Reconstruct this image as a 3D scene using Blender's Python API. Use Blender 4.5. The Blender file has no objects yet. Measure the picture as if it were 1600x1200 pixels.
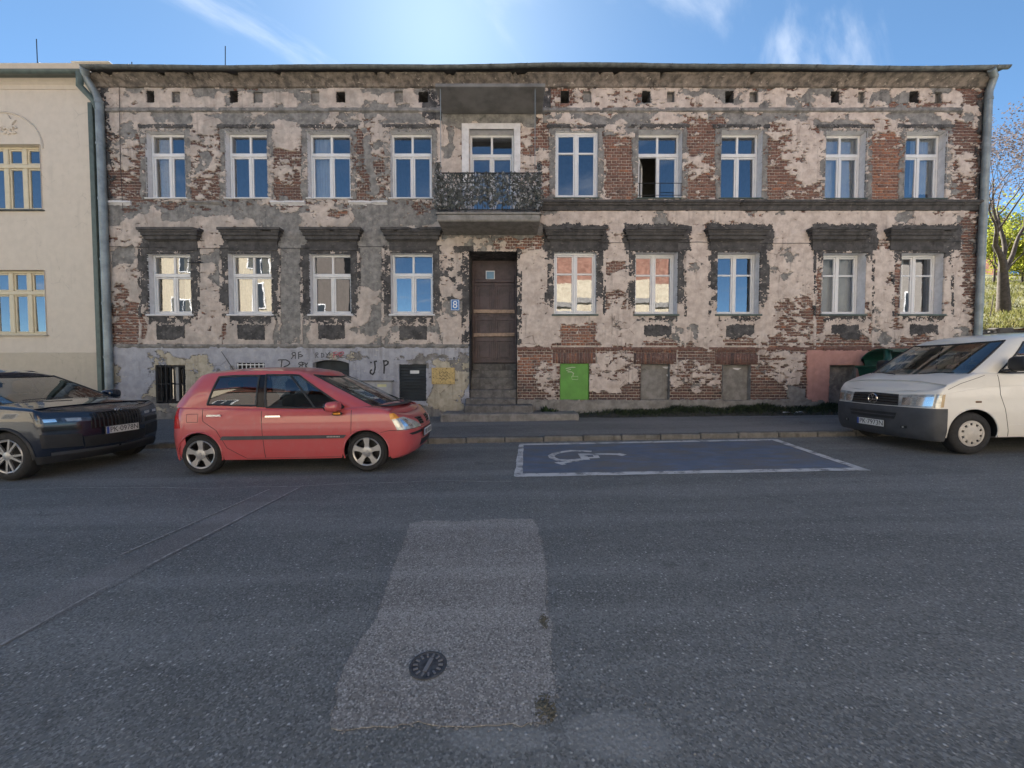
import bpy, math, random
import numpy as np
from mathutils import Vector, Matrix

R = math.radians
SC = bpy.context.scene
COL = SC.collection
rng = random.Random(7)
NP = np.random.RandomState(11)

# ------------------------------------------------------------------ camera, light, exposure
F_PX = 600.0                      # focal length in photo pixels (photo 1600 wide)
PITCH = R(1.9)
CAM_Z = 1.55
cam_d = bpy.data.cameras.new('camera')
cam_d.sensor_width = 36.0
cam_d.lens = 36.0 * F_PX / 1600.0
cam_d.clip_start = 0.05
cam_d.clip_end = 3000
cam = bpy.data.objects.new('camera', cam_d)
COL.objects.link(cam)
cam.location = (0, 0, CAM_Z)
cam.rotation_euler = (R(90) - PITCH, 0, 0)
SC.camera = cam

SUN_EL = R(42.8)
SUN_AZ = R(-10.5)                 # from +Y towards +X
sun_d = bpy.data.lights.new('sun', 'SUN')
sun_d.energy = 5.0
sun_d.angle = R(0.5)
sun_d.color = (1.0, 0.93, 0.84)
sun = bpy.data.objects.new('sun', sun_d)
COL.objects.link(sun)
sun.location = (-10, 60, 60)
_sd = Vector((math.sin(SUN_AZ) * math.cos(SUN_EL), math.cos(SUN_AZ) * math.cos(SUN_EL), math.sin(SUN_EL)))
sun.rotation_euler = _sd.to_track_quat('Z', 'Y').to_euler()

world = bpy.data.worlds.new('World')
SC.world = world
world.use_nodes = True
_nt = world.node_tree
for n in list(_nt.nodes):
    _nt.nodes.remove(n)
def _wn(t, **kw):
    n = _nt.nodes.new(t)
    for k, v in kw.items():
        setattr(n, k, v)
    return n
_sky = _wn('ShaderNodeTexSky', sky_type='NISHITA', sun_disc=False, sun_elevation=SUN_EL, sun_rotation=SUN_AZ,
           altitude=60.0, air_density=0.46, dust_density=0.11, ozone_density=1.6)
_bg = _wn('ShaderNodeBackground')
_bg.inputs['Strength'].default_value = 0.05
_out = _wn('ShaderNodeOutputWorld')
# wispy cirrus over the whole dome
_tc = _wn('ShaderNodeTexCoord')
_sep = _wn('ShaderNodeSeparateXYZ')
_nt.links.new(_tc.outputs['Generated'], _sep.inputs[0])
_den = _wn('ShaderNodeMath', operation='MAXIMUM'); _den.inputs[1].default_value = 0.06
_nt.links.new(_sep.outputs['Z'], _den.inputs[0])
_dx = _wn('ShaderNodeMath', operation='DIVIDE'); _dy = _wn('ShaderNodeMath', operation='DIVIDE')
_nt.links.new(_sep.outputs['X'], _dx.inputs[0]); _nt.links.new(_den.outputs[0], _dx.inputs[1])
_nt.links.new(_sep.outputs['Y'], _dy.inputs[0]); _nt.links.new(_den.outputs[0], _dy.inputs[1])
_cmb = _wn('ShaderNodeCombineXYZ')
_nt.links.new(_dx.outputs[0], _cmb.inputs[0]); _nt.links.new(_dy.outputs[0], _cmb.inputs[1])
_mp = _wn('ShaderNodeMapping')
_mr = _wn('ShaderNodeMapping')
_mr.inputs['Rotation'].default_value = (0, 0, R(-48))
_mp.inputs['Scale'].default_value = (0.8, 2.6, 1)
_mp.inputs['Location'].default_value = (12.4, 3.3, 0)
_nt.links.new(_cmb.outputs[0], _mr.inputs[0])
_nt.links.new(_mr.outputs[0], _mp.inputs[0])
_n1 = _wn('ShaderNodeTexNoise'); _n1.inputs['Scale'].default_value = 1.1; _n1.inputs['Detail'].default_value = 7
_n1.inputs['Roughness'].default_value = 0.55; _n1.inputs['Distortion'].default_value = 0.6
_nt.links.new(_mp.outputs[0], _n1.inputs['Vector'])
_cr = _wn('ShaderNodeMapRange'); _cr.inputs[1].default_value = 0.54; _cr.inputs[2].default_value = 0.84
_cr.inputs[3].default_value = 0.0; _cr.inputs[4].default_value = 0.6
_cr.interpolation_type = 'SMOOTHSTEP'
_nt.links.new(_n1.outputs['Fac'], _cr.inputs[0])
_mx = _wn('ShaderNodeMix', data_type='RGBA', blend_type='MIX')
_nt.links.new(_cr.outputs[0], _mx.inputs['Factor'])
_tint = _wn('ShaderNodeMix', data_type='RGBA', blend_type='MULTIPLY')      # the whole dome a touch more cyan
_tint.inputs['Factor'].default_value = 1.0
_tint.inputs[7].default_value = (0.84, 1.04, 1.0, 1)
_nt.links.new(_sky.outputs[0], _tint.inputs[6])
_nt.links.new(_tint.outputs[2], _mx.inputs[6])
_mx.inputs[7].default_value = (4.6, 4.8, 5.1, 1)
_nt.links.new(_mx.outputs[2], _bg.inputs['Color'])
_nt.links.new(_bg.outputs[0], _out.inputs['Surface'])

SC.view_settings.view_transform = 'Standard'
SC.view_settings.look = 'None'
SC.view_settings.gamma = 1.0
SC.view_settings.exposure = 2.55
SC.view_settings.use_curve_mapping = False
SC.render.engine = 'CYCLES'
SC.cycles.max_bounces = 8
SC.cycles.diffuse_bounces = 4
SC.cycles.transparent_max_bounces = 12
SC.cycles.use_denoising = True

# ------------------------------------------------------------------ helpers
CP, SP = math.cos(PITCH), math.sin(PITCH)

def at(u, v, Y):
    """point of the plane y = Y that the photo shows at pixel (u, v)"""
    a = (u - 800.0) / F_PX; b = (600.0 - v) / F_PX
    t = Y / (CP + b * SP)
    return (a * t, Y, CAM_Z + t * (b * CP - SP))

def z_road(x, y):
    return 0.018 * (x + 4.3) + 0.014 * max(0.0, y - 5.6)

def on_road(u, v):
    """point of the road surface that the photo shows at pixel (u, v)"""
    a = (u - 800.0) / F_PX; b = (600.0 - v) / F_PX
    dx, dy, dz = a, CP + b * SP, b * CP - SP
    t = 1.0
    for _ in range(40):
        t = (z_road(dx * t, dy * t) - CAM_Z) / dz
    return (dx * t, dy * t, z_road(dx * t, dy * t))

ORIG = {}          # world origin of every object built, by name

def link(name, me, parent=None, mats=(), recentre=True):
    """one mesh object, its data moved to its own base point"""
    o = bpy.data.objects.new(name, me)
    COL.objects.link(o)
    po = ORIG.get(parent.name, Vector((0, 0, 0))) if parent else Vector((0, 0, 0))
    if recentre and len(me.vertices):
        co = np.empty(len(me.vertices) * 3, 'f'); me.vertices.foreach_get('co', co); co = co.reshape(-1, 3)
        lo, hi = co.min(0), co.max(0)
        c = Vector((float(lo[0] + hi[0]) / 2, float(lo[1] + hi[1]) / 2, float(lo[2])))
        co -= np.array(c, 'f'); me.vertices.foreach_set('co', co.ravel()); me.update()
        o.location = c - po
        ORIG[o.name] = c
    else:
        o.location = -po
        ORIG[o.name] = Vector((0, 0, 0))
    if parent:
        o.parent = parent
    for m in (mats if isinstance(mats, (list, tuple)) else [mats]):
        if len(me.materials) < 16:
            me.materials.append(m)
    return o

def empty(name, loc=(0, 0, 0), parent=None):
    o = bpy.data.objects.new(name, None)
    COL.objects.link(o)
    o.empty_display_size = 0.2
    po = ORIG.get(parent.name, Vector((0, 0, 0))) if parent else Vector((0, 0, 0))
    o.location = Vector(loc) - po
    ORIG[o.name] = Vector(loc)
    if parent:
        o.parent = parent
    return o

def tag(o, label=None, cat=None, group=None, kind=None):
    if label: o['label'] = label
    if cat: o['category'] = cat
    if group: o['group'] = group
    if kind: o['kind'] = kind
    return o

class MB:
    """collects polygons and builds ONE mesh object"""
    def __init__(s):
        s.v = []; s.f = []; s.m = []; s.mat = 0
    def face(s, pts):
        k = len(s.v); s.v += [tuple(p) for p in pts]; s.f.append(tuple(range(k, k + len(pts)))); s.m.append(s.mat)
    def box(s, x0, x1, y0, y1, z0, z1):
        k = len(s.v)
        s.v += [(x0, y0, z0), (x1, y0, z0), (x1, y1, z0), (x0, y1, z0), (x0, y0, z1), (x1, y0, z1), (x1, y1, z1), (x0, y1, z1)]
        for q in ((0, 3, 2, 1), (4, 5, 6, 7), (0, 1, 5, 4), (1, 2, 6, 5), (2, 3, 7, 6), (3, 0, 4, 7)):
            s.f.append(tuple(k + i for i in q)); s.m.append(s.mat)
        return s
    def bbox(s, x0, x1, y0, y1, z0, z1, b=0.01):
        """box with bevelled edges"""
        b = min(b, (x1 - x0) * .45, (y1 - y0) * .45, (z1 - z0) * .45)
        k = len(s.v)
        X = (x0, x1); Y = (y0, y1); Z = (z0, z1)
        idx = {}
        for i in range(2):
            for j in range(2):
                for l in range(2):
                    sx, sy, sz = (1 - 2 * i) * b, (1 - 2 * j) * b, (1 - 2 * l) * b
                    for ax, p in enumerate(((X[i], Y[j] + sy, Z[l] + sz), (X[i] + sx, Y[j], Z[l] + sz), (X[i] + sx, Y[j] + sy, Z[l]))):
                        idx[i, j, l, ax] = len(s.v); s.v.append(p)
        def q(*a): s.f.append(tuple(a)); s.m.append(s.mat)
        for i in range(2):
            c = [idx[i, 0, 0, 0], idx[i, 1, 0, 0], idx[i, 1, 1, 0], idx[i, 0, 1, 0]]; q(*(c if i else c[::-1]))
            c = [idx[0, i, 0, 1], idx[0, i, 1, 1], idx[1, i, 1, 1], idx[1, i, 0, 1]]; q(*(c if i else c[::-1]))
            c = [idx[0, 0, i, 2], idx[1, 0, i, 2], idx[1, 1, i, 2], idx[0, 1, i, 2]]; q(*(c if i else c[::-1]))
        for j in range(2):
            for l in range(2):
                c = [idx[0, j, l, 1], idx[1, j, l, 1], idx[1, j, l, 2], idx[0, j, l, 2]]; q(*(c if (j + l) % 2 == 1 else c[::-1]))
        for i in range(2):
            for l in range(2):
                c = [idx[i, 0, l, 0], idx[i, 0, l, 2], idx[i, 1, l, 2], idx[i, 1, l, 0]]; q(*(c if (i + l) % 2 == 1 else c[::-1]))
        for i in range(2):
            for j in range(2):
                c = [idx[i, j, 0, 0], idx[i, j, 1, 0], idx[i, j, 1, 1], idx[i, j, 0, 1]]; q(*(c if (i + j) % 2 == 1 else c[::-1]))
        for i in range(2):
            for j in range(2):
                for l in range(2):
                    c = [idx[i, j, l, 0], idx[i, j, l, 1], idx[i, j, l, 2]]; q(*(c if (i + j + l) % 2 == 1 else c[::-1]))
        return s
    def tube(s, pts, r, n=8, cap=True):
        pts = [Vector(p) for p in pts]
        rs = r if isinstance(r, (list, tuple)) else [r] * len(pts)
        prev = None; rings = []
        for i, p in enumerate(pts):
            d = (pts[min(i + 1, len(pts) - 1)] - pts[max(i - 1, 0)])
            if d.length < 1e-9: d = Vector((0, 0, 1))
            d.normalize()
            if prev is None:
                up = Vector((0, 0, 1)) if abs(d.z) < 0.9 else Vector((1, 0, 0))
                a = d.cross(up).normalized()
            else:
                a = prev - d * prev.dot(d)
                a = a.normalized() if a.length > 1e-6 else d.orthogonal().normalized()
            prev = a; b = d.cross(a)
            k = len(s.v)
            for j in range(n):
                t = 2 * math.pi * j / n
                s.v.append(tuple(p + (a * math.cos(t) + b * math.sin(t)) * rs[i]))
            rings.append(k)
        for i in range(len(rings) - 1):
            for j in range(n):
                s.f.append((rings[i] + j, rings[i] + (j + 1) % n, rings[i + 1] + (j + 1) % n, rings[i + 1] + j)); s.m.append(s.mat)
        if cap:
            s.f.append(tuple(rings[0] + j for j in range(n))[::-1]); s.m.append(s.mat)
            s.f.append(tuple(rings[-1] + j for j in range(n))); s.m.append(s.mat)
        return s
    def lathe(s, prof, centre, axis='Y', n=32, cap=True):
        """prof: list of (radius, offset along the axis)"""
        c = Vector(centre); rings = []
        for (r, h) in prof:
            k = len(s.v)
            for j in range(n):
                t = 2 * math.pi * j / n; ca, sa = r * math.cos(t), r * math.sin(t)
                if axis == 'Y': p = (ca, h, sa)
                elif axis == 'Z': p = (ca, sa, h)
                else: p = (h, ca, sa)
                s.v.append(tuple(c + Vector(p)))
            rings.append(k)
        for i in range(len(rings) - 1):
            for j in range(n):
                s.f.append((rings[i] + j, rings[i] + (j + 1) % n, rings[i + 1] + (j + 1) % n, rings[i + 1] + j)); s.m.append(s.mat)
        for kk in (0, -1):
            if cap and prof[kk][0] > 1e-6:
                s.f.append(tuple(rings[kk] + j for j in range(n))); s.m.append(s.mat)
        return s
    def prism(s, poly, axis, a0, a1):
        """extrude a 2-D polygon along an axis: 'x' poly=(y,z), 'y' poly=(x,z), 'z' poly=(x,y)"""
        def P(p, a):
            return {'x': (a, p[0], p[1]), 'y': (p[0], a, p[1]), 'z': (p[0], p[1], a)}[axis]
        k = len(s.v); n = len(poly)
        s.v += [P(p, a0) for p in poly] + [P(p, a1) for p in poly]
        s.f.append(tuple(range(k, k + n))[::-1]); s.m.append(s.mat)
        s.f.append(tuple(range(k + n, k + 2 * n))); s.m.append(s.mat)
        for i in range(n):
            j = (i + 1) % n
            s.f.append((k + i, k + j, k + n + j, k + n + i)); s.m.append(s.mat)
        return s
    def mesh(s, name, smooth=None):
        me = bpy.data.meshes.new(name)
        me.from_pydata(s.v, [], s.f)
        me.polygons.foreach_set('material_index', s.m)
        import bmesh
        bm = bmesh.new(); bm.from_mesh(me)
        bmesh.ops.remove_doubles(bm, verts=bm.verts, dist=1e-5)
        bmesh.ops.recalc_face_normals(bm, faces=bm.faces)
        bm.to_mesh(me); bm.free()
        if smooth is not None:
            me.polygons.foreach_set('use_smooth', [True] * len(me.polygons))
            me.set_sharp_from_angle(angle=R(smooth))
        me.update()
        return me
    def build(s, name, mats, parent=None, smooth=None, recentre=True):
        me = s.mesh(name, smooth)
        return link(name, me, parent, mats, recentre)

def np_mesh(name, verts, faces, smooth=None, attrs=None, weld=False):
    """faces: (N,4) or (N,3) int array"""
    verts = np.asarray(verts, 'f'); faces = np.asarray(faces, 'i')
    me = bpy.data.meshes.new(name)
    n, k = faces.shape
    me.vertices.add(len(verts)); me.vertices.foreach_set('co', verts.ravel())
    me.loops.add(n * k); me.loops.foreach_set('vertex_index', faces.ravel())
    me.polygons.add(n)
    me.polygons.foreach_set('loop_start', np.arange(0, n * k, k, dtype='i'))
    try:
        me.polygons.foreach_set('loop_total', np.full(n, k, 'i'))
    except Exception:
        pass
    me.update(calc_edges=True); me.validate()
    for nm, (dom, arr) in (attrs or {}).items():
        a = me.attributes.new(nm, 'FLOAT', dom)
        a.data.foreach_set('value', np.asarray(arr, 'f'))
    if smooth is not None:
        me.polygons.foreach_set('use_smooth', [True] * len(me.polygons))
        if smooth < 180:
            me.set_sharp_from_angle(angle=R(smooth))
    return me

def text_mesh(txt, size, depth=0.002, align='CENTER'):
    c = bpy.data.curves.new('lettering', 'FONT')
    c.body = txt; c.size = size; c.extrude = depth; c.align_x = align; c.align_y = 'CENTER'
    o = bpy.data.objects.new('lettering_tmp', c); COL.objects.link(o)
    dg = bpy.context.evaluated_depsgraph_get()
    me = bpy.data.meshes.new_from_object(o.evaluated_get(dg))
    bpy.data.objects.remove(o)
    return me

# value noise in numpy
def vnoise(x, y, seed):
    r = np.random.RandomState(seed); n = 256
    T = r.rand(n, n).astype('f')
    xi = np.floor(x).astype('i'); yi = np.floor(y).astype('i')
    fx = (x - xi); fy = (y - yi)
    fx = fx * fx * (3 - 2 * fx); fy = fy * fy * (3 - 2 * fy)
    a = T[xi % n, yi % n]; b = T[(xi + 1) % n, yi % n]; c = T[xi % n, (yi + 1) % n]; d = T[(xi + 1) % n, (yi + 1) % n]
    return (a * (1 - fx) + b * fx) * (1 - fy) + (c * (1 - fx) + d * fx) * fy

def fbm(x, y, seed, octaves=5, gain=0.55):
    s = np.zeros_like(x, dtype='f'); amp = 1.0
    for o in range(octaves):
        s += amp * vnoise(x * 2 ** o + 17.3 * o, y * 2 ** o - 9.1 * o, seed + o); amp *= gain
    s -= s.mean()
    return s / (s.std() + 1e-9)

# ------------------------------------------------------------------ materials
class NT:
    def __init__(s, name):
        m = bpy.data.materials.new(name); m.use_nodes = True
        s.m = m; s.t = m.node_tree
        s.b = s.t.nodes['Principled BSDF']
    def n(s, t, **kw):
        x = s.t.nodes.new(t)
        for k, v in kw.items(): setattr(x, k, v)
        return x
    def l(s, a, b): s.t.links.new(a, b)
    def pos(s):
        return s.n('ShaderNodeNewGeometry').outputs['Position']
    def mapv(s, vec, scale=(1, 1, 1), rot=(0, 0, 0), loc=(0, 0, 0)):
        m = s.n('ShaderNodeMapping'); m.inputs['Scale'].default_value = scale; m.inputs['Rotation'].default_value = rot
        m.inputs['Location'].default_value = loc
        s.l(vec, m.inputs[0]); return m.outputs[0]
    def noise(s, vec, scale, detail=4, rough=0.55, dist=0.0):
        x = s.n('ShaderNodeTexNoise'); x.inputs['Scale'].default_value = scale; x.inputs['Detail'].default_value = detail
        x.inputs['Roughness'].default_value = rough; x.inputs['Distortion'].default_value = dist
        s.l(vec, x.inputs['Vector']); return x.outputs['Fac']
    def voro(s, vec, scale, feature='F1', out='Distance', rand=1.0):
        x = s.n('ShaderNodeTexVoronoi'); x.feature = feature; x.inputs['Scale'].default_value = scale
        x.inputs['Randomness'].default_value = rand
        s.l(vec, x.inputs['Vector']); return x.outputs[out]
    def rng(s, fac, a, b, c=0.0, d=1.0):
        x = s.n('ShaderNodeMapRange'); x.interpolation_type = 'SMOOTHSTEP'
        x.inputs[1].default_value = a; x.inputs[2].default_value = b; x.inputs[3].default_value = c; x.inputs[4].default_value = d
        s.l(fac, x.inputs[0]); return x.outputs[0]
    def math(s, op, a, b=None):
        x = s.n('ShaderNodeMath', operation=op)
        for i, q in enumerate((a, b)):
            if q is None: continue
            if isinstance(q, (int, float)): x.inputs[i].default_value = q
            else: s.l(q, x.inputs[i])
        return x.outputs[0]
    def mix(s, fac, a, b, mode='MIX'):
        x = s.n('ShaderNodeMix', data_type='RGBA', blend_type=mode)
        for sock, q in ((x.inputs['Factor'], fac), (x.inputs[6], a), (x.inputs[7], b)):
            if isinstance(q, (int, float)): sock.default_value = q
            elif isinstance(q, tuple): sock.default_value = (*q[:3], 1)
            else: s.l(q, sock)
        return x.outputs[2]
    def attr(s, name):
        a = s.n('ShaderNodeAttribute'); a.attribute_name = name; return a.outputs['Fac']
    def bump(s, h, strength=0.3, dist=0.01):
        x = s.n('ShaderNodeBump'); x.inputs['Strength'].default_value = strength; x.inputs['Distance'].default_value = dist
        s.l(h, x.inputs['Height']); s.l(x.outputs[0], s.b.inputs['Normal']); return x.outputs[0]
    def base(s, c):
        if isinstance(c, tuple): s.b.inputs['Base Color'].default_value = (*c[:3], 1)
        else: s.l(c, s.b.inputs['Base Color'])
        return s
    def set(s, **kw):
        for k, v in kw.items():
            s.b.inputs[k.replace('_', ' ')].default_value = v
        return s

def simple(name, col, rough=0.6, metal=0.0, vary=0.12, scale=6.0, bump=0.0, **kw):
    t = NT(name)
    p = t.pos()
    n = t.noise(p, scale, 5, 0.6)
    a = tuple(max(0, c * (1 - vary)) for c in col); b = tuple(min(1, c * (1 + vary)) for c in col)
    t.base(t.mix(t.rng(n, 0.3, 0.7), a, b))
    t.set(Roughness=rough, Metallic=metal, **kw)
    if bump: t.bump(t.noise(p, scale * 12, 3), bump, 0.004)
    return t.m

def plaster_mat(name, c_lo, c_hi, stain, stain_amt=0.5, fine=90, rough=0.9, fleck=None, seed=0.0, grime=None):
    """lime plaster: blotches, rain streaks, hairline cracks, grit"""
    t = NT(name)
    p = t.mapv(t.pos(), loc=(seed, seed * .7, seed * .3))
    big = t.noise(p, 0.9, 6, 0.62)
    med = t.noise(p, 5.5, 6, 0.65)
    col = t.mix(t.rng(med, 0.32, 0.68), c_lo, c_hi)
    streak = t.noise(t.mapv(p, (3.2, 3.2, 0.35)), 2.2, 6, 0.62)
    st = t.math('MULTIPLY', t.rng(streak, 0.5, 0.72), t.rng(big, 0.38, 0.62))
    col = t.mix(t.math('MULTIPLY', st, stain_amt), col, stain)
    pit = t.voro(p, 26, 'F1', 'Distance')
    pm = t.math('MULTIPLY', t.rng(pit, 0.02, 0.13, 1, 0), t.rng(t.noise(p, 2.3, 4), 0.52, 0.66))
    col = t.mix(t.math('MULTIPLY', pm, 0.7), col, stain)
    crack = t.voro(t.mapv(p, (1, 1, 1)), 1.6, 'DISTANCE_TO_EDGE', 'Distance')
    ck = t.math('MULTIPLY', t.rng(t.math('ADD', crack, t.math('MULTIPLY', t.math('SUBTRACT', med, 0.5), 0.12)), 0.0, 0.012, 1, 0), t.rng(big, 0.5, 0.6))
    col = t.mix(t.math('MULTIPLY', ck, 0.6), col, stain)
    if fleck:
        fl = t.rng(t.noise(t.mapv(p, (1, 1, 1.6)), 9, 6, 0.7), 0.60, 0.66)
        col = t.mix(t.math('MULTIPLY', fl, 0.85), col, fleck)
    if grime:                       # old soot washed over the left part of the house, in broad blotches
        sx = t.n('ShaderNodeSeparateXYZ'); t.l(t.pos(), sx.inputs[0])
        edge = t.math('ADD', sx.outputs[0], t.math('MULTIPLY', t.math('SUBTRACT', big, 0.5), 9.0))
        gm = t.math('MULTIPLY', t.rng(edge, -4.5, 1.5, 1, 0), t.rng(t.noise(p, 2.4, 6, .65), .38, .66, .08, .62))
        col = t.mix(gm, col, grime)
    t.base(col); t.set(Roughness=rough)
    t.b.inputs['Specular IOR Level'].default_value = 0.15
    h = t.math('ADD', t.math('MULTIPLY', med, 0.6), t.math('MULTIPLY', t.noise(p, fine, 3), 0.3))
    t.bump(h, 0.55, 0.012)
    return t.m

M = {}
M['cream'] = plaster_mat('cream lime plaster', (.465, .385, .335), (.65, .56, .495), (.17, .14, .12), 0.65, seed=0.0, grime=(.30, .275, .25))
M['render'] = plaster_mat('grey cement render', (.155, .150, .144), (.30, .287, .27), (.085, .082, .08), 0.7, fleck=(.40, .35, .30), seed=3.0)
M['soot'] = plaster_mat('soot blackened plaster', (.055, .053, .054), (.125, .12, .117), (.035, .034, .034), 0.5, fleck=(.28, .25, .22), seed=5.0)
M['sootclean'] = plaster_mat('dark grey painted moulding', (.058, .056, .056), (.105, .10, .098), (.032, .03, .03), 0.5, fleck=(.17, .155, .14), seed=6.0)
M['bluegrey'] = plaster_mat('blue grey plinth paint', (.33, .335, .37), (.43, .435, .47), (.22, .21, .205), 0.7, fleck=(.52, .49, .45), seed=7.0)
M['yellowed'] = plaster_mat('yellowed old plinth plaster', (.40, .355, .27), (.53, .48, .38), (.2, .17, .13), 0.6, seed=8.0)
M['pink'] = plaster_mat('pink plinth paint', (.48, .26, .215), (.56, .31, .26), (.26, .16, .14), 0.35, seed=9.0)
M['reveal'] = plaster_mat('white painted window reveal', (.58, .57, .58), (.72, .71, .72), (.4, .38, .36), 0.4, seed=10.0)
M['concrete'] = plaster_mat('old grey concrete', (.19, .18, .165), (.30, .285, .265), (.10, .095, .085), 0.6, seed=12.0)
M['weathered'] = plaster_mat('weathered eave brick and plaster', (.10, .09, .08), (.27, .23, .195), (.045, .042, .04), 0.95, fleck=(.46, .40, .34), seed=4.4)
M['stepstone'] = plaster_mat('worn dark step stone', (.11, .105, .10), (.20, .19, .18), (.06, .055, .05), 0.7, fleck=(.33, .31, .28), seed=13.0)
M['neighbour'] = plaster_mat('smooth cream render', (.60, .535, .455), (.645, .575, .49), (.48, .43, .37), 0.35, seed=14.0)
M['neighbour_dark'] = plaster_mat('smooth beige plinth render', (.49, .435, .35), (.53, .47, .38), (.38, .34, .28), 0.35, seed=15.0)

def brick_mat():
    t = NT('old brick')
    p = t.pos()
    tone = t.attr('tone'); soot = t.attr('soot')
    oi = t.n('ShaderNodeObjectInfo').outputs['Random']
    col = t.mix(tone, (.165, .085, .070), (.34, .165, .120))
    hot = t.rng(tone, 0.80, 0.97)
    col = t.mix(t.math('MULTIPLY', hot, 0.8), col, (.42, .17, .09))
    col = t.mix(t.rng(t.noise(p, 22, 5, 0.7), 0.35, 0.7), col, (.21, .135, .115))
    lime = t.rng(t.noise(t.mapv(p, (1, 1, 2.0)), 11, 7, 0.72), 0.54, 0.62)
    limezone = t.rng(t.noise(p, 1.4, 4), 0.30, 0.58)
    lf = t.math('MULTIPLY', lime, t.math('MULTIPLY', limezone, 0.85))
    col = t.mix(lf, col, (.40, .325, .27))
    col = t.mix(soot, col, (.080, .066, .064))
    t.base(col); t.set(Roughness=0.92); t.b.inputs['Specular IOR Level'].default_value = 0.15
    t.bump(t.noise(p, 70, 4, 0.7), 0.6, 0.006)
    return t.m
M['brick'] = brick_mat()

def mortar_mat():
    t = NT('lime mortar'); p = t.pos()
    col = t.mix(t.rng(t.noise(p, 2.2, 5), 0.35, 0.65), (.42, .37, .325), (.58, .51, .45))
    col = t.mix(t.rng(t.noise(p, 35, 4), 0.55, 0.75), col, (.2, .17, .15))
    t.base(col); t.set(Roughness=0.95)
    t.bump(t.noise(p, 60, 3), 0.5, 0.01)
    return t.m
M['mortar'] = mortar_mat()

def asphalt_mat(name, lo, hi, speck, speck_amt, scale=75, patches=(), grit=0.42):
    t = NT(name); p = t.pos()
    flat = t.mapv(p, (1, 1, 0.2))
    big = t.noise(flat, 0.35, 5, 0.6); med = t.noise(flat, 3.5, 6, 0.65); fine = t.noise(flat, 120, 3, 0.7)
    col = t.mix(t.rng(big, 0.3, 0.7), lo, hi)
    col = t.mix(t.rng(med, 0.25, 0.75, 0.0, 0.45), col, tuple(c * 0.62 for c in lo))
    tracks = t.noise(t.mapv(p, (0.12, 1.7, 0.2)), 1.0, 5, 0.6)     # tyre-polished lanes along the street
    col = t.mix(t.rng(tracks, 0.42, 0.66, 0.0, 0.55), col, tuple(c * 1.35 for c in hi))
    vz = t.n('ShaderNodeTexVoronoi'); vz.inputs['Scale'].default_value = scale; t.l(flat, vz.inputs['Vector'])
    sep = t.n('ShaderNodeSeparateColor'); t.l(vz.outputs['Color'], sep.inputs[0])
    dens = t.math('ADD', 1.0 - speck_amt, t.math('MULTIPLY', t.math('SUBTRACT', med, 0.5), -0.10))
    pick = t.math('GREATER_THAN', sep.outputs[0], dens)
    shape = t.rng(vz.outputs['Distance'], 0.15, 0.48, 1, 0)
    sp = t.math('MULTIPLY', pick, shape)
    tint = t.mix(sep.outputs[1], tuple(c * 0.7 for c in speck), speck)
    col = t.mix(t.math('MULTIPLY', sp, 0.9), col, tint)
    v2 = t.n('ShaderNodeTexVoronoi'); v2.inputs['Scale'].default_value = scale * 2.1; t.l(flat, v2.inputs['Vector'])
    s2 = t.n('ShaderNodeSeparateColor'); t.l(v2.outputs['Color'], s2.inputs[0])
    col = t.mix(t.math('MULTIPLY', t.rng(s2.outputs[0], 0.45, 0.95), grit), col, tuple(c * 1.9 for c in hi))
    col = t.mix(t.math('MULTIPLY', t.rng(s2.outputs[1], 0.55, 0.95), grit * 1.2), col, tuple(c * .38 for c in lo))
    wv = t.n('ShaderNodeVectorMath', operation='ADD'); t.l(flat, wv.inputs[0])
    nzc = t.n('ShaderNodeTexNoise'); nzc.inputs['Scale'].default_value = 2.5; nzc.inputs['Detail'].default_value = 6; t.l(flat, nzc.inputs['Vector'])
    wsc = t.n('ShaderNodeVectorMath', operation='SCALE'); wsc.inputs['Scale'].default_value = .55; t.l(nzc.outputs['Color'], wsc.inputs[0]); t.l(wsc.outputs[0], wv.inputs[1])
    ce = t.voro(wv.outputs[0], 0.75, 'DISTANCE_TO_EDGE', 'Distance')
    cm = t.math('MULTIPLY', t.rng(ce, 0.0, 0.006, 1, 0), t.rng(t.noise(flat, .8, 3), .58, .64))
    col = t.mix(t.math('MULTIPLY', cm, 0.75), col, tuple(c * .3 for c in lo))
    oil = t.math('MULTIPLY', t.rng(t.noise(flat, 1.1, 3), .60, .72), t.rng(t.noise(flat, 9, 4), .48, .62))
    col = t.mix(t.math('MULTIPLY', oil, 0.45), col, tuple(c * .45 for c in lo))
    for (cx, cy, rx, ry, amt) in patches:                          # spots of reflected light painted into the road colour, ragged outline
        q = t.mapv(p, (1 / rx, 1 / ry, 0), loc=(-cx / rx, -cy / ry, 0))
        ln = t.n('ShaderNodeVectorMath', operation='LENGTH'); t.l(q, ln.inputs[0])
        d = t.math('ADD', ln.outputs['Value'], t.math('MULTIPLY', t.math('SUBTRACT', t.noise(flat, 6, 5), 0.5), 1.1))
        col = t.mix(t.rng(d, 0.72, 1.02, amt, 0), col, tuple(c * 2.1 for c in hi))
    t.base(col); t.set(Roughness=0.82); t.b.inputs['Specular IOR Level'].default_value = 0.35
    h = t.math('ADD', t.math('MULTIPLY', vz.outputs['Distance'], -0.6), t.math('ADD', t.math('MULTIPLY', fine, 0.5), t.math('MULTIPLY', sp, 0.35)))
    t.bump(h, 0.55, 0.006)
    return t.m
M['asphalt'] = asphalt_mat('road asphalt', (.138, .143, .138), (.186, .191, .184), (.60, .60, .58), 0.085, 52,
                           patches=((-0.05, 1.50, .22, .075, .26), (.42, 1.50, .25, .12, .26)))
M['pavement'] = asphalt_mat('pavement asphalt', (.150, .146, .140), (.205, .200, .192), (.3, .3, .3), 0.04, 60)
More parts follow.
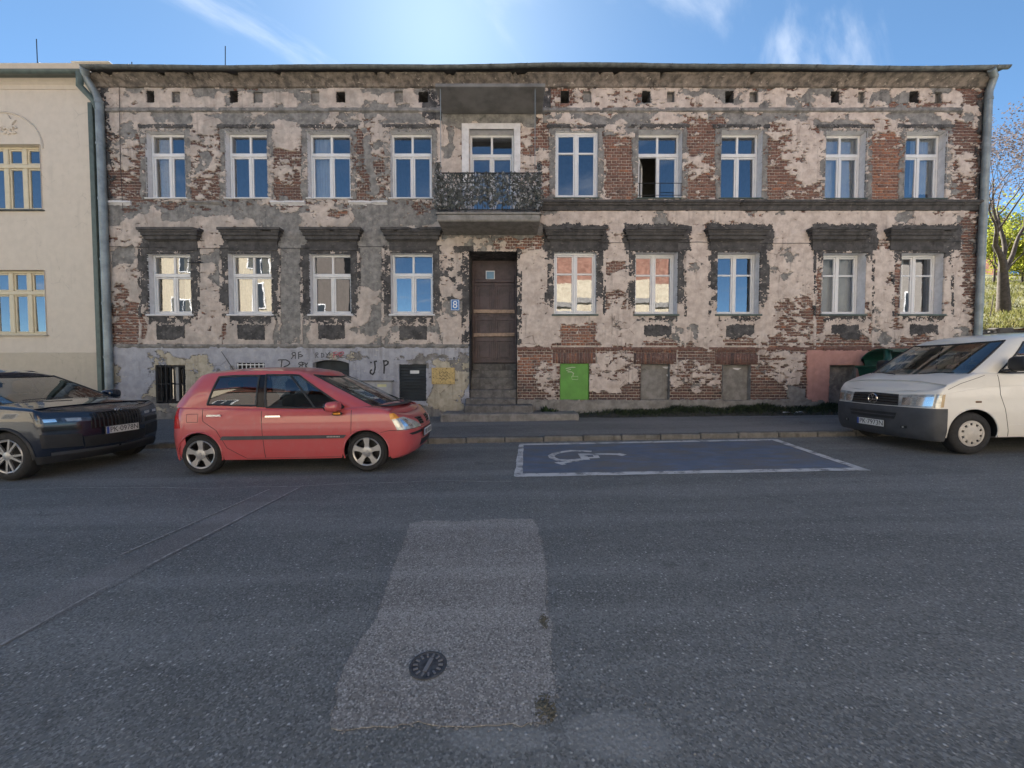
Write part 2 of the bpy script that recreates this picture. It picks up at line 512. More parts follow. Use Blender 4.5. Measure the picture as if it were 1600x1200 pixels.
M['slab'] = asphalt_mat('old concrete patch', (.215, .205, .190), (.292, .280, .260), (.60, .58, .55), 0.14, 58, grit=.52)
M['repair'] = asphalt_mat('trench repair asphalt', (.155, .153, .148), (.205, .202, .195), (.34, .35, .36), 0.05, 75)

def bay_paint():
    t = NT('worn blue bay paint'); p = t.pos()
    n = t.noise(t.mapv(p, (0.6, 1.6, 1)), 2.4, 7, 0.68)
    g = t.noise(p, 90, 3, 0.7)
    asp = t.mix(t.rng(g, 0.3, 0.7), (.125, .121, .114), (.19, .184, .175))
    blue = t.mix(t.rng(t.noise(p, 3, 5), 0.3, 0.7), (.088, .138, .215), (.138, .19, .29))
    w = t.math('ADD', n, t.math('MULTIPLY', t.math('SUBTRACT', g, 0.5), 0.35))
    t.base(t.mix(t.rng(w, 0.34, 0.64, 0.10, 0.88), asp, blue)); t.set(Roughness=0.75)
    t.bump(t.noise(p, 140, 3), 0.4, 0.005)
    return t.m
M['bay'] = bay_paint()
def line_paint():
    t = NT('worn white road paint'); p = t.pos()
    w = t.math('ADD', t.noise(p, 5, 6, 0.65), t.math('MULTIPLY', t.math('SUBTRACT', t.noise(p, 90, 3, 0.7), 0.5), 0.5))
    t.base(t.mix(t.rng(w, 0.36, 0.52), (.20, .205, .205), (.62, .62, .61))); t.set(Roughness=0.7)
    t.bump(t.noise(p, 140, 3), 0.3, 0.004)
    return t.m
M['line'] = line_paint()
M['kerb'] = plaster_mat('kerb concrete', (.125, .12, .11), (.20, .192, .178), (.07, .068, .055), 0.7, seed=21.0)

def glass_mat(name='window glass', refl=0.21, wav=0.07, tint=(.86, .9, .9), gcol=(.92, .95, 1)):
    m = bpy.data.materials.new(name); m.use_nodes = True; t = m.node_tree
    for n in list(t.nodes): t.nodes.remove(n)
    out = t.nodes.new('ShaderNodeOutputMaterial'); mx = t.nodes.new('ShaderNodeMixShader')
    gl = t.nodes.new('ShaderNodeBsdfGlossy'); gl.inputs['Roughness'].default_value = 0.015
    gl.inputs['Color'].default_value = (*gcol, 1)
    tr = t.nodes.new('ShaderNodeBsdfTransparent'); tr.inputs['Color'].default_value = (*tint, 1)
    fr = t.nodes.new('ShaderNodeFresnel'); fr.inputs['IOR'].default_value = 1.5
    ad = t.nodes.new('ShaderNodeMath'); ad.operation = 'ADD'; ad.use_clamp = True; ad.inputs[1].default_value = refl
    t.links.new(fr.outputs[0], ad.inputs[0])
    if wav:
        g = t.nodes.new('ShaderNodeNewGeometry'); nz = t.nodes.new('ShaderNodeTexNoise'); nz.inputs['Scale'].default_value = 2.6
        nz.inputs['Detail'].default_value = 2.0
        bp = t.nodes.new('ShaderNodeBump'); bp.inputs['Strength'].default_value = wav; bp.inputs['Distance'].default_value = 0.012
        t.links.new(g.outputs['Position'], nz.inputs['Vector']); t.links.new(nz.outputs['Fac'], bp.inputs['Height'])
        t.links.new(bp.outputs[0], gl.inputs['Normal'])
    t.links.new(ad.outputs[0], mx.inputs['Fac']); t.links.new(tr.outputs[0], mx.inputs[1]); t.links.new(gl.outputs[0], mx.inputs[2])
    t.links.new(mx.outputs[0], out.inputs['Surface'])
    return m
M['glass'] = glass_mat()
M['carglass'] = glass_mat('car glass', 0.10, 0.0, (.50, .56, .53), (.95, .97, 1))

M['white_frame'] = simple('white window frame', (.72, .72, .72), 0.35, vary=0.04)
M['yellow_frame'] = simple('pale yellow window frame', (.62, .54, .38), 0.45, vary=0.05)
M['interior'] = simple('dark room', (.16, .145, .13), 0.9)
M['curtain'] = simple('cream curtain', (.55, .47, .35), 0.9, vary=0.1, scale=14)
M['blind'] = simple('pale grey blind', (.42, .44, .47), 0.8, vary=0.06)
M['zinc'] = simple('weathered zinc', (.25, .285, .295), 0.5, 0.35, vary=0.22, scale=4)
M['zincdark'] = simple('dark green flashing', (.085, .115, .105), 0.5, 0.2, vary=0.2)
M['gutter'] = simple('old gutter metal', (.11, .12, .115), 0.6, 0.3, vary=0.35, scale=7)
M['rooffelt'] = simple('tar roof felt', (.075, .07, .068), 0.9, vary=0.3, scale=3)
M['darkdoor'] = simple('dark brown door paint', (.085, .058, .058), 0.5, vary=0.3, scale=5, bump=0.2)
M['plank'] = simple('raw wood plank', (.40, .29, .22), 0.8, vary=0.25, scale=9, bump=0.3)
M['iron'] = simple('dark iron', (.035, .035, .038), 0.6, 0.5, vary=0.3)
M['darkpanel'] = simple('blackened steel shutter', (.022, .028, .032), 0.6, 0.1, vary=0.35, scale=3)
M['green'] = simple('green painted board', (.10, .30, .045), 0.55, vary=0.14, scale=3)
M['osb'] = simple('yellowed plywood', (.52, .38, .16), 0.75, vary=0.2, scale=22)
M['paper'] = simple('white paper', (.7, .7, .68), 0.7, vary=0.05)
M['spray'] = simple('black spray paint', (.03, .03, .033), 0.6)
M['sprayred'] = simple('red spray paint', (.46, .10, .14), 0.6)
M['signblue'] = simple('blue enamel', (.06, .17, .42), 0.25, vary=0.04)
M['white'] = simple('white enamel', (.75, .76, .76), 0.3, vary=0.03)
M['camo'] = simple('dark leaf screen', (.060, .066, .062), 0.7, vary=0.6, scale=16)
M['camolight'] = simple('pale leaf screen', (.26, .26, .27), 0.7, vary=0.3, scale=16)
M['meter'] = simple('grey meter cabinet', (.42, .42, .42), 0.55, vary=0.12)
# ================================================================== ground, road, kerb, pavement
DW = 10.27                        # distance of the old house's front wall
KY0, KY1 = 7.75, 7.90             # kerb
def z_kerb(x): return 0.018 * (x + 4.3) + 0.03 + 0.10
def z_wallbase(x): return 0.37 + 0.010 * x
def z_pave(x, y):
    t = max(0.0, (y - KY1) / (DW - KY1))
    return z_kerb(x) * (1 - t) + z_wallbase(x) * t

def sheet(name, xs, ys, zf, mat, parent=None, kind='structure', uneven=0.0):
    X, Y = np.meshgrid(np.array(xs, 'f'), np.array(ys, 'f'))
    Z = np.vectorize(zf)(X, Y).astype('f')
    if uneven:
        Z = Z + uneven * fbm(X * .8, Y * .8, 5, 4)
    nx, ny = len(xs), len(ys)
    V = np.stack([X.ravel(), Y.ravel(), Z.ravel()], 1)
    i = np.arange((ny - 1) * (nx - 1)); r = i // (nx - 1); c = i % (nx - 1); a = r * nx + c
    F = np.stack([a, a + 1, a + nx + 1, a + nx], 1)
    o = link(name, np_mesh(name, V, F, smooth=180), parent, mat)
    return tag(o, kind=kind)

far = 1500
ground = sheet('ground', [-far, -60, 60, far], [-far, -60, 120, far], lambda x, y: -1.4, simple("far ground", (.10, .10, .085), .95))
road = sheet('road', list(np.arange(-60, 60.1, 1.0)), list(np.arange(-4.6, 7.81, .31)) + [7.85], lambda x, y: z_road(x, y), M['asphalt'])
pavement = sheet('pavement', list(np.arange(-60, 60.1, .5)), [KY1 - .02] + list(np.linspace(KY1 + .1, DW + .4, 12)), lambda x, y: z_pave(x, y) - 0.002,
                 M['pavement'], uneven=0.004)
opp_pavement = sheet('opposite_pavement', list(np.arange(-60, 60.1, 1.0)), [-7.2, -6.4, -5.6, -4.62], lambda x, y: z_road(x, -4.6) + .12, M['pavement'])

# kerb stones, each a piece of the pavement
x = -26.0; kidx = 0
while x < 30.0:
    L = rng.uniform(.76, .82)
    if -9.5 < x < 11:
        mb = MB()
        dz = rng.uniform(-.008, .008); dy = rng.uniform(-.008, .008)
        za, zb = z_kerb(x), z_kerb(x + L)
        p0 = (x + .008, KY0 + dy); 
        mb.bbox(x + .008, x + L - .008, KY0 + dy, KY1 + dy, min(za, zb) - .25, (za + zb) / 2 + dz + .006, .018)
        mb.build('kerb_stone', M['kerb'], pavement)
    else:
        mb = MB(); mb.bbox(x + .008, x + L - .008, KY0, KY1, z_kerb(x) - .25, z_kerb(x) + .006, .018)
        mb.build('kerb_stone', M['kerb'], pavement)
    x += L

def ragged(poly, step=.06, amp=.02, seed=3):
    """subdivide an outline and roughen it"""
    r = random.Random(seed); out = []
    n = len(poly)
    for i in range(n):
        a = Vector(poly[i][:2]); b = Vector(poly[(i + 1) % n][:2]); d = b - a; k = max(1, int(d.length / step))
        nrm = Vector((-d.y, d.x)).normalized()
        ph = r.random() * 9
        for j in range(k):
            t = j / k
            w = amp * (math.sin(t * d.length * 7 + ph) * .5 + math.sin(t * d.length * 19 + ph * 2) * .35 + r.uniform(-.6, .6))
            out.append(a + d * t + nrm * (w if j else 0))
    return out

def decal(name, poly, mat, lift, parent=None, kind='structure', rough=None, thick=0.0):
    """flat sheet lying on the road (fan of its outline), with an edge when it has a thickness"""
    if rough: poly = ragged(poly, *rough)
    mb = MB()
    top = [(p[0], p[1], z_road(p[0], p[1]) + lift) for p in poly]
    k = len(mb.v); mb.v += top; mb.f.append(tuple(range(len(top)))); mb.m.append(0)
    if thick:
        for i in range(len(top)):
            a, b = top[i], top[(i + 1) % len(top)]
            mb.face([a, b, (b[0], b[1], b[2] - thick), (a[0], a[1], a[2] - thick)])
    o = mb.build(name, mat, parent)
    if kind and not parent: tag(o, kind=kind)
    return o

# disabled bay: blue field, white lines, symbol
bay_px = [(806, 744), (1350, 735), (1209, 687.5), (811, 695)]
bay_pts = [on_road(*p) for p in bay_px]
bay = decal('parking_bay', [on_road(*p) for p in [(809, 743), (1343, 734.5), (1206, 688.5), (813, 695.5)]], M['bay'], .004, rough=(.1, .01, 5))
def line_strip(a, b, w0, w1, name='bay_line'):
    """painted strip whose two long sides run a->b and its inner offset (pixels)"""
    pts = [on_road(*a), on_road(*b), on_road(*w1), on_road(*w0)]
    return decal(name, pts, M['line'], .008, parent=bay, rough=(.07, .007, int(a[0])))
line_strip((803, 746), (1361, 735.5), (817, 740.8), (1335, 731.5))           # near edge
line_strip((811, 694), (1211, 686.3), (816, 696.2), (1203, 688.6))           # far edge
line_strip((803, 745), (811, 694.5), (816.5, 741.5), (818, 696.5))           # left end
line_strip((1203, 687.0), (1348, 736), (1214, 686.8), (1361, 735.8))         # right end

def stroke_poly(pts, w):
    """ribbon outline polygons (quads) along ground points"""
    out = []
    P = [Vector(p[:2]) for p in pts]
    L, Rr = [], []
    for i, p in enumerate(P):
        d = (P[min(i + 1, len(P) - 1)] - P[max(i - 1, 0)]).normalized(); n = Vector((-d.y, d.x)) * w / 2
        L.append(p + n); Rr.append(p - n)
    return L + Rr[::-1], L, Rr
sym = MB()
def zz(q): return 780 + q[0] / 2.6667, 660 + q[1] / 2.6667
for pts, w in (([(385, 123), (340, 121), (300, 120), (262, 125), (234, 131), (216, 141), (222, 150), (243, 158), (285, 161), (345, 156)], .085),
               ([(250, 172), (275, 168), (330, 160)], .075),
               ([(238, 168), (272, 178)], .07),
               ([(343, 132), (362, 158)], .10),
               ([(345, 136), (400, 134), (460, 134), (512, 135)], .085),
               ([(490, 133), (522, 139)], .11),
               ([(358, 150), (408, 148)], .07), ([(400, 137), (408, 150)], .07)):
    _, L_, R_ = stroke_poly([on_road(*zz(q)) for q in pts], w * 1.3)
    for i in range(len(L_) - 1):
        sym.face([(q.x, q.y, z_road(q.x, q.y) + .009 + .0006 * len(sym.f) / 40) for q in (L_[i], L_[i + 1], R_[i + 1], R_[i])])
sym.build('wheelchair_symbol', M['line'], bay)

# concrete patch with ragged edges, standing 8 mm proud
patch_px = [(641, 819), (662, 814), (720, 815), (790, 811), (832, 812), (838, 822), (846, 850), (853, 885), (853, 925), (858, 965), (862, 985), (857, 1010),
            (862, 1050), (868, 1085), (866, 1110), (850, 1132), (815, 1137), (760, 1134), (700, 1136), (640, 1133), (575, 1138), (518, 1139), (523, 1110),
            (530, 1060), (560, 1005), (590, 965), (602, 925), (618, 880), (632, 850)]
slab = decal('concrete_patch', [on_road(*p) for p in patch_px], M['slab'], .0045, rough=(.03, .012, 8), thick=.003)
# broken, mossy spots at its right edge: heaps of crumbled concrete
def pebble_mesh(name, pts, mat, parent=None):
    """many small irregular stones in one mesh: (x, y, size)"""
    VV, FF = [], []
    for (x_, y_, s_) in pts:
        k = len(VV); z_ = z_road(x_, y_) + .003; a = rng.uniform(0, 6.28); ca_, sa_ = math.cos(a), math.sin(a)
        for (px, py, pz) in ((-1, -.8, 0), (1, -.7, 0), (.9, .8, 0), (-.8, .9, 0), (-.6, -.5, .8), (.6, -.4, .75), (.5, .5, .85), (-.5, .5, .7)):
            qx, qy = s_ * px * rng.uniform(.7, 1.2), s_ * py * rng.uniform(.7, 1.2)
            VV.append((x_ + qx * ca_ - qy * sa_, y_ + qx * sa_ + qy * ca_, z_ + pz * s_ * rng.uniform(.6, 1.1)))
        for f in ((0, 1, 5, 4), (1, 2, 6, 5), (2, 3, 7, 6), (3, 0, 4, 7), (4, 5, 6, 7)): FF.append(tuple(k + i_ for i_ in f))
    return tag(link(name, np_mesh(name, VV, np.array(FF)), parent, mat), kind='stuff')
crumb_m = simple('mossy crumbled concrete', (.13, .118, .085), .95, vary=.45, scale=60, bump=.5)
for (u, v, rx, ry, n_) in ((851, 1107, .048, .075, 230), (850, 972, .028, .07, 110)):
    c_ = on_road(u, v); P_ = []
    for k in range(n_):
        a = rng.uniform(0, 6.28); r_ = rng.random() ** .6; P_.append((c_[0] + rx * r_ * math.cos(a), c_[1] + ry * r_ * math.sin(a), rng.uniform(.003, .009) * (1.25 - .6 * r_)))
    pebble_mesh('crumbled_concrete', P_, crumb_m, slab)
# grit loosened along the patch's outline and drifted against the kerb
edge_pts = []
for (a, b) in zip(patch_px, patch_px[1:] + patch_px[:1]):
    A_, B_ = on_road(*a), on_road(*b); d_ = math.hypot(A_[0] - B_[0], A_[1] - B_[1])
    for k in range(int(d_ * 95)):
        t_ = rng.random(); edge_pts.append((A_[0] + (B_[0] - A_[0]) * t_ + rng.gauss(0, .012), A_[1] + (B_[1] - A_[1]) * t_ + rng.gauss(0, .012), rng.uniform(.002, .0055)))
pebble_mesh('patch_grit', edge_pts, M['slab'], slab)
pebble_mesh('road_grit', [(rng.uniform(-9, 8), KY0 - abs(rng.gauss(0, .14)) - .01, rng.uniform(.004, .012)) for k in range(900)] +
            [(rng.gauss(0, 2.2), rng.uniform(1.4, 5), rng.uniform(.002, .005)) for k in range(700)], simple('grey grit', (.26, .25, .23), .9, vary=.4, scale=50))
# diagonal trench repair: a strip with pale edges
decal('trench_repair', [on_road(*p) for p in [(421, 765), (474, 759), (250, 878), (0, 1012), (-70, 1050), (-70, 985), (0, 960), (180, 880)]], M['repair'], .003, rough=(.2, .008, 6))
seam = simple('pale seam', (.29, .285, .275), .85, vary=.4, scale=25)
def seam_line(a, b, name='repair_seam', w=.02):
    P = [on_road(a[0] + (b[0] - a[0]) * t / 12, a[1] + (b[1] - a[1]) * t / 12) for t in range(13)]
    mb = MB(); _, L_, R_ = stroke_poly(P, w)
    for i in range(12):
        j = rng.uniform(.5, 1.3)
        mb.face([(q.x, q.y, z_road(q.x, q.y) + .007) for q in (L_[i], L_[i + 1], R_[i + 1], R_[i])])
    return tag(mb.build(name, seam), kind='structure')
seam_line((421, 765), (188, 868), w=.022); seam_line((474, 759), (230, 885), w=.025); seam_line((170, 915), (0, 1010), w=.02)
# lane joint along the parking row
joint = simple('asphalt joint', (.27, .265, .255), .85, vary=.3, scale=18)
mbj = MB(); PJ = [(x, on_road(600, 756 + 2.2 * math.sin(x * 1.3))[1] + .02 * math.sin(x * 5)) for x in np.arange(-12, 0.2, .2)]
_, L_, R_ = stroke_poly(PJ, .022)
for i in range(len(PJ) - 1):
    mbj.face([(q.x, q.y, z_road(q.x, q.y) + .0045) for q in (L_[i], L_[i + 1], R_[i + 1], R_[i])])
tag(mbj.build('road_joint', joint), kind='structure')

# small round water valve cover in the patch
vc = Vector(on_road(669, 1041.5)); vr = .093
vz = vc.z + .010
cover = MB()
cover.lathe([(vr, 0), (vr, .006), (vr * .9, .008), (vr * .86, .004), (0.0, .004)], vc + Vector((0, 0, .004)), 'Z', 40)
cov = cover.build('valve_cover', simple('grey cast iron', (.075, .078, .084), .6, .3, vary=.4, scale=30, bump=.4), smooth=40)
tag(cov, 'small round dark iron valve cover set in the pale concrete patch', 'valve cover')
mb = MB(); mb.mat = 0
c0 = vc + Vector((0, 0, .0085))
ca, sa = math.cos(R(80)), math.sin(R(80))
def rot(px, py, a): return (c0.x + px * math.cos(a) - py * math.sin(a), c0.y + px * math.sin(a) + py * math.cos(a))
for a0, (x0, x1, y0, y1) in [(R(78), (-.045, .045, -.009, .009))] + [(R(78) + 2 * math.pi * k / 14, (.052, .074, -.0045, .0045)) for k in range(14)]:
    mb.prism([rot(x0, y0, a0), rot(x1, y0, a0), rot(x1, y1, a0), rot(x0, y1, a0)], 'z', c0.z - .002, c0.z + .004)
mb.build('raised_ribs', simple('worn iron', (.22, .22, .23), .5, .3), cov)
# ================================================================== the old house
house = empty('tenement_house', (0.8, DW, .3))
tag(house, 'long two storey brick tenement with peeling cream plaster, balcony over boarded door', 'house')
XL, XR = -10.84, 12.40
ZB, ZT = 0.0, 9.42

def fx(u, v, Y=DW):
    p = at(u, v, Y); return p[0], p[2]
def rect_px(u0, v0, u1, v1, Y=DW):
    um, vm = (u0 + u1) / 2, (v0 + v1) / 2
    return at(u0, vm, Y)[0], at(u1, vm, Y)[0], at(um, v1, Y)[2], at(um, v0, Y)[2]     # x0,x1,z0,z1

UPW = [(229, 205, 290, 309.5), (353, 205, 419, 309.5), (481, 205, 548, 309.5), (610, 205, 675, 309.5),
       (867, 205, 934, 309), (997, 204, 1065, 309.5), (1126, 204, 1190, 309.5), (1289, 205, 1353, 310), (1413, 205, 1478, 310)]
GRW = [(232, 396, 300, 491), (358, 396, 425, 491), (484, 396, 549, 491), (611, 395, 677, 491),
       (865, 394, 932, 491), (992, 394, 1058, 491), (1120, 394, 1187, 491), (1284, 395, 1351, 491), (1406, 395, 1474, 491)]
BAS = [(245, 570, 291, 630), (371, 567, 415, 625), (489, 563, 546, 625), (624, 569, 667, 627),
       (875, 568, 920, 625), (1001, 569, 1046, 625), (1128, 570, 1172, 626), (1294, 571, 1338, 632)]
DOOR = (733, 393, 808, 640)
BALD = (733, 203, 803, 327)
VENT = [(229, 243, 1), (270, 283, 0), (359, 373, 1), (397, 411, 0), (486, 500, 0), (525, 540, 1), (616, 630, 0), (654, 669, 1),
        (876, 889, 1), (911, 924, 0), (1003, 1016, 1), (1041, 1053, 2), (1133, 1146, 1), (1170, 1183, 2), (1297, 1310, 1), (1339, 1350, 2),
        (1420, 1435, 1), (1459, 1471, 2)]
UP = [rect_px(*w) for w in UPW]; GR = [rect_px(*w) for w in GRW]; BA = [rect_px(*w) for w in BAS]
DR = rect_px(*DOOR); BD = rect_px(*BALD)
VE = [rect_px(a, 142.5 + (k % 2) * .8, b, 161) + (d,) for k, (a, b, d) in enumerate(VENT)]
OPEN = UP + GR + BA + [DR, BD] + [v[:4] for v in VE]

# ---- wall backing (mortar bed) with its openings
xs = sorted(set([XL, XR] + [c for o in OPEN for c in o[:2]])); zs = sorted(set([ZB, ZT] + [c for o in OPEN for c in o[2:4]]))
mb = MB()
YB = DW + .010
for i in range(len(xs) - 1):
    for j in range(len(zs) - 1):
        cx, cz = (xs[i] + xs[i + 1]) / 2, (zs[j] + zs[j + 1]) / 2
        if any(o[0] < cx < o[1] and o[2] < cz < o[3] for o in OPEN): continue
        mb.face([(xs[i], YB, zs[j]), (xs[i + 1], YB, zs[j]), (xs[i + 1], YB, zs[j + 1]), (xs[i], YB, zs[j + 1])])
# gable ends, back
BYB = DW + 9.5
mb.face([(XL, YB, ZB), (XL, BYB, ZB), (XL, BYB, ZT), (XL, YB, ZT)]); mb.face([(XR, YB, ZB), (XR, BYB, ZB), (XR, BYB, ZT), (XR, YB, ZT)])
mb.face([(XL, BYB, ZB), (XR, BYB, ZB), (XR, BYB, ZT), (XL, BYB, ZT)])
mb.build('wall', M['mortar'], house)
# rooms behind the panes
mb = MB()
RY0, RY1 = DW + .42, DW + 3.2
ZF = [.25, 2.15, 5.35, ZT - .3]
for k in range(3):
    z0, z1 = ZF[k] + .02, ZF[k + 1] - .02
    mb.face([(XL + .2, RY1, z0), (XR - .2, RY1, z0), (XR - .2, RY1, z1), (XL + .2, RY1, z1)])
    for (xa_, xb_) in (((XL + .2, XR - .2),) if k == 2 else ((XL + .2, -1.75), (.75, XR - .2))):      # the stairwell behind the door stays clear
        mb.face([(xa_, RY0, z0), (xb_, RY0, z0), (xb_, RY1, z0), (xa_, RY1, z0)])
        mb.face([(xa_, RY0, z1), (xb_, RY0, z1), (xb_, RY1, z1), (xa_, RY1, z1)])
    for xx in (XL + .2, -8.0, -5.8, -3.6, -1.75, .75, 2.95, 5.1, 7.2, 9.7, XR - .2):
        mb.face([(xx, RY0 + .02, z0), (xx, RY1, z0), (xx, RY1, z1), (xx, RY0 + .02, z1)])
mb.build('rooms', M['interior'], house)

# ---- coats of plaster on a fine grid
DX, COURSE = .025, .077
DZ = COURSE / 4
nx = int((XR - XL) / DX); nz = int((ZT - ZB) / DZ)
gx = XL + (np.arange(nx + 1)) * DX; gz = ZB + np.arange(nz + 1) * DZ
CX, CZ = np.meshgrid((gx[:-1] + gx[1:]) / 2, (gz[:-1] + gz[1:]) / 2)
CX = CX.astype('f'); CZ = CZ.astype('f')
def to_px(X, Z, Y=DW):
    dz = Z - CAM_Z; fw = Y * CP - dz * SP; up = Y * SP + dz * CP
    return 800 + F_PX * X / fw, 600 - F_PX * up / fw
U, V = to_px(CX, CZ)
C = np.full(CX.shape, .78, 'f'); K = np.full(CX.shape, .88, 'f')
wob = 5.0 * fbm(CX * 1.4, CZ * 1.4, 71, 4); wob2 = 4.0 * fbm(CX * 1.7, CZ * 1.7, 77, 4)
Uw, Vw = U + wob, V + wob2
def sstep(a, b, x):
    t = np.clip((x - a) / (b - a), 0, 1); return t * t * (3 - 2 * t)
def soft(u0, v0, u1, v1, s, hard=False):
    A, B = (U, V) if hard else (Uw, Vw)
    return sstep(u0 - s, u0 + s, A) * (1 - sstep(u1 - s, u1 + s, A)) * sstep(v0 - s, v0 + s, B) * (1 - sstep(v1 - s, v1 + s, B))
def reg(u0, v0, u1, v1, c=None, k=None, s=5, hard=False):
    m = soft(u0, v0, u1, v1, s, hard)
    if c is not None: C[:] = C * (1 - m) + c * m
    if k is not None: K[:] = K * (1 - m) + k * m
BIG = 2000
# attic band
reg(-BIG, 100, 848, 142, .80, .25); reg(-BIG, 142, 848, 167, .9, .86)
reg(200, 130, 235, 142, .9, .1); reg(405, 116, 560, 143, .97, .06, 4); reg(565, 128, 690, 145, .95, .15); reg(300, 133, 340, 152, .9, .15); reg(150, 108, 200, 165, .95, .9)
reg(848, 100, BIG, 138, .36, .60); reg(848, 138, BIG, 166, .80, .72); reg(1056, 138, 1135, 148, .95, .1, 3); reg(1120, 145, 1175, 163, .95, .3); reg(1360, 140, 1420, 160, .9, .25)
reg(1260, 128, 1300, 155, .9, .2); reg(1420, 122, 1480, 142, .95, .05, 3); reg(848, 120, 900, 166, .35, .8)
reg(1490, 110, 1545, 170, .22, .7); reg(690, 110, 850, 132, .5, .5)
# frieze
reg(-BIG, 174, 700, 196, .97, .22); reg(170, 172, 240, 200, .92, .75); reg(300, 183, 345, 205, .95, .9); reg(430, 187, 470, 235, .98, .98, 3); reg(570, 178, 600, 215, .8, .7)
reg(845, 172, BIG, 196, .88, .62); reg(890, 176, 982, 190, .99, .0, 2); reg(1120, 178, 1190, 196, .97, .1); reg(1420, 178, 1470, 194, .97, .2); reg(1275, 190, 1365, 203, .97, .05, 3)
# upper piers
reg(165, 198, 212, 262, .74, .92); reg(165, 262, 228, 312, .38, .9); reg(208, 215, 232, 312, .22, .85, 3)
reg(292, 200, 352, 300, .72, .93); reg(304, 238, 322, 282, .98, .05, 4); reg(338, 215, 354, 310, .15, .7, 3); reg(300, 270, 340, 312, .42, .9)
reg(422, 236, 482, 312, .24, .85, 6); reg(428, 260, 470, 285, .6, .95); reg(430, 298, 452, 310, .95, .1, 3)
reg(548, 205, 612, 312, .34, .5); reg(574, 200, 586, 330, .99, .15, 3); reg(590, 200, 612, 240, .9, .3)
reg(678, 180, 724, 312, .92, .9); reg(703, 195, 714, 250, .95, .15, 4); reg(676, 240, 692, 312, .4, .7, 3)
reg(812, 195, 850, 312, .72, .85); reg(835, 190, 866, 240, .2, .9); reg(845, 240, 868, 312, .5, .9); reg(812, 200, 835, 300, .8, .9)
reg(936, 196, 998, 312, .10, .9, 4); reg(940, 186, 985, 206, .85, .9); reg(934, 205, 946, 312, .75, .5, 3)
reg(1066, 188, 1128, 312, .12, .9, 4); reg(1072, 248, 1118, 278, .52, .96, 6)
reg(1190, 196, 1288, 312, .55, .97); reg(1186, 215, 1215, 312, .22, .9); reg(1200, 285, 1288, 312, .25, .9); reg(1230, 215, 1288, 285, .8, .97)
reg(1353, 200, 1412, 312, .08, .9, 3); reg(1362, 186, 1420, 208, .8, .9)
reg(1480, 196, 1545, 312, .30, .85); reg(1500, 240, 1526, 275, .75, .9); reg(1484, 200, 1500, 310, .4, .6)
# between the storeys
reg(-BIG, 311, 848, 330, .62, .35); reg(-BIG, 328, 700, 356, .97, .22); reg(190, 328, 262, 360, .9, .82); reg(245, 340, 330, 362, .9, .95); reg(330, 335, 410, 358, .92, .75); reg(508, 326, 556, 353, .97, .97, 3); reg(520, 330, 535, 340, .3, .2, 2)
reg(250, 330, 300, 345, .97, .1, 5); reg(375, 325, 470, 350, .98, .12)
reg(846, 327, BIG, 356, .975, .99); reg(1160, 328, 1200, 340, .7, .9); reg(1285, 330, 1330, 340, .8, .5); reg(1400, 328, 1430, 350, .9, .1, 4); reg(1490, 328, 1545, 360, .5, .8); reg(1455, 330, 1490, 345, .8, .6)
reg(690, 358, 850, 392, .75, .72); reg(690, 374, 740, 392, .9, .6); reg(800, 362, 850, 385, .25, .9)
# ground storey piers
reg(165, 356, 234, 545, .82, .93); reg(175, 385, 210, 415, .97, .15, 5); reg(184, 440, 205, 478, .32, .9, 4); reg(182, 478, 226, 545, .20, .95, 5); reg(222, 395, 234, 500, .8, .4, 4)
reg(300, 356, 358, 545, .88, .95); reg(300, 385, 352, 408, .95, .3); reg(330, 405, 352, 440, .95, .35, 5); reg(346, 505, 362, 545, .1, .9, 3)
reg(420, 340, 486, 548, .99, .03, 4); reg(425, 520, 480, 546, .97, .25); 
reg(548, 340, 612, 455, .99, .06, 4); reg(552, 452, 612, 548, .97, .72, 6); reg(575, 480, 598, 515, .97, .2, 6)
reg(676, 385, 734, 470, .96, .52); reg(676, 470, 734, 505, .96, .55); reg(684, 500, 732, 546, .98, .98); reg(676, 395, 690, 545, .95, .5, 3)
reg(806, 388, 866, 545, .965, .985); reg(806, 380, 850, 396, .5, .9); reg(840, 400, 852, 450, .86, .8, 4)
reg(932, 388, 994, 545, .93, .99); reg(940, 413, 986, 424, .2, .95, 3); reg(938, 458, 992, 486, .38, .95, 5); reg(955, 500, 985, 525, .75, .8)
reg(1058, 388, 1121, 545, .93, .97); reg(1062, 412, 1082, 424, .45, .95, 3); reg(1062, 395, 1120, 402, .8, .7)
reg(1187, 356, 1284, 545, .935, .985); reg(1214, 478, 1244, 522, .34, .95, 6); reg(1248, 470, 1284, 545, .32, .9, 6); reg(1200, 524, 1284, 545, .35, .95); reg(1274, 410, 1286, 480, .35, .8, 3)
reg(1351, 388, 1407, 545, .95, .985); reg(1343, 478, 1361, 545, .18, .9, 3); reg(1394, 412, 1409, 515, .16, .9, 3); reg(1386, 425, 1400, 440, .3, .9, 3)
reg(1474, 356, 1500, 545, .9, .9); reg(1498, 350, 1545, 545, .28, .6); reg(1478, 480, 1505, 545, .9, .45)
# under the ground windows
for q, (l, r) in enumerate([(w[0], w[2]) for w in GRW]):
    reg(l - 4, 492, r + 6, 545, .93, .9 if q > 3 else .82, 3)
    if q > 3: reg(l, 528, r, 545, .25, .9, 3)
reg(880, 508, 922, 545, .12, .95, 4)
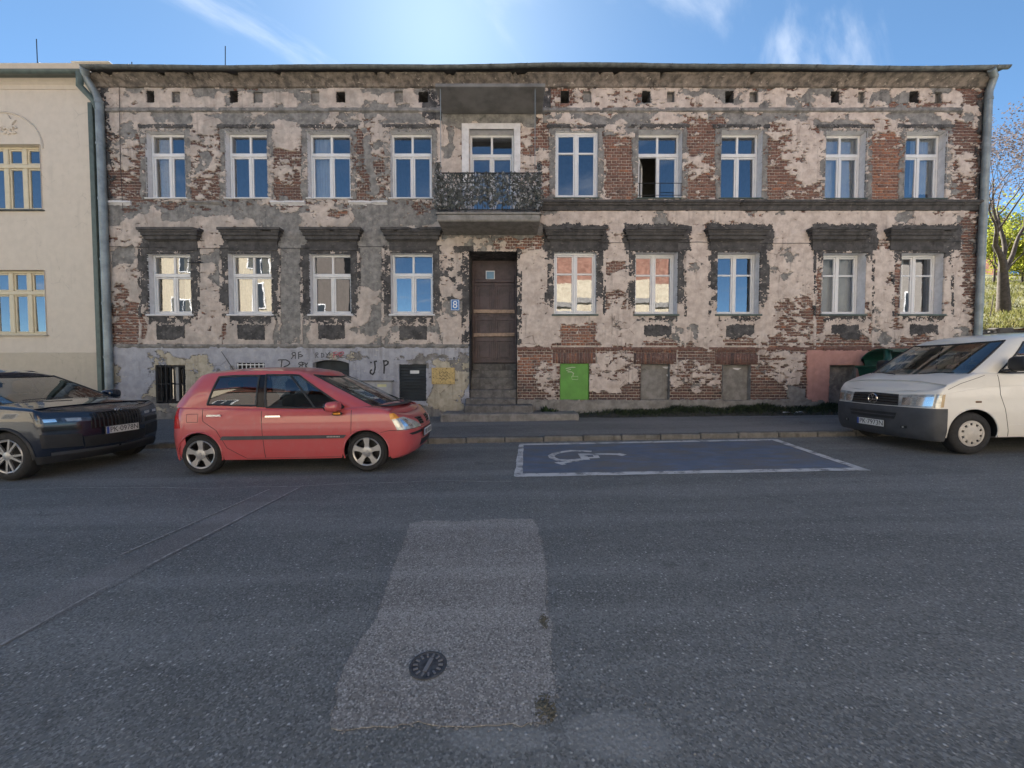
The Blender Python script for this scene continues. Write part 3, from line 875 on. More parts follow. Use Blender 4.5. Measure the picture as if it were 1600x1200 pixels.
# basement, right: bare brick with cream islands
reg(806, 541, BIG, 645, .05, .97, 3)
for (a, b, c_, d, cc) in ((842, 575, 872, 602, .8), (845, 603, 868, 616, .75), (925, 552, 1000, 600, .74), (925, 596, 965, 621, .92), (1047, 560, 1128, 580, .45), (1052, 572, 1128, 612, .66),
                          (1075, 606, 1095, 618, .7), (1175, 548, 1258, 575, .62), (1180, 575, 1250, 600, .55)):
    reg(a, b, c_, d, cc, .985, 5)
reg(806, 618, 1260, 650, .0, .97, 2)

n1 = fbm(CX * 2.1, CZ * 4.2, 31, 6, .66)              # lies along the courses
n2 = fbm(CX * 1.2, CZ * 1.3, 51, 7, .62)
row = np.floor(CZ / COURSE).astype('i')
kb = np.floor((CX - XL) / .13 + (row % 2) * .5).astype('i')
brnd = NP.rand(400, 400).astype('f')[row % 400, kb % 400]
fine = fbm(CX * 5.5, CZ * 13, 37, 5, .7); speck = fbm(CX * 7, CZ * 17, 41, 5, .75)
hi = sstep(.86, .95, C); mid = (1 - hi) * sstep(.04, .12, C)
val = C + (1 - hi) * (.075 * n1 + .065 * n2 + .19 * fine) + hi * (.05 * n2 + .185 * speck) + .50 * (brnd - .5) * mid
kval = K + .26 * fbm(CX * 1.5, CZ * 1.9, 91, 7, .6) + .05 * n1
T = np.zeros(CX.shape, 'i')
T[val > .5] = 1
T[(val > .53) & (kval > .5)] = 2

# sooty architraves round the ground-storey windows, chipped back to cream
chip = .55 * fbm(CX * 2.5, CZ * 2.5, 131, 4, .6) + .8 * fbm(CX * 9, CZ * 9, 137, 5, .7)
for q, (u0, v0, u1, v1) in enumerate(GRW):
    lo = v1 if q not in (7, 8) else 425
    m = (U > u0 - 12 + chip * 1.5) & (U < u1 + 12 + chip * 1.5) & (V > 384) & (V < lo - 18 * (q > 3) + chip * 8)
    T[m & (chip < 1.3)] = 5
    T[m & (chip >= 1.3)] = 2
    edge = ((np.abs(U - (u0 - 12)) < 2.0) | (np.abs(U - (u1 + 12)) < 2.0)) & (V > 388) & (V < 545)
    T[edge & (chip > -.35)] = 2
    T[edge & (chip <= -.35) & (V < 495)] = 5
    # sunk panel beneath the sill
    pan = (U > u0 + 14) & (U < u1 - 10) & (V > 508 + chip) & (V < 531 - np.maximum(0, chip * 1.5 + (4.5 + 4 * n2 if q > 4 else 1.5 * n2)))
    if q != 4: T[pan] = 5
    if q < 4:
        m2 = (U > u0 + 2) & (U < u1) & (V > 493) & (V < 507 + chip * 3); T[m2 & (chip < .8)] = 5
    elif q != 4:
        m2 = (U > u0 + 2) & (U < u1) & (V > 494) & (V < 503 + chip * 3); T[m2 & (chip < .2)] = 5
    T[(np.abs(V - 535) < 1.1) & (U > u0 + 6) & (U < u1 - 4) & (chip > -.6)] = 2
# grey cement bands round the upper windows
for (u0, v0, u1, v1) in UPW:
    m = (U > u0 - 9 + chip) & (U < u1 + 9 + chip) & (V > 194 + chip) & (V < 312)
    T[m & (n2 * .5 + fine * .6 + chip * .4 < .35)] = 1
    m = (U > u0 - 12) & (U < u1 + 12) & (V > 195.5) & (V < 201 + chip * .8); T[m & (chip < .9)] = 5
# sooty left of the balcony, beside the door
m = (U > 690) & (U < 740) & (V > 385) & (V < 470) & (kval < .58); T[m] = 5
m = (((U > 722) & (U < 735)) | ((U > 806) & (U < 815))) & (V > 392 + chip * 3) & (V < 545); T[m & (chip < .25)] = 5; T[m & (chip >= .25)] = 2
m = (U > 690) & (U < 850) & (V > 360 + wob2) & (V < 372 + wob2); T[m & (chip < .7)] = 1
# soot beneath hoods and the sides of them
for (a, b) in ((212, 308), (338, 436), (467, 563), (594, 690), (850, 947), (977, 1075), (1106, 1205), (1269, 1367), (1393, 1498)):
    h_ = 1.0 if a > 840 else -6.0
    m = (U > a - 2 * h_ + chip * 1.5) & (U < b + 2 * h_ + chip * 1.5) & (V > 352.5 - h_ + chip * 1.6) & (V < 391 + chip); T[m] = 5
m = (U > 660) & (U < 860) & (V > 128) & (V < 185 + wob2 * 1.5); T[m & (chip < 1.2)] = 5
m = (U > 690) & (U < 838) & (V > 178) & (V < 196 + wob2); T[m] = 1
m = (U < 165 + 14 * (1 + .4 * n2)) & (V < 310); T[m & (chip < .3)] = 5
m = (U > 1528 + 5 * n2) & (V < 540); T[m & (chip < .5)] = 5
# painted plinth on the left: blue grey, peeling to yellowed and pale coats
pl = (U < 736) & (V > 541 + chip * 1.2)
T[pl] = 3
yel = np.maximum.reduce([soft(228, 555, 330, 660, 9) * .86, soft(455, 541, 622, 600, 8) * .0, soft(672, 560, 736, 660, 8), soft(165, 545, 200, 600, 6) * .45])
T[pl & (yel + .22 * n2 + .1 * n1 > .62)] = 4
T[pl & (np.abs(yel + .22 * n2 + .1 * n1 - .57) < .035)] = 1
peel = soft(600, 545, 736, 600, 10) * .55 + soft(166, 610, 330, 665, 10) * .55
T[pl & (peel + .2 * n1 + .2 * n2 > .72)] = 1
T[pl & (V > 640 + 4 * n2)] = 7
T[pl & (U > 712) & (U < 733) & (V > 612) & (V < 625) & (n2 > -.6)] = 0
# right of the door: concrete footing; pink plinth on the far right
T[(U > 806) & (V > 624.5 + .8 * chip)] = 7
T[(U > 1260 + .6 * chip) & (V > 548 + chip * .5)] = 6
T[(U > 1258) & (V > 622 + 5 * n2)] = 7
T[(U > 1225 + 4 * n2) & (U < 1256) & (V > 601 + 4 * n1)] = 7
# openings; bands hidden behind the string course stay grey
for o in OPEN:
    T[(CX > o[0]) & (CX < o[1]) & (CZ > o[2]) & (CZ < o[3])] = -1
arch = [(a[0] - .20, a[1] + .20, a[3] + .0, at(900, 543.5, DW)[2]) for a in BA[4:7]]    # soldier courses
for o in arch:
    m = (CX > o[0]) & (CX < o[1]) & (CZ > o[2]) & (CZ < o[3]); T[m & (chip < 1.4)] = 0
T[(V < 103)] = np.where(T[(V < 103)] >= 0, 5, -1)

THICK = {1: .017, 2: .031, 3: .034, 4: .028, 5: .034, 6: .038, 7: .055}
jx = (NP.rand(nz + 1, nx + 1).astype('f') - .5) * DX * .62; jz = (NP.rand(nz + 1, nx + 1).astype('f') - .5) * DZ * .62
jx[:, 0] = 0; jx[:, -1] = 0
GX, GZ = np.meshgrid(gx.astype('f'), gz.astype('f'))
swell = .0035 * fbm(GX * 2.2, GZ * 2.2, 201, 4) + .0022 * fbm(GX * 11, GZ * 11, 211, 3)
GX = GX + jx; GZ = GZ + jz
def coat(t, name, mat):
    mk = T == t
    base = DW - THICK[t]
    front = np.stack([GX, base + swell, GZ], -1).reshape(-1, 3)
    back = np.stack([GX, np.full_like(GX, DW + .012), GZ], -1).reshape(-1, 3)
    W = nx + 1; NV = W * (nz + 1)
    j, i = np.nonzero(mk); a = j * W + i
    F = [np.stack([a, a + 1, a + W + 1, a + W], 1)]
    pad = np.pad(mk, 1)
    for dj, di, e0, e1 in ((0, -1, 0, W), (0, 1, W + 1, 1), (-1, 0, 1, 0), (1, 0, W, W + 1)):
        nb = pad[1 + dj:1 + dj + nz, 1 + di:1 + di + nx]
        j, i = np.nonzero(mk & ~nb); a = j * W + i
        F.append(np.stack([a + e0, a + e1, a + e1 + NV, a + e0 + NV], 1))
    F = np.concatenate(F); VV = np.concatenate([front, back])
    used, inv = np.unique(F, return_inverse=True)
    me = np_mesh(name, VV[used], inv.reshape(F.shape))
    return tag(link(name, me, house, mat), kind='stuff')
coat(1, 'cement_render', M['render']); coat(2, 'cream_plaster', M['cream']); coat(3, 'plinth_paint', M['bluegrey'])
coat(4, 'plinth_plaster', M['yellowed']); coat(5, 'sooty_plaster', M['soot']); coat(6, 'pink_plinth', M['pink']); coat(7, 'concrete_footing', M['concrete'])

# ---- bricks: cross bond; whole visible ones as pieces, the rest together
uncov = (T == 0)
bricks = []
nrow = int(ZT / COURSE)
redzone = lambda u, v: ((1353 < u < 1412) and v < 312) or ((806 < u < 905) and 555 < v < 592) or (878 < u < 925 and 505 < v < 545)
for r_ in range(nrow):
    z0 = r_ * COURSE; jr = r_ * 4
    if jr + 4 > nz: break
    strip = uncov[jr:jr + 4]
    colsum = strip.any(0)
    if not colsum.any(): continue
    stretch = r_ % 2 == 0
    L = .26 if stretch else .13
    off = (.065 if not stretch else (0 if r_ % 4 == 0 else .13))
    k0 = int(-1); xb = XL - off
    while xb < XR:
        l = L
        if stretch and rng.random() < .28: l = .13
        i0, i1 = max(0, int((xb - XL) / DX)), min(nx, int((xb + l - XL) / DX) + 1)
        if i1 > i0:
            fr = strip[:, i0:i1].mean()
            if fr > .04:
                bricks.append((xb, xb + l, z0, fr))
        xb += l
V8 = np.array([(0, 0, 0), (1, 0, 0), (1, 1, 0), (0, 1, 0), (0, 0, 1), (1, 0, 1), (1, 1, 1), (0, 1, 1)], 'f')
F8 = np.array([(0, 1, 5, 4), (4, 5, 6, 7), (0, 3, 2, 1), (1, 2, 6, 5), (3, 0, 4, 7)], 'i')
def clear_of_openings(a, b, z0, z1):
    for o in OPEN + arch:
        if a < o[1] and b > o[0] and z0 < o[3] and z1 > o[2]:
            if a < o[0] and o[0] - a > .04: b = o[0]
            elif b > o[1] and b - o[1] > .04: a = o[1]
            else: return None
    return max(a, XL), min(b, XR)
BV, BF, BT, BS = [], [], [], []
loose = []
def tone_soot(x, z):
    u, v = to_px(x, z)
    t = .42 + rng.gauss(0, .27)
    s = .05 + .22 * rng.random() ** 2
    if redzone(u, v): t += .38; s = .02
    if u < 700 and v < 330: t -= .30; s += .18
    if u > 1480: s += .2
    if v > 556 and u > 800: t -= .14; s += .16
    if v > 592 and u > 800: t -= .1; s += .22
    if 541 < v < 556 and u > 800: s += .12
    if 806 < u < 830 and 556 < v < 584: t += .4; s = 0
    if v < 140: t += .05
    if rng.random() < .07: t += .4
    if rng.random() < .12: s += .35
    return min(1, max(0, t)), min(.9, max(0, s))
def put_brick(a, b, z0, z1, y0):
    n = len(BV) * 8
    jt = rng.uniform(-.003, .003)
    v = V8 * np.array([b - a, DW + .03 - y0, z1 - z0], 'f') + np.array([a, y0, z0], 'f')
    v[:, 2] += (V8[:, 0] - .5) * jt
    BV.append(v); BF.append(F8 + n)
    t, s = tone_soot((a + b) / 2, (z0 + z1) / 2); BT.append(t); BS.append(s)
whole = []
for (a, b, z0, fr) in bricks:
    q = clear_of_openings(a, b, z0 + .0075, z0 + .0695)
    if not q or q[1] - q[0] < .035: continue
    full = fr > .93 and abs(q[0] - a) < 1e-4 and abs(q[1] - b) < 1e-4
    if full and b - a > .2: whole.append((a, b, z0))
    else: put_brick(q[0] + .0075, q[1] - .0075, z0 + .0075, z0 + .0695, DW - .004 + rng.uniform(-.003, .004))
rng.shuffle(whole)
whole.sort(key=lambda w: 0 if to_px((w[0] + w[1]) / 2, w[2])[0] > 860 else 1)
singles = whole[:280]
for (a, b, z0) in whole[280:]:
    put_brick(a + .0075, b - .0075, z0 + .0075, z0 + .0695, DW - .004 + rng.uniform(-.003, .004))
# soldier arches over the basement openings
for o in arch:
    xx = o[0]
    while xx < o[1] - .04:
        w = .072
        for (za, zb) in ((o[2] + .004, o[3] - .135), (o[3] - .128, o[3] - .004)):
            put_brick(xx + .005, xx + w - .005, za, zb, DW - .007 + rng.uniform(-.003, .003))
        xx += w
BVa = np.concatenate(BV); BFa = np.concatenate(BF)
me = np_mesh('brickwork', BVa, BFa, attrs={'tone': ('FACE', np.repeat(BT, 5)), 'soot': ('FACE', np.repeat(BS, 5))})
tag(link('brickwork', me, house, M['brick']), kind='stuff')
shared = []
for k in range(10):
    d = .065; v = V8 * np.array([.245, d * .5, .062], 'f') + np.array([-.1225, 0, 0], 'f')
    v[:, 2] += (V8[:, 0] - .5) * rng.uniform(-.003, .003)
    tt = [.22, .3, .36, .42, .46, .5, .56, .62, .75, .95][k]; ss = [.25, .1, .15, .05, .2, .08, .12, .05, .05, .0][k]
    mk_ = np_mesh('brick', v, F8, attrs={'tone': ('FACE', [tt] * 5), 'soot': ('FACE', [ss] * 5)}); mk_.materials.append(M['brick'])
    shared.append((tt, ss, mk_))
ho = ORIG[house.name]
for (a, b, z0) in singles:
    t, s = tone_soot((a + b) / 2, z0)
    me_ = min(shared, key=lambda q: abs(q[0] - t) + .8 * abs(q[1] - s) + rng.random() * .05)[2]
    o = bpy.data.objects.new('brick', me_); COL.objects.link(o); o.parent = house
    o.location = Vector(((a + b) / 2, DW - .005 + rng.uniform(-.003, .004), z0 + .0075)) - ho
# ================================================================== windows, mouldings, roof and other parts of the old house
def zat(u, v, Y): return at(u, v, Y)[2]

def rough_grid_box(mb, x0, x1, prof, step=.07, amp=.004, seed=0, chips=0.0):
    """moulding: a profile [(y,z)...] run along x with uneven, chipped edges; ends closed"""
    r = random.Random(seed)
    n = max(2, int((x1 - x0) / step)); k0 = len(mb.v); m = len(prof)
    bite = 0
    for i in range(n + 1):
        x = x0 + (x1 - x0) * i / n
        if bite > 0: bite -= 1
        elif r.random() < chips: bite = r.randint(1, 4)
        for (y, z) in prof:
            dy = (DW - y) * (.45 if bite else 0) * r.uniform(.5, 1)
            mb.v.append((x + (r.uniform(-amp, amp) if 0 < i < n else 0), y + dy + r.uniform(-amp, amp), z + r.uniform(-amp, amp)))
    for i in range(n):
        for j in range(m - 1):
            a = k0 + i * m + j
            mb.f.append((a, a + m, a + m + 1, a + 1)); mb.m.append(mb.mat)
    mb.f.append(tuple(k0 + j for j in range(m))); mb.m.append(mb.mat)
    mb.f.append(tuple(k0 + n * m + j for j in range(m))[::-1]); mb.m.append(mb.mat)

def window(x0, x1, z0, z1, style='transom', depth=.15, mat=None, name='window', sill=None, reveal=True, open_sash=False,
           label=None, fillm=None, blind=None, rows=.30, parent=house, yw=DW, frame_mat=None, cols=2, glassm=None):
    fm = frame_mat or M['white_frame']; gm = glassm or M['glass']
    Y = yw + depth; e = .002
    fw = .055
    mb = MB()
    X0, X1, Z0, Z1 = x0 + e, x1 - e, z0 + e, z1 - e
    mb.bbox(X0, X0 + fw, Y, Y + .07, Z0, Z1, .006); mb.bbox(X1 - fw, X1, Y, Y + .07, Z0, Z1, .006)
    mb.bbox(X0 + fw, X1 - fw, Y + .001, Y + .069, Z0, Z0 + fw, .006); mb.bbox(X0 + fw, X1 - fw, Y + .001, Y + .069, Z1 - fw, Z1, .006)
    zt = Z1 - (Z1 - Z0) * rows
    ix0, ix1, iz0, iz1 = X0 + fw, X1 - fw, Z0 + fw, Z1 - fw
    panes = []; sashes = []
    xm = (X0 + X1) / 2
    if style == 'transom':
        mb.bbox(ix0, ix1, Y - .012, Y + .068, zt - .045, zt + .045, .008)
        mb.bbox(xm - .028, xm + .028, Y + .002, Y + .066, zt + .045, iz1, .006)
        mb.bbox(xm - .022, xm + .022, Y - .004, Y + .066, iz0, zt - .045, .006)
        for (a, b) in ((ix0, xm - .028), (xm + .028, ix1)):
            panes.append((a, b, zt + .045, iz1))
        for (a, b) in ((ix0, xm - .022), (xm + .022, ix1)):
            sashes.append((a, b, iz0, zt - .045, None))
    elif style == 'cross':
        mb.bbox(xm - .03, xm + .03, Y - .004, Y + .066, iz0, iz1, .006)
        for (a, b) in ((ix0, xm - .03), (xm + .03, ix1)):
            sashes.append((a, b, iz0, iz1, zt))
    elif style == 'triple':
        w = (ix1 - ix0)
        cx_ = [ix0 + w * k / cols for k in range(cols + 1)]
        mb.bbox(ix0, ix1, Y - .02, Y + .066, zt - .05, zt + .05, .01)
        for k in range(1, cols):
            mb.bbox(cx_[k] - .06, cx_[k] + .06, Y - .015, Y + .064, iz0, zt - .05, .01)
            mb.bbox(cx_[k] - .06, cx_[k] + .06, Y - .015, Y + .064, zt + .05, iz1, .01)
        for k in range(cols):
            a = cx_[k] + (.06 if k else 0); b = cx_[k + 1] - (.06 if k < cols - 1 else 0)
            sashes.append((a, b, iz0, zt - .05, None)); sashes.append((a, b, zt + .05, iz1, None))
    w = mb.build(name, fm, parent)
    if label: w['label'] = label
    for q, (a, b, c, d, bar) in enumerate(sashes):
        sm = MB(); s = .042
        sm.bbox(a + .003, a + s, Y + .008, Y + .06, c + .003, d - .003, .008); sm.bbox(b - s, b - .003, Y + .008, Y + .06, c + .003, d - .003, .008)
        sm.bbox(a + s, b - s, Y + .009, Y + .059, c + .003, c + s, .008); sm.bbox(a + s, b - s, Y + .009, Y + .059, d - s, d - .003, .008)
        pp = [(a + s, b - s, c + s, d - s)]
        if bar:
            sm.bbox(a + s, b - s, Y + .012, Y + .056, bar - .022, bar + .022, .006)
            pp = [(a + s, b - s, c + s, bar - .022), (a + s, b - s, bar + .022, d - s)]
        swing = open_sash and q == 0
        so = sm.mesh('sash')
        Tm = None
        if swing:
            piv = Vector((a + .003, Y + .06, 0))
            Tm = Matrix.Translation(piv) @ Matrix.Rotation(R(62), 4, 'Z') @ Matrix.Translation(-piv)
            so.transform(Tm)
        o_s = link('sash', so, w, fm)
        for p in pp:
            pm = pane_mesh(*p, Y + .034)
            if Tm: pm.transform(Tm)
            link('pane', pm, w, gm)
    for p in panes:
        link('pane', pane_mesh(*p, Y + .03), w, gm)
    if reveal:
        rm = MB(); ya, yb = yw - .024, Y + .004
        j = .006
        rm.face([(x0, ya, z0), (x0, yb, z0), (x0, yb, z1), (x0, ya, z1)]); rm.face([(x1, ya, z0), (x1, yb, z0), (x1, yb, z1), (x1, ya, z1)])
        rm.face([(x0, ya, z1), (x1, ya, z1), (x1, yb, z1), (x0, yb, z1)]); rm.face([(x0, ya, z0), (x1, ya, z0), (x1, yb, z0), (x0, yb, z0)])
        yc = yw + .42
        for (xa, xb) in ((x0, x0), (x1, x1)):
            rm.face([(xa, Y + .07, z0), (xa, yc, z0), (xa, yc, z1), (xa, Y + .07, z1)])
        rm.build('reveal', mat or M['reveal'], w)
    if sill:
        sm = MB(); sm.bbox(x0 - .05, x1 + .05, yw - sill[0], Y + .01, z0 - sill[1], z0 - .001, .008)
        sm.build('sill', sill[2], w)
    if blind:
        bmx = MB()
        for (f0, f1, g0, mt) in blind:
            xa, xb = x0 + (x1 - x0) * f0, x0 + (x1 - x0) * f1
            n = 24; zb = z0 + (z1 - z0) * g0; zt_ = z1 - .02
            ys = [Y + .16 + .018 * math.sin(k * 1.9 + x0 * 3) for k in range(n + 1)]
            for k in range(n):
                xa_, xb_ = xa + (xb - xa) * k / n, xa + (xb - xa) * (k + 1) / n
                bmx.face([(xa_, ys[k], zb), (xb_, ys[k + 1], zb), (xb_, ys[k + 1], zt_), (xa_, ys[k], zt_)])
        bmx.build('curtain', blind[0][3], w, smooth=180)
    return w

def pane_mesh(x0, x1, z0, z1, y):
    """slightly warped pane: real panes never stand quite parallel"""
    ax, az = rng.gauss(0, .0022), rng.gauss(0, .0026)
    n = 6
    xs_ = np.linspace(x0, x1, n); zs_ = np.linspace(z0, z1, n)
    Xp, Zp = np.meshgrid(xs_, zs_)
    cx_, cz_ = (x0 + x1) / 2, (z0 + z1) / 2
    Yp = y + ax * (Xp - cx_) * 4 + az * (Zp - cz_) * 4
    Vv = np.stack([Xp.ravel(), Yp.ravel(), Zp.ravel()], 1)
    Ff = [(j * n + i, j * n + i + 1, (j + 1) * n + i + 1, (j + 1) * n + i) for j in range(n - 1) for i in range(n - 1)]
    return np_mesh('pane', Vv, np.array(Ff), smooth=180)

UPO = []
for q, r_ in enumerate(UP):
    st = 'cross' if q == 4 else 'transom'
    wq = window(*r_, style=st, depth=(.15 if q < 4 else (.06 if q == 4 else .19)), sill=(.05, .03, M['white_frame'] if q < 4 else M['zincdark']), open_sash=(q == 5),
           rows=.31, label='white window with one lower sash swung open' if q == 5 else None,
           blind=[(0, 1, .0, M['blind'])] if q == 7 else ([(.45, 1, .15, M['blind'])] if q == 8 else ([(0, .45, .0, M['curtain'])] if q == 0 else ([(.05, .5, -.0, M['blind'])] if q == 2 else None))))
    UPO.append(wq)
for q, r_ in enumerate(GR):
    st = 'transom' if q < 4 else 'cross'
    window(*r_, style=st, depth=(.15 if q < 4 else (.09 if q == 4 else .22)), sill=(.07, .05, M['zincdark'] if q > 3 else M['reveal']), rows=.34,
           blind=[(0, 1, 0, M['blind'])] if q == 7 else ([(0, .42, .0, M['curtain']), (.6, 1, 0, M['curtain'])] if q in (0, 1) else ([(0, .4, .3, M['blind'])] if q == 8 else None)))
# low guard rail before the open window
x0, x1, z0, z1 = UP[5]; mb = MB()
for zz1 in (z0 + .36, z0 + .05): mb.box(x0 - .01, x1 + .01, DW - .045, DW - .033, zz1, zz1 + .012)
for k in range(3): xx = x0 + (x1 - x0) * (.02 + .48 * k); mb.box(xx - .005, xx + .005, DW - .044, DW - .034, z0 + .062, z0 + .36)
mb.build('guard_rail', M['iron'], UPO[5])
# balcony door with its broad white surround
bd = window(*BD, style='transom', depth=.22, name='balcony_door', rows=.27)
zb0 = zat(768, 322, DW)
mb = MB()
sx0, sx1, sz1 = fx(722, 260)[0], fx(813, 260)[0], zat(768, 194, DW)
mb.bbox(sx0, BD[0], DW - .05, DW + .02, BD[2], sz1, .008); mb.bbox(BD[1], sx1, DW - .05, DW + .02, BD[2], sz1, .008)
mb.bbox(BD[0], BD[1], DW - .049, DW + .02, BD[3], sz1, .008)
mb.build('door_surround', M['reveal'], bd)

# ---- string course between the storeys (right half), sill string (left half), frieze moulding
xa, xb = fx(847, 320)[0], fx(1529, 320)[0]
def zz_(v, Y=DW - .1): return zat(900, v, Y)
prof = [(DW + .01, zz_(310.5)), (DW - .17, zz_(311.5, DW - .17)), (DW - .17, zz_(315, DW - .17)), (DW - .13, zz_(316.5, DW - .13)), (DW - .12, zz_(319.5, DW - .12)), (DW - .08, zz_(321, DW - .08)),
        (DW - .06, zz_(328, DW - .06)), (DW + .01, zz_(328.5))]
mb = MB(); rough_grid_box(mb, xa, xb, prof, .06, .003, 5, .03)
mb.build('string_course', M['sootclean'], house, smooth=35)
r2 = random.Random(9)
for k, (a, b, mt) in enumerate([(160, 206, 'reveal'), (296, 349, 'render'), (424, 478, 'reveal'), (546, 606, 'reveal'), (676, 690, 'render')]):
    p2 = [(DW + .01, zz_(312)), (DW - .075, zz_(312.5)), (DW - .08, zz_(315)), (DW - .03, zz_(317)), (DW + .01, zz_(320))]
    mb = MB(); rough_grid_box(mb, fx(a, 314)[0], fx(b, 314)[0], p2, .05, .004, k, .08)
    mb.build('sill_string', M[mt], house, smooth=35)
p3 = [(DW + .01, zz_(164.5)), (DW - .045, zz_(165.5)), (DW - .05, zz_(168)), (DW - .075, zz_(168.6)), (DW - .075, zz_(171.5)), (DW - .03, zz_(172.5)), (DW + .01, zz_(174.5))]
mb = MB(); rough_grid_box(mb, fx(168, 170)[0], fx(690, 170)[0], p3, .05, .004, 21, .05); rough_grid_box(mb, fx(846, 170)[0], fx(1500, 170)[0], p3, .05, .004, 23, .06)
mb.build('frieze_moulding', M['render'], house, smooth=35)
p4 = [(DW + .01, zz_(537)), (DW - .06, zz_(538)), (DW - .065, zz_(541)), (DW - .03, zz_(544)), (DW + .01, zz_(546))]
mb = MB(); rough_grid_box(mb, fx(172, 540)[0], fx(732, 540)[0], p4, .05, .004, 25, .08)
mb.build('plinth_moulding', M['render'], house, smooth=35)
# brick plinth course on the right
mb = MB(); xx = fx(808, 542)[0]; xe = fx(1526, 542)[0]; k = 0
BRK = M['brick']
zc_ = zz_(546)
while xx < xe:
    w = .255
    mb.box(xx, xx + w - .012, DW - .035 + rng.uniform(-.006, .006), DW + .02, zc_, zc_ + .064); xx += w; k += 1
me = mb.mesh('plinth_course'); nF = len(me.polygons)
tv = np.repeat([min(1, max(0, .45 + rng.gauss(0, .22))) for _ in range(nF // 6)], 6); sv = np.repeat([.15 + .3 * rng.random() for _ in range(nF // 6)], 6)
for nm, arr in (('tone', tv), ('soot', sv)):
    aa = me.attributes.new(nm, 'FLOAT', 'FACE'); aa.data.foreach_set('value', np.asarray(arr, 'f'))
tag(link('plinth_course', me, house, BRK), kind='stuff')

# ---- hoods over the ground-storey windows
HOOD = [(212, 308), (338, 436), (467, 563), (594, 690), (850, 947), (977, 1075), (1106, 1205), (1269, 1367), (1393, 1498)]
for k, (a, b) in enumerate(HOOD):
    mb = MB(); um = (a + b) / 2
    y1, y2, y3, y4 = DW - .24, DW - .19, DW - .14, DW - .055
    def X(u, Y, v=362): return at(u, v, Y)[0]
    def prof_(ya, v0, v1): return [(DW + .01, zat(um, v0, ya)), (ya, zat(um, v0, ya)), (ya, zat(um, v1, ya)), (DW + .01, zat(um, v1, ya))]
    e = 0.0
    ins = lambda d: (X(a, y1) + d, X(b, y1) - d)
    for (ya, v0, v1, d, ch) in ((y1, 354.5, 358.5, 0, .05), (y1 + .03, 358.5, 362, .03, .03), (y2 + .01, 362, 367, .055, .0), (y3, 367, 373.5, .10, .0), (y3 + .045, 373.5, 376, .135, 0), (y4, 376, 391, .17, .02)):
        xa_, xb_ = ins(d)
        rough_grid_box(mb, xa_, xb_, prof_(ya, v0, v1 - .15), .06, .0028, k * 7 + int(v0), ch)
    o = mb.build('window_hood', M['sootclean'], house, smooth=30)

# ---- vents below the eaves: dark holes, some bricked back
for v in VE:
    mb = MB(); d = [.05, .5, .10][v[4]]
    x0, x1, z0, z1 = v[:4]; ya, yb = DW - .012, DW + d
    for f in ([(x0, ya, z0), (x0, yb, z0), (x0, yb, z1), (x0, ya, z1)], [(x1, ya, z0), (x1, yb, z0), (x1, yb, z1), (x1, ya, z1)],
              [(x0, ya, z1), (x1, ya, z1), (x1, yb, z1), (x0, yb, z1)], [(x0, ya, z0), (x1, ya, z0), (x1, yb, z0), (x0, yb, z0)],
              [(x0, yb, z0), (x1, yb, z0), (x1, yb, z1), (x0, yb, z1)]): mb.face(f)
    mb.build('vent_hole', M['render'] if v[4] != 1 else M['soot'], house)

# ---- roof, eave, gutter
EY = DW - .36
def eave_z(x):       # the old eave line sags and humps a little
    return at(0, 108, EY)[2] + .035 + .05 * math.exp(-((x - 2.6) / 4.0) ** 2) - .02 * math.exp(-((x - 9) / 3.0) ** 2) + .012 * math.sin(x * 1.1)
rx0, rx1 = at(133, 106, EY)[0], at(1570, 108, EY)[0]
n = 120; mb = MB()
rows_ = [(EY, 0.0), (EY + .02, .025), (DW + 4.8, 1.05), (DW + 9.8, .1)]
k0 = len(mb.v)
for i in range(n + 1):
    x = rx0 + (rx1 - rx0) * i / n
    for (y, dz) in rows_: mb.v.append((x, y, eave_z(x) + dz))
    for (y, dz) in rows_[::-1]: mb.v.append((x, y, eave_z(x) + dz - .05))
for i in range(n):
    for j in range(8):
        a = k0 + i * 8 + j; b = k0 + i * 8 + (j + 1) % 8
        mb.f.append((a, b, b + 8, a + 8)); mb.m.append(0)
for i in (0, n): mb.f.append(tuple(k0 + i * 8 + j for j in range(8))); mb.m.append(0)
roof = mb.build('roof', M['rooffelt'], house)
# corbelled eave band under the roof boards
mb = MB()
zE = at(0, 112, EY)[2]
pe = [(DW + .01, zE + .07), (DW - .27, zE + .06), (DW - .27, zE + .02), (DW - .21, zE - .01), (DW - .10, zE - .08), (DW - .07, zE - .15), (DW + .01, zE - .17)]
rough_grid_box(mb, XL - .02, XR + .01, pe, .06, .006, 33, .06)
mb.build('eave_cornice', M['weathered'], house, smooth=35)
mb = MB(); ng = 150; r = .065
k0 = len(mb.v); m = 9
for i in range(ng + 1):
    x = rx0 - .02 + (rx1 - rx0 + .06) * i / ng; jz_ = rng.uniform(-.004, .004)
    for j in range(m):
        t = math.pi + math.pi * j / (m - 1)
        mb.v.append((x, EY - .05 + r * math.cos(t), eave_z(x) - .012 + jz_ + r * math.sin(t) * 1.0))
for i in range(ng):
    for j in range(m - 1):
        a = k0 + i * m + j; mb.f.append((a, a + 1, a + m + 1, a + m)); mb.m.append(0)
for i in (0, ng): mb.f.append(tuple(k0 + i * m + j for j in range(m))); mb.m.append(0)
gut = mb.build('gutter', M['gutter'], house, smooth=40)
for i in range(26):
    x = rx0 + .3 + i * (rx1 - rx0 - .6) / 25; mb = MB(); 
    pts = [(x, EY - .05 + (r + .006) * math.cos(t), eave_z(x) - .012 + (r + .006) * math.sin(t)) for t in np.linspace(math.pi, 2 * math.pi, 8)]
    mb.tube(pts, .008, 5); mb.build('gutter_bracket', M['gutter'], gut)
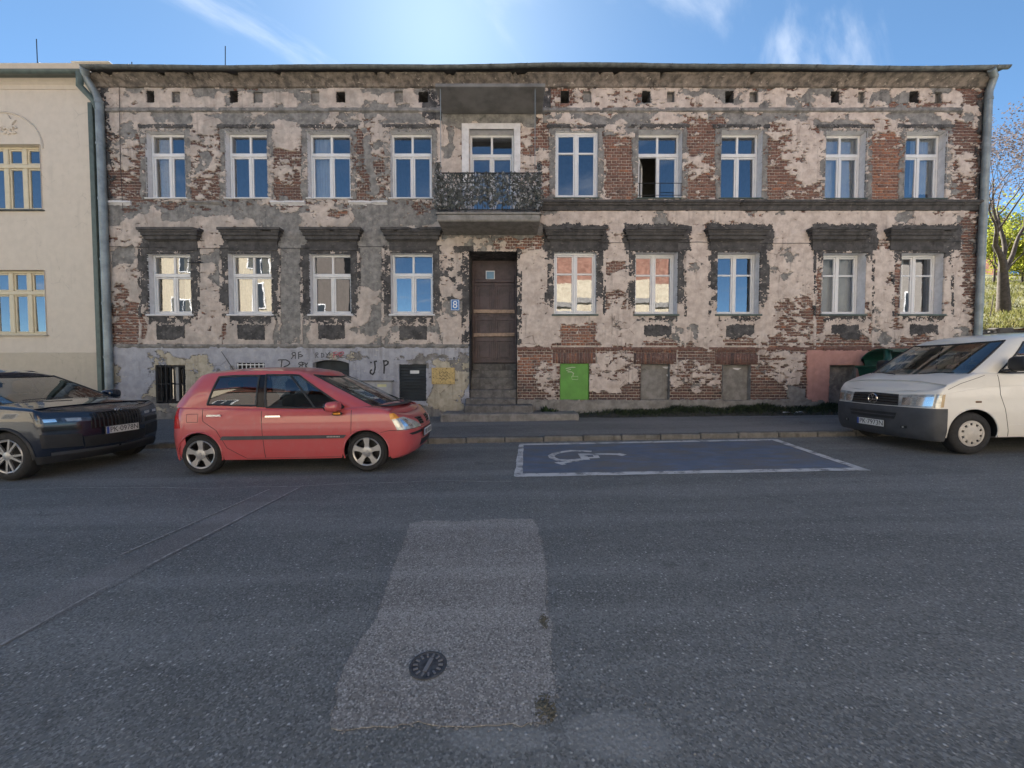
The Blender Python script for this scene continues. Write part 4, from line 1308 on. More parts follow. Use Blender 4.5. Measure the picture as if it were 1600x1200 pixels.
# chimney stub and roof antennas at the left end
cx_, _, cz_ = at(168, 104, DW + 3.0)
mb = MB(); mb.bbox(cx_ - .6, cx_ + .75, DW + 2.6, DW + 3.5, cz_ - 2.2, at(168, 102, DW + 2.6)[2] + .03, .02); mb.bbox(cx_ - .7, cx_ + .55, DW + 2.5, DW + 3.6, at(168, 102, DW + 2.6)[2] + .031, at(168, 98.5, DW + 2.6)[2], .02)
mb.build('chimney', M['neighbour'], house)
for (u, v0, v1) in ((352, 72, 108), (206, 97, 108)):
    mb = MB(); p0 = at(u, v1 + 6, DW + 1.5); p1 = at(u, v0, DW + 1.5); mb.tube([p0, p1], .012, 5); mb.build('lightning_rod', M['iron'], house)

# ---- downpipes
def downpipe(pts, r, mat, joints, name='downpipe', parent=house):
    mb = MB(); mb.tube(pts, r, 14)
    o = mb.build(name, mat, parent, smooth=50)
    a, b = Vector(pts[-2]), Vector(pts[-1])
    for f in joints:
        p = a + (b - a) * f; mb = MB(); mb.tube([p + Vector((0, 0, .03)), p - Vector((0, 0, .03))], r + .012, 14)
        mb.build('pipe_collar', mat, o, smooth=50)
    return o
PY = DW - .12
ptop = at(141, 118, PY - .2)
downpipe([(at(133, 112, EY)[0] + .05, EY - .05, eave_z(-10.8) - .05), (at(134, 128, PY - .15)[0], PY - .17, at(134, 127, PY)[2]), (at(150, 143, PY)[0], PY - .02, at(150, 146, PY)[2]),
          (at(155, 158, PY)[0], PY, at(155, 160, PY)[2]), (at(164, 400, PY)[0] - .0, PY, z_pave(-10.6, PY) + .03)], .088, M['zinc'], (.0, .13, .30, .49, .63, .80), 'downpipe')
downpipe([(at(1545, 112, EY)[0], EY - .05, eave_z(12) - .06), (at(1546, 126, PY)[0], PY - .1, at(1546, 124, PY)[2]), (at(1545, 145, PY)[0], PY, at(1545, 145, PY)[2]),
          (at(1535, 330, PY)[0], PY, z_pave(12.3, PY) + .02)], .078, M['zinc'], (.02, .16, .33, .50, .66, .80), 'downpipe')

# ---- canopy and balcony
bx0, bx1 = at(681, 337, DW - 1.0)[0], at(846, 337, DW - 1.0)[0]
bz1, bz0 = at(760, 331, DW - 1.0)[2], at(760, 345, DW - 1.0)[2]
mb = MB(); mb.bbox(bx0 + .04, bx1 - .04, DW - .97, DW - .03, bz0, bz1 - .05, .01); mb.bbox(bx0, bx1, DW - 1.0, DW - .03, bz1 - .049, bz1, .008)
mb.bbox(bx0 + .03, bx1 - .03, DW - .985, DW - .955, bz0 + .02, bz1 - .06, .008)
balc = mb.build('balcony', M['concrete'], house)
cz0, cz1 = at(760, 135.5, DW - 1.0)[2], at(760, 130, DW - 1.0)[2]
cx0, cx1 = at(680, 133, DW - 1.0)[0], at(852, 133, DW - 1.0)[0]
mb = MB(); mb.bbox(cx0, cx1, DW - 1.0, DW - .03, cz0, cz1, .012)
mb.build('canopy', simple('grey canopy soffit', (.17, .165, .16), .9, vary=.25, scale=2.5, bump=.4), house)
FY = DW - .97
rz1 = at(760, 270.5, FY)[2]; rz0 = bz1 + .05
mb = MB()
mb.bbox(bx0 + .05, bx1 - .05, FY - .015, FY + .015, rz1 - .012, rz1 + .012, .004); mb.bbox(bx0 + .05, bx1 - .05, FY - .012, FY + .012, rz0, rz0 + .02, .004)
for sx in (bx0 + .05, bx1 - .05):
    mb.bbox(sx - .012, sx + .012, FY + .015, DW - .02, rz1 - .011, rz1 + .011, .004); mb.bbox(sx - .012, sx + .012, FY + .015, DW - .02, rz0, rz0 + .02, .004)
    mb.bbox(sx - .018, sx + .018, FY - .018, FY + .018, bz1, at(690, 255, FY)[2], .004)
k = 0
x = bx0 + .15
while x < bx1 - .1:
    mb.box(x - .006, x + .006, FY - .006, FY + .006, rz0 + .02, rz1 - .012); x += .12
rail = mb.build('balcony_railing', M['iron'], balc)
# dark leaf screen tied to the railing
LV, LF, LM = [], [], []
def leaf(p, nrm, s):
    n_ = Vector(nrm).normalized(); a = n_.orthogonal().normalized(); a.rotate(Matrix.Rotation(rng.uniform(0, 6.28), 3, n_)); b = n_.cross(a)
    k = len(LV)
    for (q, w) in ((-1, 0), (0, -.45), (1, 0), (0, .45)): LV.append(tuple(Vector(p) + a * q * s + b * w * s))
    LF.append((k, k + 1, k + 2, k + 3))
    LM.append(1 if rng.random() < .22 else 0)
for i in range(2300):
    x = rng.uniform(bx0 + .03, bx1 - .03); z = rng.uniform(rz0 + .10 - .06 * rng.random(), rz1)
    if rng.random() < .25: z = rng.uniform(rz0, rz1)
    u = (x - bx0) / (bx1 - bx0)
    if .30 < u < .72 and z < rz0 + .13 and rng.random() < .75: continue
    if .30 < u < .72 and rng.random() < .18: continue
    leaf((x, FY + rng.uniform(-.04, .035), z), (rng.gauss(0, .3), -1, rng.gauss(0, .3)), rng.uniform(.026, .066))
for sx in (bx0 + .05, bx1 - .05):
    for i in range(900):
        leaf((sx + rng.uniform(-.04, .04), rng.uniform(FY, DW - .05), rng.uniform(rz0, rz1)), (1 if sx > -.5 else -1, rng.gauss(0, .5), rng.gauss(0, .5)), rng.uniform(.022, .048))
    zt_ = at(690, 254, FY)[2]
    for i in range(420):
        t = rng.random(); z = rz0 + (zt_ - rz0) * t
        a = rng.uniform(0, 6.28); rr = rng.uniform(.02, .11) * (1.15 - .5 * t)
        leaf((sx + rr * math.cos(a), FY + rr * math.sin(a), z), (math.cos(a), math.sin(a) - .6, rng.gauss(0, .5)), rng.uniform(.022, .045))
me = np_mesh('leaf_screen', LV, np.array(LF)); 
o = link('leaf_screen', me, balc, [M['camo'], M['camolight']]); me.polygons.foreach_set('material_index', LM); tag(o, kind='stuff')
# two thin steel hangers between canopy and balcony
for u in (688.5, 836):
    mb = MB(); xx = at(u, 200, DW - .93)[0]; mb.tube([(xx, DW - .93, cz0 - .0), (xx, DW - .93, rz1)], .009, 6); mb.build('hanger_rod', M['zinc'], balc)

# ---- entrance: deep recess, boarded double door, steps
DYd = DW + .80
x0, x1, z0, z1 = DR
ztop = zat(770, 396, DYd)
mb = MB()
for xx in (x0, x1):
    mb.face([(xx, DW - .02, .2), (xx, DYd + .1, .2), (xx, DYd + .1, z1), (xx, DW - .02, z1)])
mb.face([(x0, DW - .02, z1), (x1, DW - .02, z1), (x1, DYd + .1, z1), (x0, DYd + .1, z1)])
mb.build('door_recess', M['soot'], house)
dz0 = zat(770, 567.5, DYd); dzt = zat(770, 440, DYd)
mb = MB(); fr = .07
mb.bbox(x0, x0 + fr, DYd, DYd + .09, dz0, z1 - .003, .01); mb.bbox(x1 - fr, x1, DYd, DYd + .09, dz0, z1 - .003, .01)
mb.bbox(x0 + fr, x1 - fr, DYd - .015, DYd + .085, dzt - .03, dzt + .07, .012)
mb.box(x0 + fr, x1 - fr, DYd + .04, DYd + .08, dzt + .07, z1 - .003)
door = mb.build('front_door', M['darkdoor'], house, smooth=None)
door['label'] = 'dark brown double door boarded shut with two planks'
xm = (x0 + x1) / 2
for (a, b) in ((x0 + fr, xm - .004), (xm + .004, x1 - fr)):
    mb = MB(); zt2 = dzt - .032
    mb.box(a, b, DYd + .03, DYd + .07, dz0 + .01, zt2)
    s = .085
    hs = [(dz0 + .10, dz0 + .62), (dz0 + .76, dz0 + 1.22), (dz0 + 1.30, zt2 - .09)]
    yf = DYd + .008
    zl = dz0 + .01
    for (p, q) in hs:
        mb.bbox(a, b, yf, DYd + .03, zl, p, .008); zl = q
        mb.bbox(a, a + s, yf + .001, DYd + .03, p, q, .008); mb.bbox(b - s, b, yf + .001, DYd + .03, p, q, .008)
        mb.bbox(a + s + .05, b - s - .05, yf + .006, DYd + .03, p + .06, q - .06, .015)
    mb.bbox(a, b, yf, DYd + .03, zl, zt2, .008)
    mb.build('door_leaf', M['darkdoor'], door)
mb = MB(); mb.bbox(xm - .02, xm + .025, DYd - .02, DYd + .01, dz0 + .02, dzt - .04, .008); mb.build('meeting_stile', M['darkdoor'], door)
for (v, tilt) in ((486.5, .01), (523, -.012)):
    zc1 = zat(770, v, DYd - .05); mb = MB(); hh = .05
    xa_, xb_ = at(740, v, DYd - .05)[0], at(804, v, DYd - .05)[0]
    mb.bbox(xa_, xb_, DYd - .055, DYd - .022, zc1 - hh, zc1 + hh, .004)
    o = mb.build('nailed_plank', M['plank'], door)
    o.rotation_euler = (0, tilt, 0)
# steps: four inside the recess, broad stoop slabs before the wall
spec = [(568, DYd - .06, None), (578.5, DYd - .28, None), (590, DYd - .50, None), (609, DW + .06, None), (622.5, DW - .28, (727, 806)), (633.5, DW - .58, (725, 833)), (646.5, DW - .80, (688, 905))]
prev = DYd + .12
for k, (v, yf, uu) in enumerate(spec):
    zt1 = at(770, v, yf)[2]
    if uu is None: xa_, xb_ = x0 + .004, x1 - .004
    else: xa_, xb_ = at(uu[0], v, yf)[0], at(uu[1], v, yf)[0]
    mb = MB()
    mb.bbox(xa_, xb_, yf, (prev if uu is None else DW - .055), .15 if uu else zt1 - .42, zt1, .02)
    mb.build('step', M['stepstone'] if k < 6 else M['concrete'], house)
    prev = yf + .30 if uu is None else prev
# thin handrail pipe at the left of the recess
mb = MB(); px = x0 + .03
mb.tube([(px, DW - .15, at(735, 610, DW - .15)[2]), (px, DW - .15, at(740, 545, DW - .15)[2]), (px, DW + .3, at(741, 500, DW + .3)[2])], .018, 8); mb.build('handrail', M['iron'], house, smooth=50)

# ---- basement openings
def box_recess(r, d, mat, name='basement_opening', yf=DW - .03):
    x0, x1, z0, z1 = r; mb = MB(); ya, yb = yf, DW + d
    for f in ([(x0, ya, z0), (x0, yb, z0), (x0, yb, z1), (x0, ya, z1)], [(x1, ya, z0), (x1, yb, z0), (x1, yb, z1), (x1, ya, z1)],
              [(x0, ya, z1), (x1, ya, z1), (x1, yb, z1), (x0, yb, z1)], [(x0, ya, z0), (x1, ya, z0), (x1, yb, z0), (x0, yb, z0)]): mb.face(f)
    return mb.build(name, mat, house)
for q, r_ in enumerate(BA):
    x0, x1, z0, z1 = r_
    if q in (0, 1):
        w = window(x0, x1, z0, z1, style='cross', depth=.20, name='basement_window', mat=M['soot'], frame_mat=M['iron'], rows=.0001 + .5)
        mb = MB()
        nb = 7
        for k in range(nb):
            xx = x0 + .04 + (x1 - x0 - .08) * k / (nb - 1); mb.box(xx - .008, xx + .008, DW - .03, DW - .014, z0 + .01, z1 - .01)
        for zz1 in (z0 + .05, (z0 + z1) / 2, z1 - .05): mb.box(x0 + .004, x1 - .004, DW - .013, DW - .005, zz1 - .012, zz1 + .012)
        mb.build('window_bars', M['iron'] if q == 0 else M['white'], w)
        if q == 0:
            mb = MB(); mb.box(x0 + .54 * (x1 - x0), x0 + .63 * (x1 - x0), DW + .10, DW + .14, z0 + .03, z1 - .03); mb.build('inner_frame', M['meter'], w)
    else:
        o = box_recess(r_, {2: .22, 3: .07, 4: .06, 5: .16, 6: .16, 7: .2}[q], {2: M['bluegrey'], 3: M['bluegrey'], 4: M['green'], 5: M['concrete'], 6: M['concrete'], 7: M['render']}[q])
        d = {2: .16, 3: .04, 4: .02, 5: .11, 6: .11, 7: .16}[q]
        mt = {2: M['darkpanel'], 3: M['darkpanel'], 4: M['green'], 5: M['concrete'], 6: M['concrete'], 7: M['render']}[q]
        mb = MB()
        nm = {2: 'steel_panel', 3: 'steel_shutter', 4: 'green_board', 5: 'cement_infill', 6: 'cement_infill', 7: 'steel_shutter'}[q]
        if q == 3:
            n = 12
            for k in range(n): mb.bbox(x0 + .004, x1 - .004, DW + d - .012, DW + d + .03, z0 + .004 + (z1 - z0 - .01) * k / n, z0 + .001 + (z1 - z0 - .01) * (k + 1) / n, .006)
        elif q == 2:
            for k in range(4): mb.bbox(x0 + .004, x1 - .004, DW + d + .01 * (k % 2), DW + d + .05, z0 + .004 + (z1 - z0 - .01) * k / 4, z0 + (z1 - z0 - .01) * (k + 1) / 4, .006)
        else:
            mb.bbox(x0 + .003, x1 - .003, DW + d, DW + d + .04, z0 + .003, z1 - .003, .006)
        mb.build(nm, mt, o)
# arched top of the third basement opening: plaster filling the corners
x0, x1, z0, z1 = BA[2]
mb = MB(); h = .085
for s in (0, 1):
    poly = [(x0 - .01, z1 + .01)] + [(x0 - .01 + (x1 - x0 + .02) * t / 16 * .5, z1 - h * (1 - math.sin(math.pi / 2 * t / 16)) ** 1.6) for t in range(17)]
    if s: poly = [(x0 + x1 - p[0], p[1]) for p in poly]
    mb.prism(poly, 'y', DW - .027, DW + .1)
mb.build('arch_corner', M['bluegrey'], house)
# ================================================================== things fixed to the wall and lying before it
def ribbon(mb, pts, w, y, seed=0):
    """flat stroke on a wall plane"""
    r = random.Random(seed); P = [Vector((p[0], p[1])) for p in pts]
    L_, R_ = [], []
    for i, p in enumerate(P):
        d = (P[min(i + 1, len(P) - 1)] - P[max(i - 1, 0)])
        if d.length < 1e-6: d = Vector((1, 0))
        d.normalize(); n_ = Vector((-d.y, d.x)) * w / 2 * r.uniform(.8, 1.15); L_.append(p + n_); R_.append(p - n_)
    for i in range(len(P) - 1):
        mb.face([(q.x, y, q.y) for q in (L_[i], L_[i + 1], R_[i + 1], R_[i])])
def gz_(q):                                     # graffiti were measured on an 8x enlargement of the plinth
    return at(420 + q[0] / 8, 540 + q[1] / 8, DW - .04)
def graffiti(name, strokes, w, mat):
    mb = MB()
    for k, st in enumerate(strokes):
        P = [gz_(p) for p in st]; Q = []
        for i in range(len(P) - 1):
            for t in range(4): Q.append((P[i][0] + (P[i + 1][0] - P[i][0]) * t / 4, P[i][2] + (P[i + 1][2] - P[i][2]) * t / 4))
        Q.append((P[-1][0], P[-1][2]))
        ribbon(mb, Q, w, DW - .0405 - .0012 * k, k)
    return mb.build(name, mat, house)
GF = [('graffiti', [[(85, 185), (150, 178), (215, 178), (255, 200), (262, 225), (235, 250), (185, 265)], [(165, 182), (158, 240), (152, 300)], [(228, 292), (246, 294)]], .030, 'spray'),
      ('graffiti', [[(330, 85), (332, 165)], [(330, 85), (300, 88), (288, 105), (300, 122), (330, 122)], [(312, 124), (280, 168)], [(372, 82), (374, 168)], [(372, 84), (405, 78)], [(374, 118), (400, 112), (425, 125), (410, 140), (380, 138)]], .022, 'spray'),
      ('graffiti', [[(588, 90), (588, 155)], [(588, 92), (612, 90), (618, 108), (590, 120), (620, 155)], [(658, 90), (658, 150)], [(658, 92), (690, 108), (688, 135), (660, 148)], [(710, 88), (732, 118)], [(765, 78), (732, 118), (722, 150)]], .016, 'spray'),
      ('graffiti', [[(812, 82), (812, 155)], [(812, 84), (852, 78)], [(812, 118), (860, 112)], [(866, 82), (866, 120)], [(885, 85), (885, 135)], [(885, 85), (930, 78), (942, 92), (890, 135)]], .020, 'sprayred'),
      ('graffiti', [[(420, 205), (415, 292)], [(418, 205), (380, 212), (372, 232), (414, 246)], [(398, 248), (360, 290)], [(420, 210), (445, 215), (440, 235), (420, 240)], [(460, 215), (462, 290)], [(490, 212), (464, 250), (492, 292)]], .022, 'spray'),
      ('graffiti', [[(1268, 212), (1320, 200), (1368, 190)], [(1322, 200), (1330, 270), (1322, 330), (1298, 362), (1270, 345), (1268, 318), (1290, 300)], [(1436, 180), (1444, 270), (1440, 350)], [(1430, 200), (1470, 188), (1495, 205), (1485, 232), (1440, 258)]], .042, 'spray')]
for nm, st, w, mt in GF: graffiti(nm, st, w, M[mt])

# house number sign
sgx, sgz = fx(711.5, 477); mb = MB(); mb.bbox(sgx - .115, sgx + .115, DW - .055, DW - .03, sgz - .145, sgz + .145, .006)
sign = mb.build('house_number_sign', M['signblue']); tag(sign, 'small blue enamel plate with white number 8 beside the door', 'sign')
me = text_mesh('8', .27, .001); me.transform(Matrix.Translation((sgx, DW - .0575, sgz)) @ Matrix.Rotation(R(90), 4, 'X')); link('numeral', me, sign, M['white'])
mb = MB()
for (a, b, c, d) in ((-.105, .105, .125, .135), (-.105, .105, -.135, -.125), (-.105, -.095, -.125, .125), (.095, .105, -.125, .125)): mb.box(sgx + a, sgx + b, DW - .0572, DW - .0548, sgz + c, sgz + d)
mb.build('border_line', M['white'], sign)
# notice sheets on the door
nx_, _, nz_ = at(766, 430, DW + .80)
mb = MB(); mb.bbox(nx_ - .13, nx_ + .13, DW + .808, DW + .832, nz_ - .13, nz_ + .13, .003)
o = mb.build('notice_sheet', M['white']); tag(o, 'pale blue paper notice in white border on the dark door transom', 'notice')
mb = MB(); mb.box(nx_ - .105, nx_ + .105, DW + .805, DW + .8085, nz_ - .10, nz_ + .10); mb.build('printed_field', simple('pale blue print', (.20, .36, .52), .6), o)
px_, _, pz_ = at(647.5, 581.5, DW); mb = MB(); mb.bbox(px_ - .12, px_ + .12, DW + .018, DW + .0275, pz_ - .04, pz_ + .045, .002)
o = mb.build('paper_notice', M['paper']); tag(o, 'white paper slip stuck on the dark shutter left of the steps', 'notice')
# yellowed plywood board
r_ = rect_px(675, 574.5, 711, 600); mb = MB(); mb.bbox(r_[0], r_[1], DW - .06, DW - .028, r_[2], r_[3], .004)
bo = mb.build('plywood_board', M['osb']); tag(bo, 'yellow plywood board with scribbles screwed to the plinth beside the steps', 'board')
mb = MB(); rr = random.Random(4)
for k in range(26):
    xx = r_[0] + (r_[1] - r_[0]) * (.08 + .84 * (k % 7) / 6) + rr.uniform(-.012, .012); zz0 = r_[2] + (r_[3] - r_[2]) * (.1 + .8 * ((k // 7) / 3)) + rr.uniform(-.02, .02)
    mb.lathe([(rr.uniform(.006, .014), 0), (0, -.003)], (xx, DW - .0605, zz0), 'Y', 8)
mb.build('screw_heads', M['iron'], bo)
mb = MB()
for k in range(3):
    ribbon(mb, [(r_[0] + .2 + .035 * i, r_[2] + .13 + .09 * k + .03 * math.sin(i * 2.2 + k)) for i in range(8)], .012, DW - .0615 - .0006 * k, k)
mb.build('scribble', M['spray'], bo)
# meter cabinet
r_ = rect_px(565, 596, 614, 640); mb = MB(); mb.bbox(r_[0], r_[1], DW - .14, DW - .03, r_[2], r_[3], .012)
cab = mb.build('meter_cabinet', M['meter']); tag(cab, 'grey metal meter cabinet on the plinth behind the red car bonnet', 'cabinet')
xm_ = (r_[0] + r_[1]) / 2
for (a, b) in ((r_[0] + .02, xm_ - .01), (xm_ + .01, r_[1] - .02)):
    mb = MB(); mb.bbox(a, b, DW - .155, DW - .141, r_[2] + .02, r_[3] - .03, .006); d = mb.build('cabinet_door', M['meter'], cab)
    if a > xm_:
        mb = MB(); mb.box(a + .05, b - .10, DW - .158, DW - .1552, r_[3] - .14, r_[3] - .07); mb.build('yellow_label', simple('pale yellow label', (.6, .58, .32), .6), d)
    else:
        mb = MB()
        for k in range(3): mb.box(a + .05, b - .05, DW - .157, DW - .1552, r_[2] + .2 + k * .12, r_[2] + .26 + k * .12)
        mb.build('sticker', simple('violet grey sticker', (.3, .29, .36), .6), d)
mb = MB(); mb.bbox(r_[0] - .04, r_[1] + .05, DW - .18, DW - .03, r_[3] + .002, r_[3] + .03, .006); mb.build('cabinet_roof', M['concrete'], cab)
# pole bracket stub left of the second window
mb = MB(); p = at(304, 409.5, DW - .1); mb.tube([(p[0] - .22, DW - .06, p[2]), (p[0] + .18, DW - .06, p[2])], .012, 6); mb.tube([(p[0] + .1, DW - .06, p[2]), (p[0] + .1, DW + .01, p[2])], .01, 6)
mb.build('iron_bracket', M['iron'], house)
# slack cables along the wall
for k, pts in enumerate([[(170, 385), (400, 388), (560, 385), (690, 384)], [(850, 377), (960, 379), (1090, 378), (1250, 380), (1520, 377)], [(1180, 328), (1190, 320), (1199, 308)], [(186, 130), (188, 250), (192, 330)]]):
    mb = MB(); Q = []
    for i in range(len(pts) - 1):
        for t in range(5):
            u = pts[i][0] + (pts[i + 1][0] - pts[i][0]) * t / 5; v = pts[i][1] + (pts[i + 1][1] - pts[i][1]) * t / 5 + 1.0 * math.sin(t / 5 * math.pi)
            Q.append(at(u, v, DW - (.05 if k != 2 else .2)))
    Q.append(at(*pts[-1], DW - .05)); mb.tube(Q, .006, 5); mb.build('wall_cable', M['iron'], house)

# scraps lying at the foot of the wall
for k, (u, v, w, lb) in enumerate([(1222, 643, .55, 'longer white plastic scrap in the grass at the wall foot'), (1300, 643, .45, 'white plastic scrap by the pink plinth behind the van')]):
    p = at(u, v, DW - .32); mb = MB(); n_ = 12
    for i in range(n_):
        a = p[0] + w * i / n_; b = p[0] + w * (i + 1) / n_
        zz1 = lambda x: z_pave(x, DW - .32) + .05 + .015 * math.sin(x * 17 + k); wd = lambda x: .05 + .03 * math.sin(x * 9 + k)
        mb.face([(a, DW - .32 - wd(a), zz1(a)), (b, DW - .32 - wd(b), zz1(b)), (b, DW - .30 + wd(b), zz1(b) + .012), (a, DW - .30 + wd(a), zz1(a) + .012)])
    o = mb.build('plastic_scrap', M['paper']); tag(o, lb, 'litter', 'white scraps at the wall foot')

# grass verge and weeds at the wall foot
gm = simple('verge grass', (.028, .042, .016), .8, vary=.5, scale=9)
gsoil = simple('verge soil', (.05, .048, .04), .95, vary=.4, scale=20, bump=.6)
def verge_h(x, y):
    u = to_px(np.array([x]), np.array([.6]), y)[0][0]
    t = max(0.0, (y - (DW - .46)) / .46)
    amp = .04 + .13 * float(np.clip((u - 880) / 220, 0, 1))
    return z_pave(x, y) - .012 + amp * t ** .7 * (1 + .25 * math.sin(x * 3.1) + .15 * math.sin(x * 7.7)) + .012 * math.sin(x * 11 + y * 30)
vs = sheet('verge', list(np.arange(1.3, 12.9, .12)), list(np.linspace(DW - .50, DW - .04, 7)), verge_h, gsoil)
BVv, BFf = [], []
def blade(x, y, z, h, lean, w=.007):
    a = rng.uniform(0, 6.28); dx, dy = math.cos(a), math.sin(a); k = len(BVv)
    BVv.extend([(x - dy * w, y + dx * w, z), (x + dy * w, y - dx * w, z), (x + dx * lean * .4 + dy * w * .7, y + dy * lean * .4 - dx * w * .7, z + h * .6), (x + dx * lean, y + dy * lean, z + h)])
    BFf.append((k, k + 1, k + 2, k + 3))
for i in range(15000):
    x = rng.uniform(1.6, 12.5); u = 800 + x * 59
    dens = .25 if u < 960 else (1.0 if u > 1050 else .6)
    dens *= .35 + .65 * (.5 + .5 * math.sin(x * 2.3 + 1.2 * math.sin(x * .9)))
    if rng.random() > dens: continue
    y = DW - .05 - abs(rng.gauss(0, .17))
    if y < DW - .5: continue
    blade(x, y, verge_h(x, y) - .005, rng.uniform(.03, .13), rng.uniform(.02, .09))
me = np_mesh('grass', BVv, np.array(BFf)); tag(link('grass', me, None, gm), kind='stuff')
def weed(u, v, r, n_, lb):
    p = at(u, v, DW - .25); BV2, BF2 = [], []
    z0 = z_pave(p[0], DW - .25) + .02
    for i in range(n_):
        a = rng.uniform(0, 6.28); el = rng.uniform(.3, 1.3); L_ = r * rng.uniform(.5, 1); d = Vector((math.cos(a) * math.cos(el), math.sin(a) * math.cos(el) * .6, math.sin(el)))
        s = d.cross(Vector((0, 0, 1))).normalized() * L_ * .16; c = Vector((p[0], DW - .25, z0)); k = len(BV2)
        BV2.extend([tuple(c), tuple(c + d * L_ * .6 + s), tuple(c + d * L_), tuple(c + d * L_ * .6 - s)]); BF2.append((k, k + 1, k + 2, k + 3))
    o = link('weed', np_mesh('weed', BV2, np.array(BF2)), None, simple('weed leaf', (.03, .055, .018), .7, vary=.4)); tag(o, lb, 'weed', 'weeds at the wall foot')
weed(853, 650, .34, 60, 'thin weed tuft at the edge of the strip right of the steps')
weed(864, 637, .26, 80, 'low leafy weed below and left of the green board')
weed(896, 641, .15, 40, 'tiny weed tuft under the green board')

# pale scratches on the green board and peeled rims on the cement infills
mb = MB()
for k, st in enumerate([[(884, 576), (893, 574), (899, 574)], [(885, 579), (892, 577)], [(887, 581), (893, 581), (897, 584)], [(896, 583), (895, 588)], [(893, 588), (903, 588), (903, 593), (894, 593), (893, 588)]]):
    P = [at(u, v, DW + .02) for u, v in st]; ribbon(mb, [(q[0], q[2]) for q in P], .022 if k < 4 else .012, DW + .0185 - .0006 * k, k)
mb.build('scratches', simple('pale green scratches', (.42, .50, .33), .7), house)
for (u, v, w) in ((1040, 573, .10), (1151, 575, .12), (1043, 585, .03)):
    p = at(u, v, DW + .10); mb = MB(); mb.prism([(p[0] + w * (1 + .25 * math.sin(3.1 * t)) * math.cos(t), p[2] + .05 * (1 + .3 * math.cos(2.3 * t)) * math.sin(t)) for t in np.linspace(math.pi, 2 * math.pi, 12)], 'y', DW + .102, DW + .112); mb.build('lime_drip', M['reveal'], house)
# ================================================================== the neighbour house on the left
NY = DW - .03
nb = empty('neighbour_house', (-18.5, NY, .2)); tag(nb, 'smooth cream rendered house with pale yellow framed windows left of the old brick house', 'house')
NXL = -27.0; NXR = at(151, 160, NY)[0] - .0
NXR = -10.98
def nrect(u0, v0, u1, v1): 
    um, vm = (u0 + u1) / 2, (v0 + v1) / 2
    return at(u0, vm, NY)[0], at(u1, vm, NY)[0], at(um, v1, NY)[2], at(um, v0, NY)[2]
NW = [nrect(-59, 226, 65, 328), nrect(-50, 422, 72, 523), nrect(-300, 226, -176, 328), nrect(-290, 422, -168, 523)]
nzt = at(60, 112, NY)[2]
npl = at(60, 551, NY)[2]
xs = sorted(set([NXL, NXR] + [c for o in NW for c in o[:2]])); zs = sorted(set([npl, nzt] + [c for o in NW for c in o[2:]]))
mb = MB()
for i in range(len(xs) - 1):
    for j in range(len(zs) - 1):
        cx_, cz_ = (xs[i] + xs[i + 1]) / 2, (zs[j] + zs[j + 1]) / 2
        if any(o[0] < cx_ < o[1] and o[2] < cz_ < o[3] for o in NW): continue
        mb.face([(xs[i], NY, zs[j]), (xs[i + 1], NY, zs[j]), (xs[i + 1], NY, zs[j + 1]), (xs[i], NY, zs[j + 1])])
mb.face([(NXR, NY, npl), (NXR, NY + 9, npl), (NXR, NY + 9, nzt), (NXR, NY, nzt)]); mb.face([(NXL, NY, 0), (NXL, NY + 9, 0), (NXL, NY + 9, nzt), (NXL, NY, nzt)])
mb.face([(NXL, NY + 9, 0), (NXR, NY + 9, 0), (NXR, NY + 9, nzt), (NXL, NY + 9, nzt)])
mb.build('wall', M['neighbour'], nb)
mb = MB(); mb.bbox(NXL, NXR, NY - .03, NY + .4, 0.0, npl, .012); mb.build('plinth', M['neighbour_dark'], nb)
for k, o in enumerate(NW):
    w = window(*o, style='triple', depth=.11, parent=nb, yw=NY, frame_mat=M['yellow_frame'], mat=M['neighbour'], rows=.30 if k % 2 == 0 else .34, cols=4,
               sill=(.07, .035, M['gutter'] if k % 2 == 0 else M['neighbour_dark']), blind=[(0, 1, .0, M['curtain'])] if k == 9 else None)
mb = MB(); 
mb.face([(NXL + .2, NY + 3, .2), (NXR - .2, NY + 3, .2), (NXR - .2, NY + 3, nzt - .2), (NXL + .2, NY + 3, nzt - .2)])
for zz1 in (.3, at(0, 380, NY)[2], nzt - .2): mb.face([(NXL + .2, NY + .3, zz1), (NXR - .2, NY + .3, zz1), (NXR - .2, NY + 3, zz1), (NXL + .2, NY + 3, zz1)])
for xx in (NXL + .2, -19, NXR - .2): mb.face([(xx, NY + .3, .3), (xx, NY + 3, .3), (xx, NY + 3, nzt - .2), (xx, NY + .3, nzt - .2)])
mb.build('rooms', M['interior'], nb)
# moulded cornice under the eave
def zn(v): return at(60, v, NY)[2]
pc = [(NY + .01, zn(141)), (NY - .03, zn(140)), (NY - .035, zn(134)), (NY - .09, zn(132)), (NY - .09, zn(128.5)), (NY - .12, zn(127.5)), (NY - .14, zn(120)), (NY - .22, zn(113)), (NY - .24, zn(110)), (NY + .01, zn(109))]
mb = MB(); mb.prism(pc, 'x', NXL, NXR - .02); mb.build('cornice', M['neighbour'], nb, smooth=35)
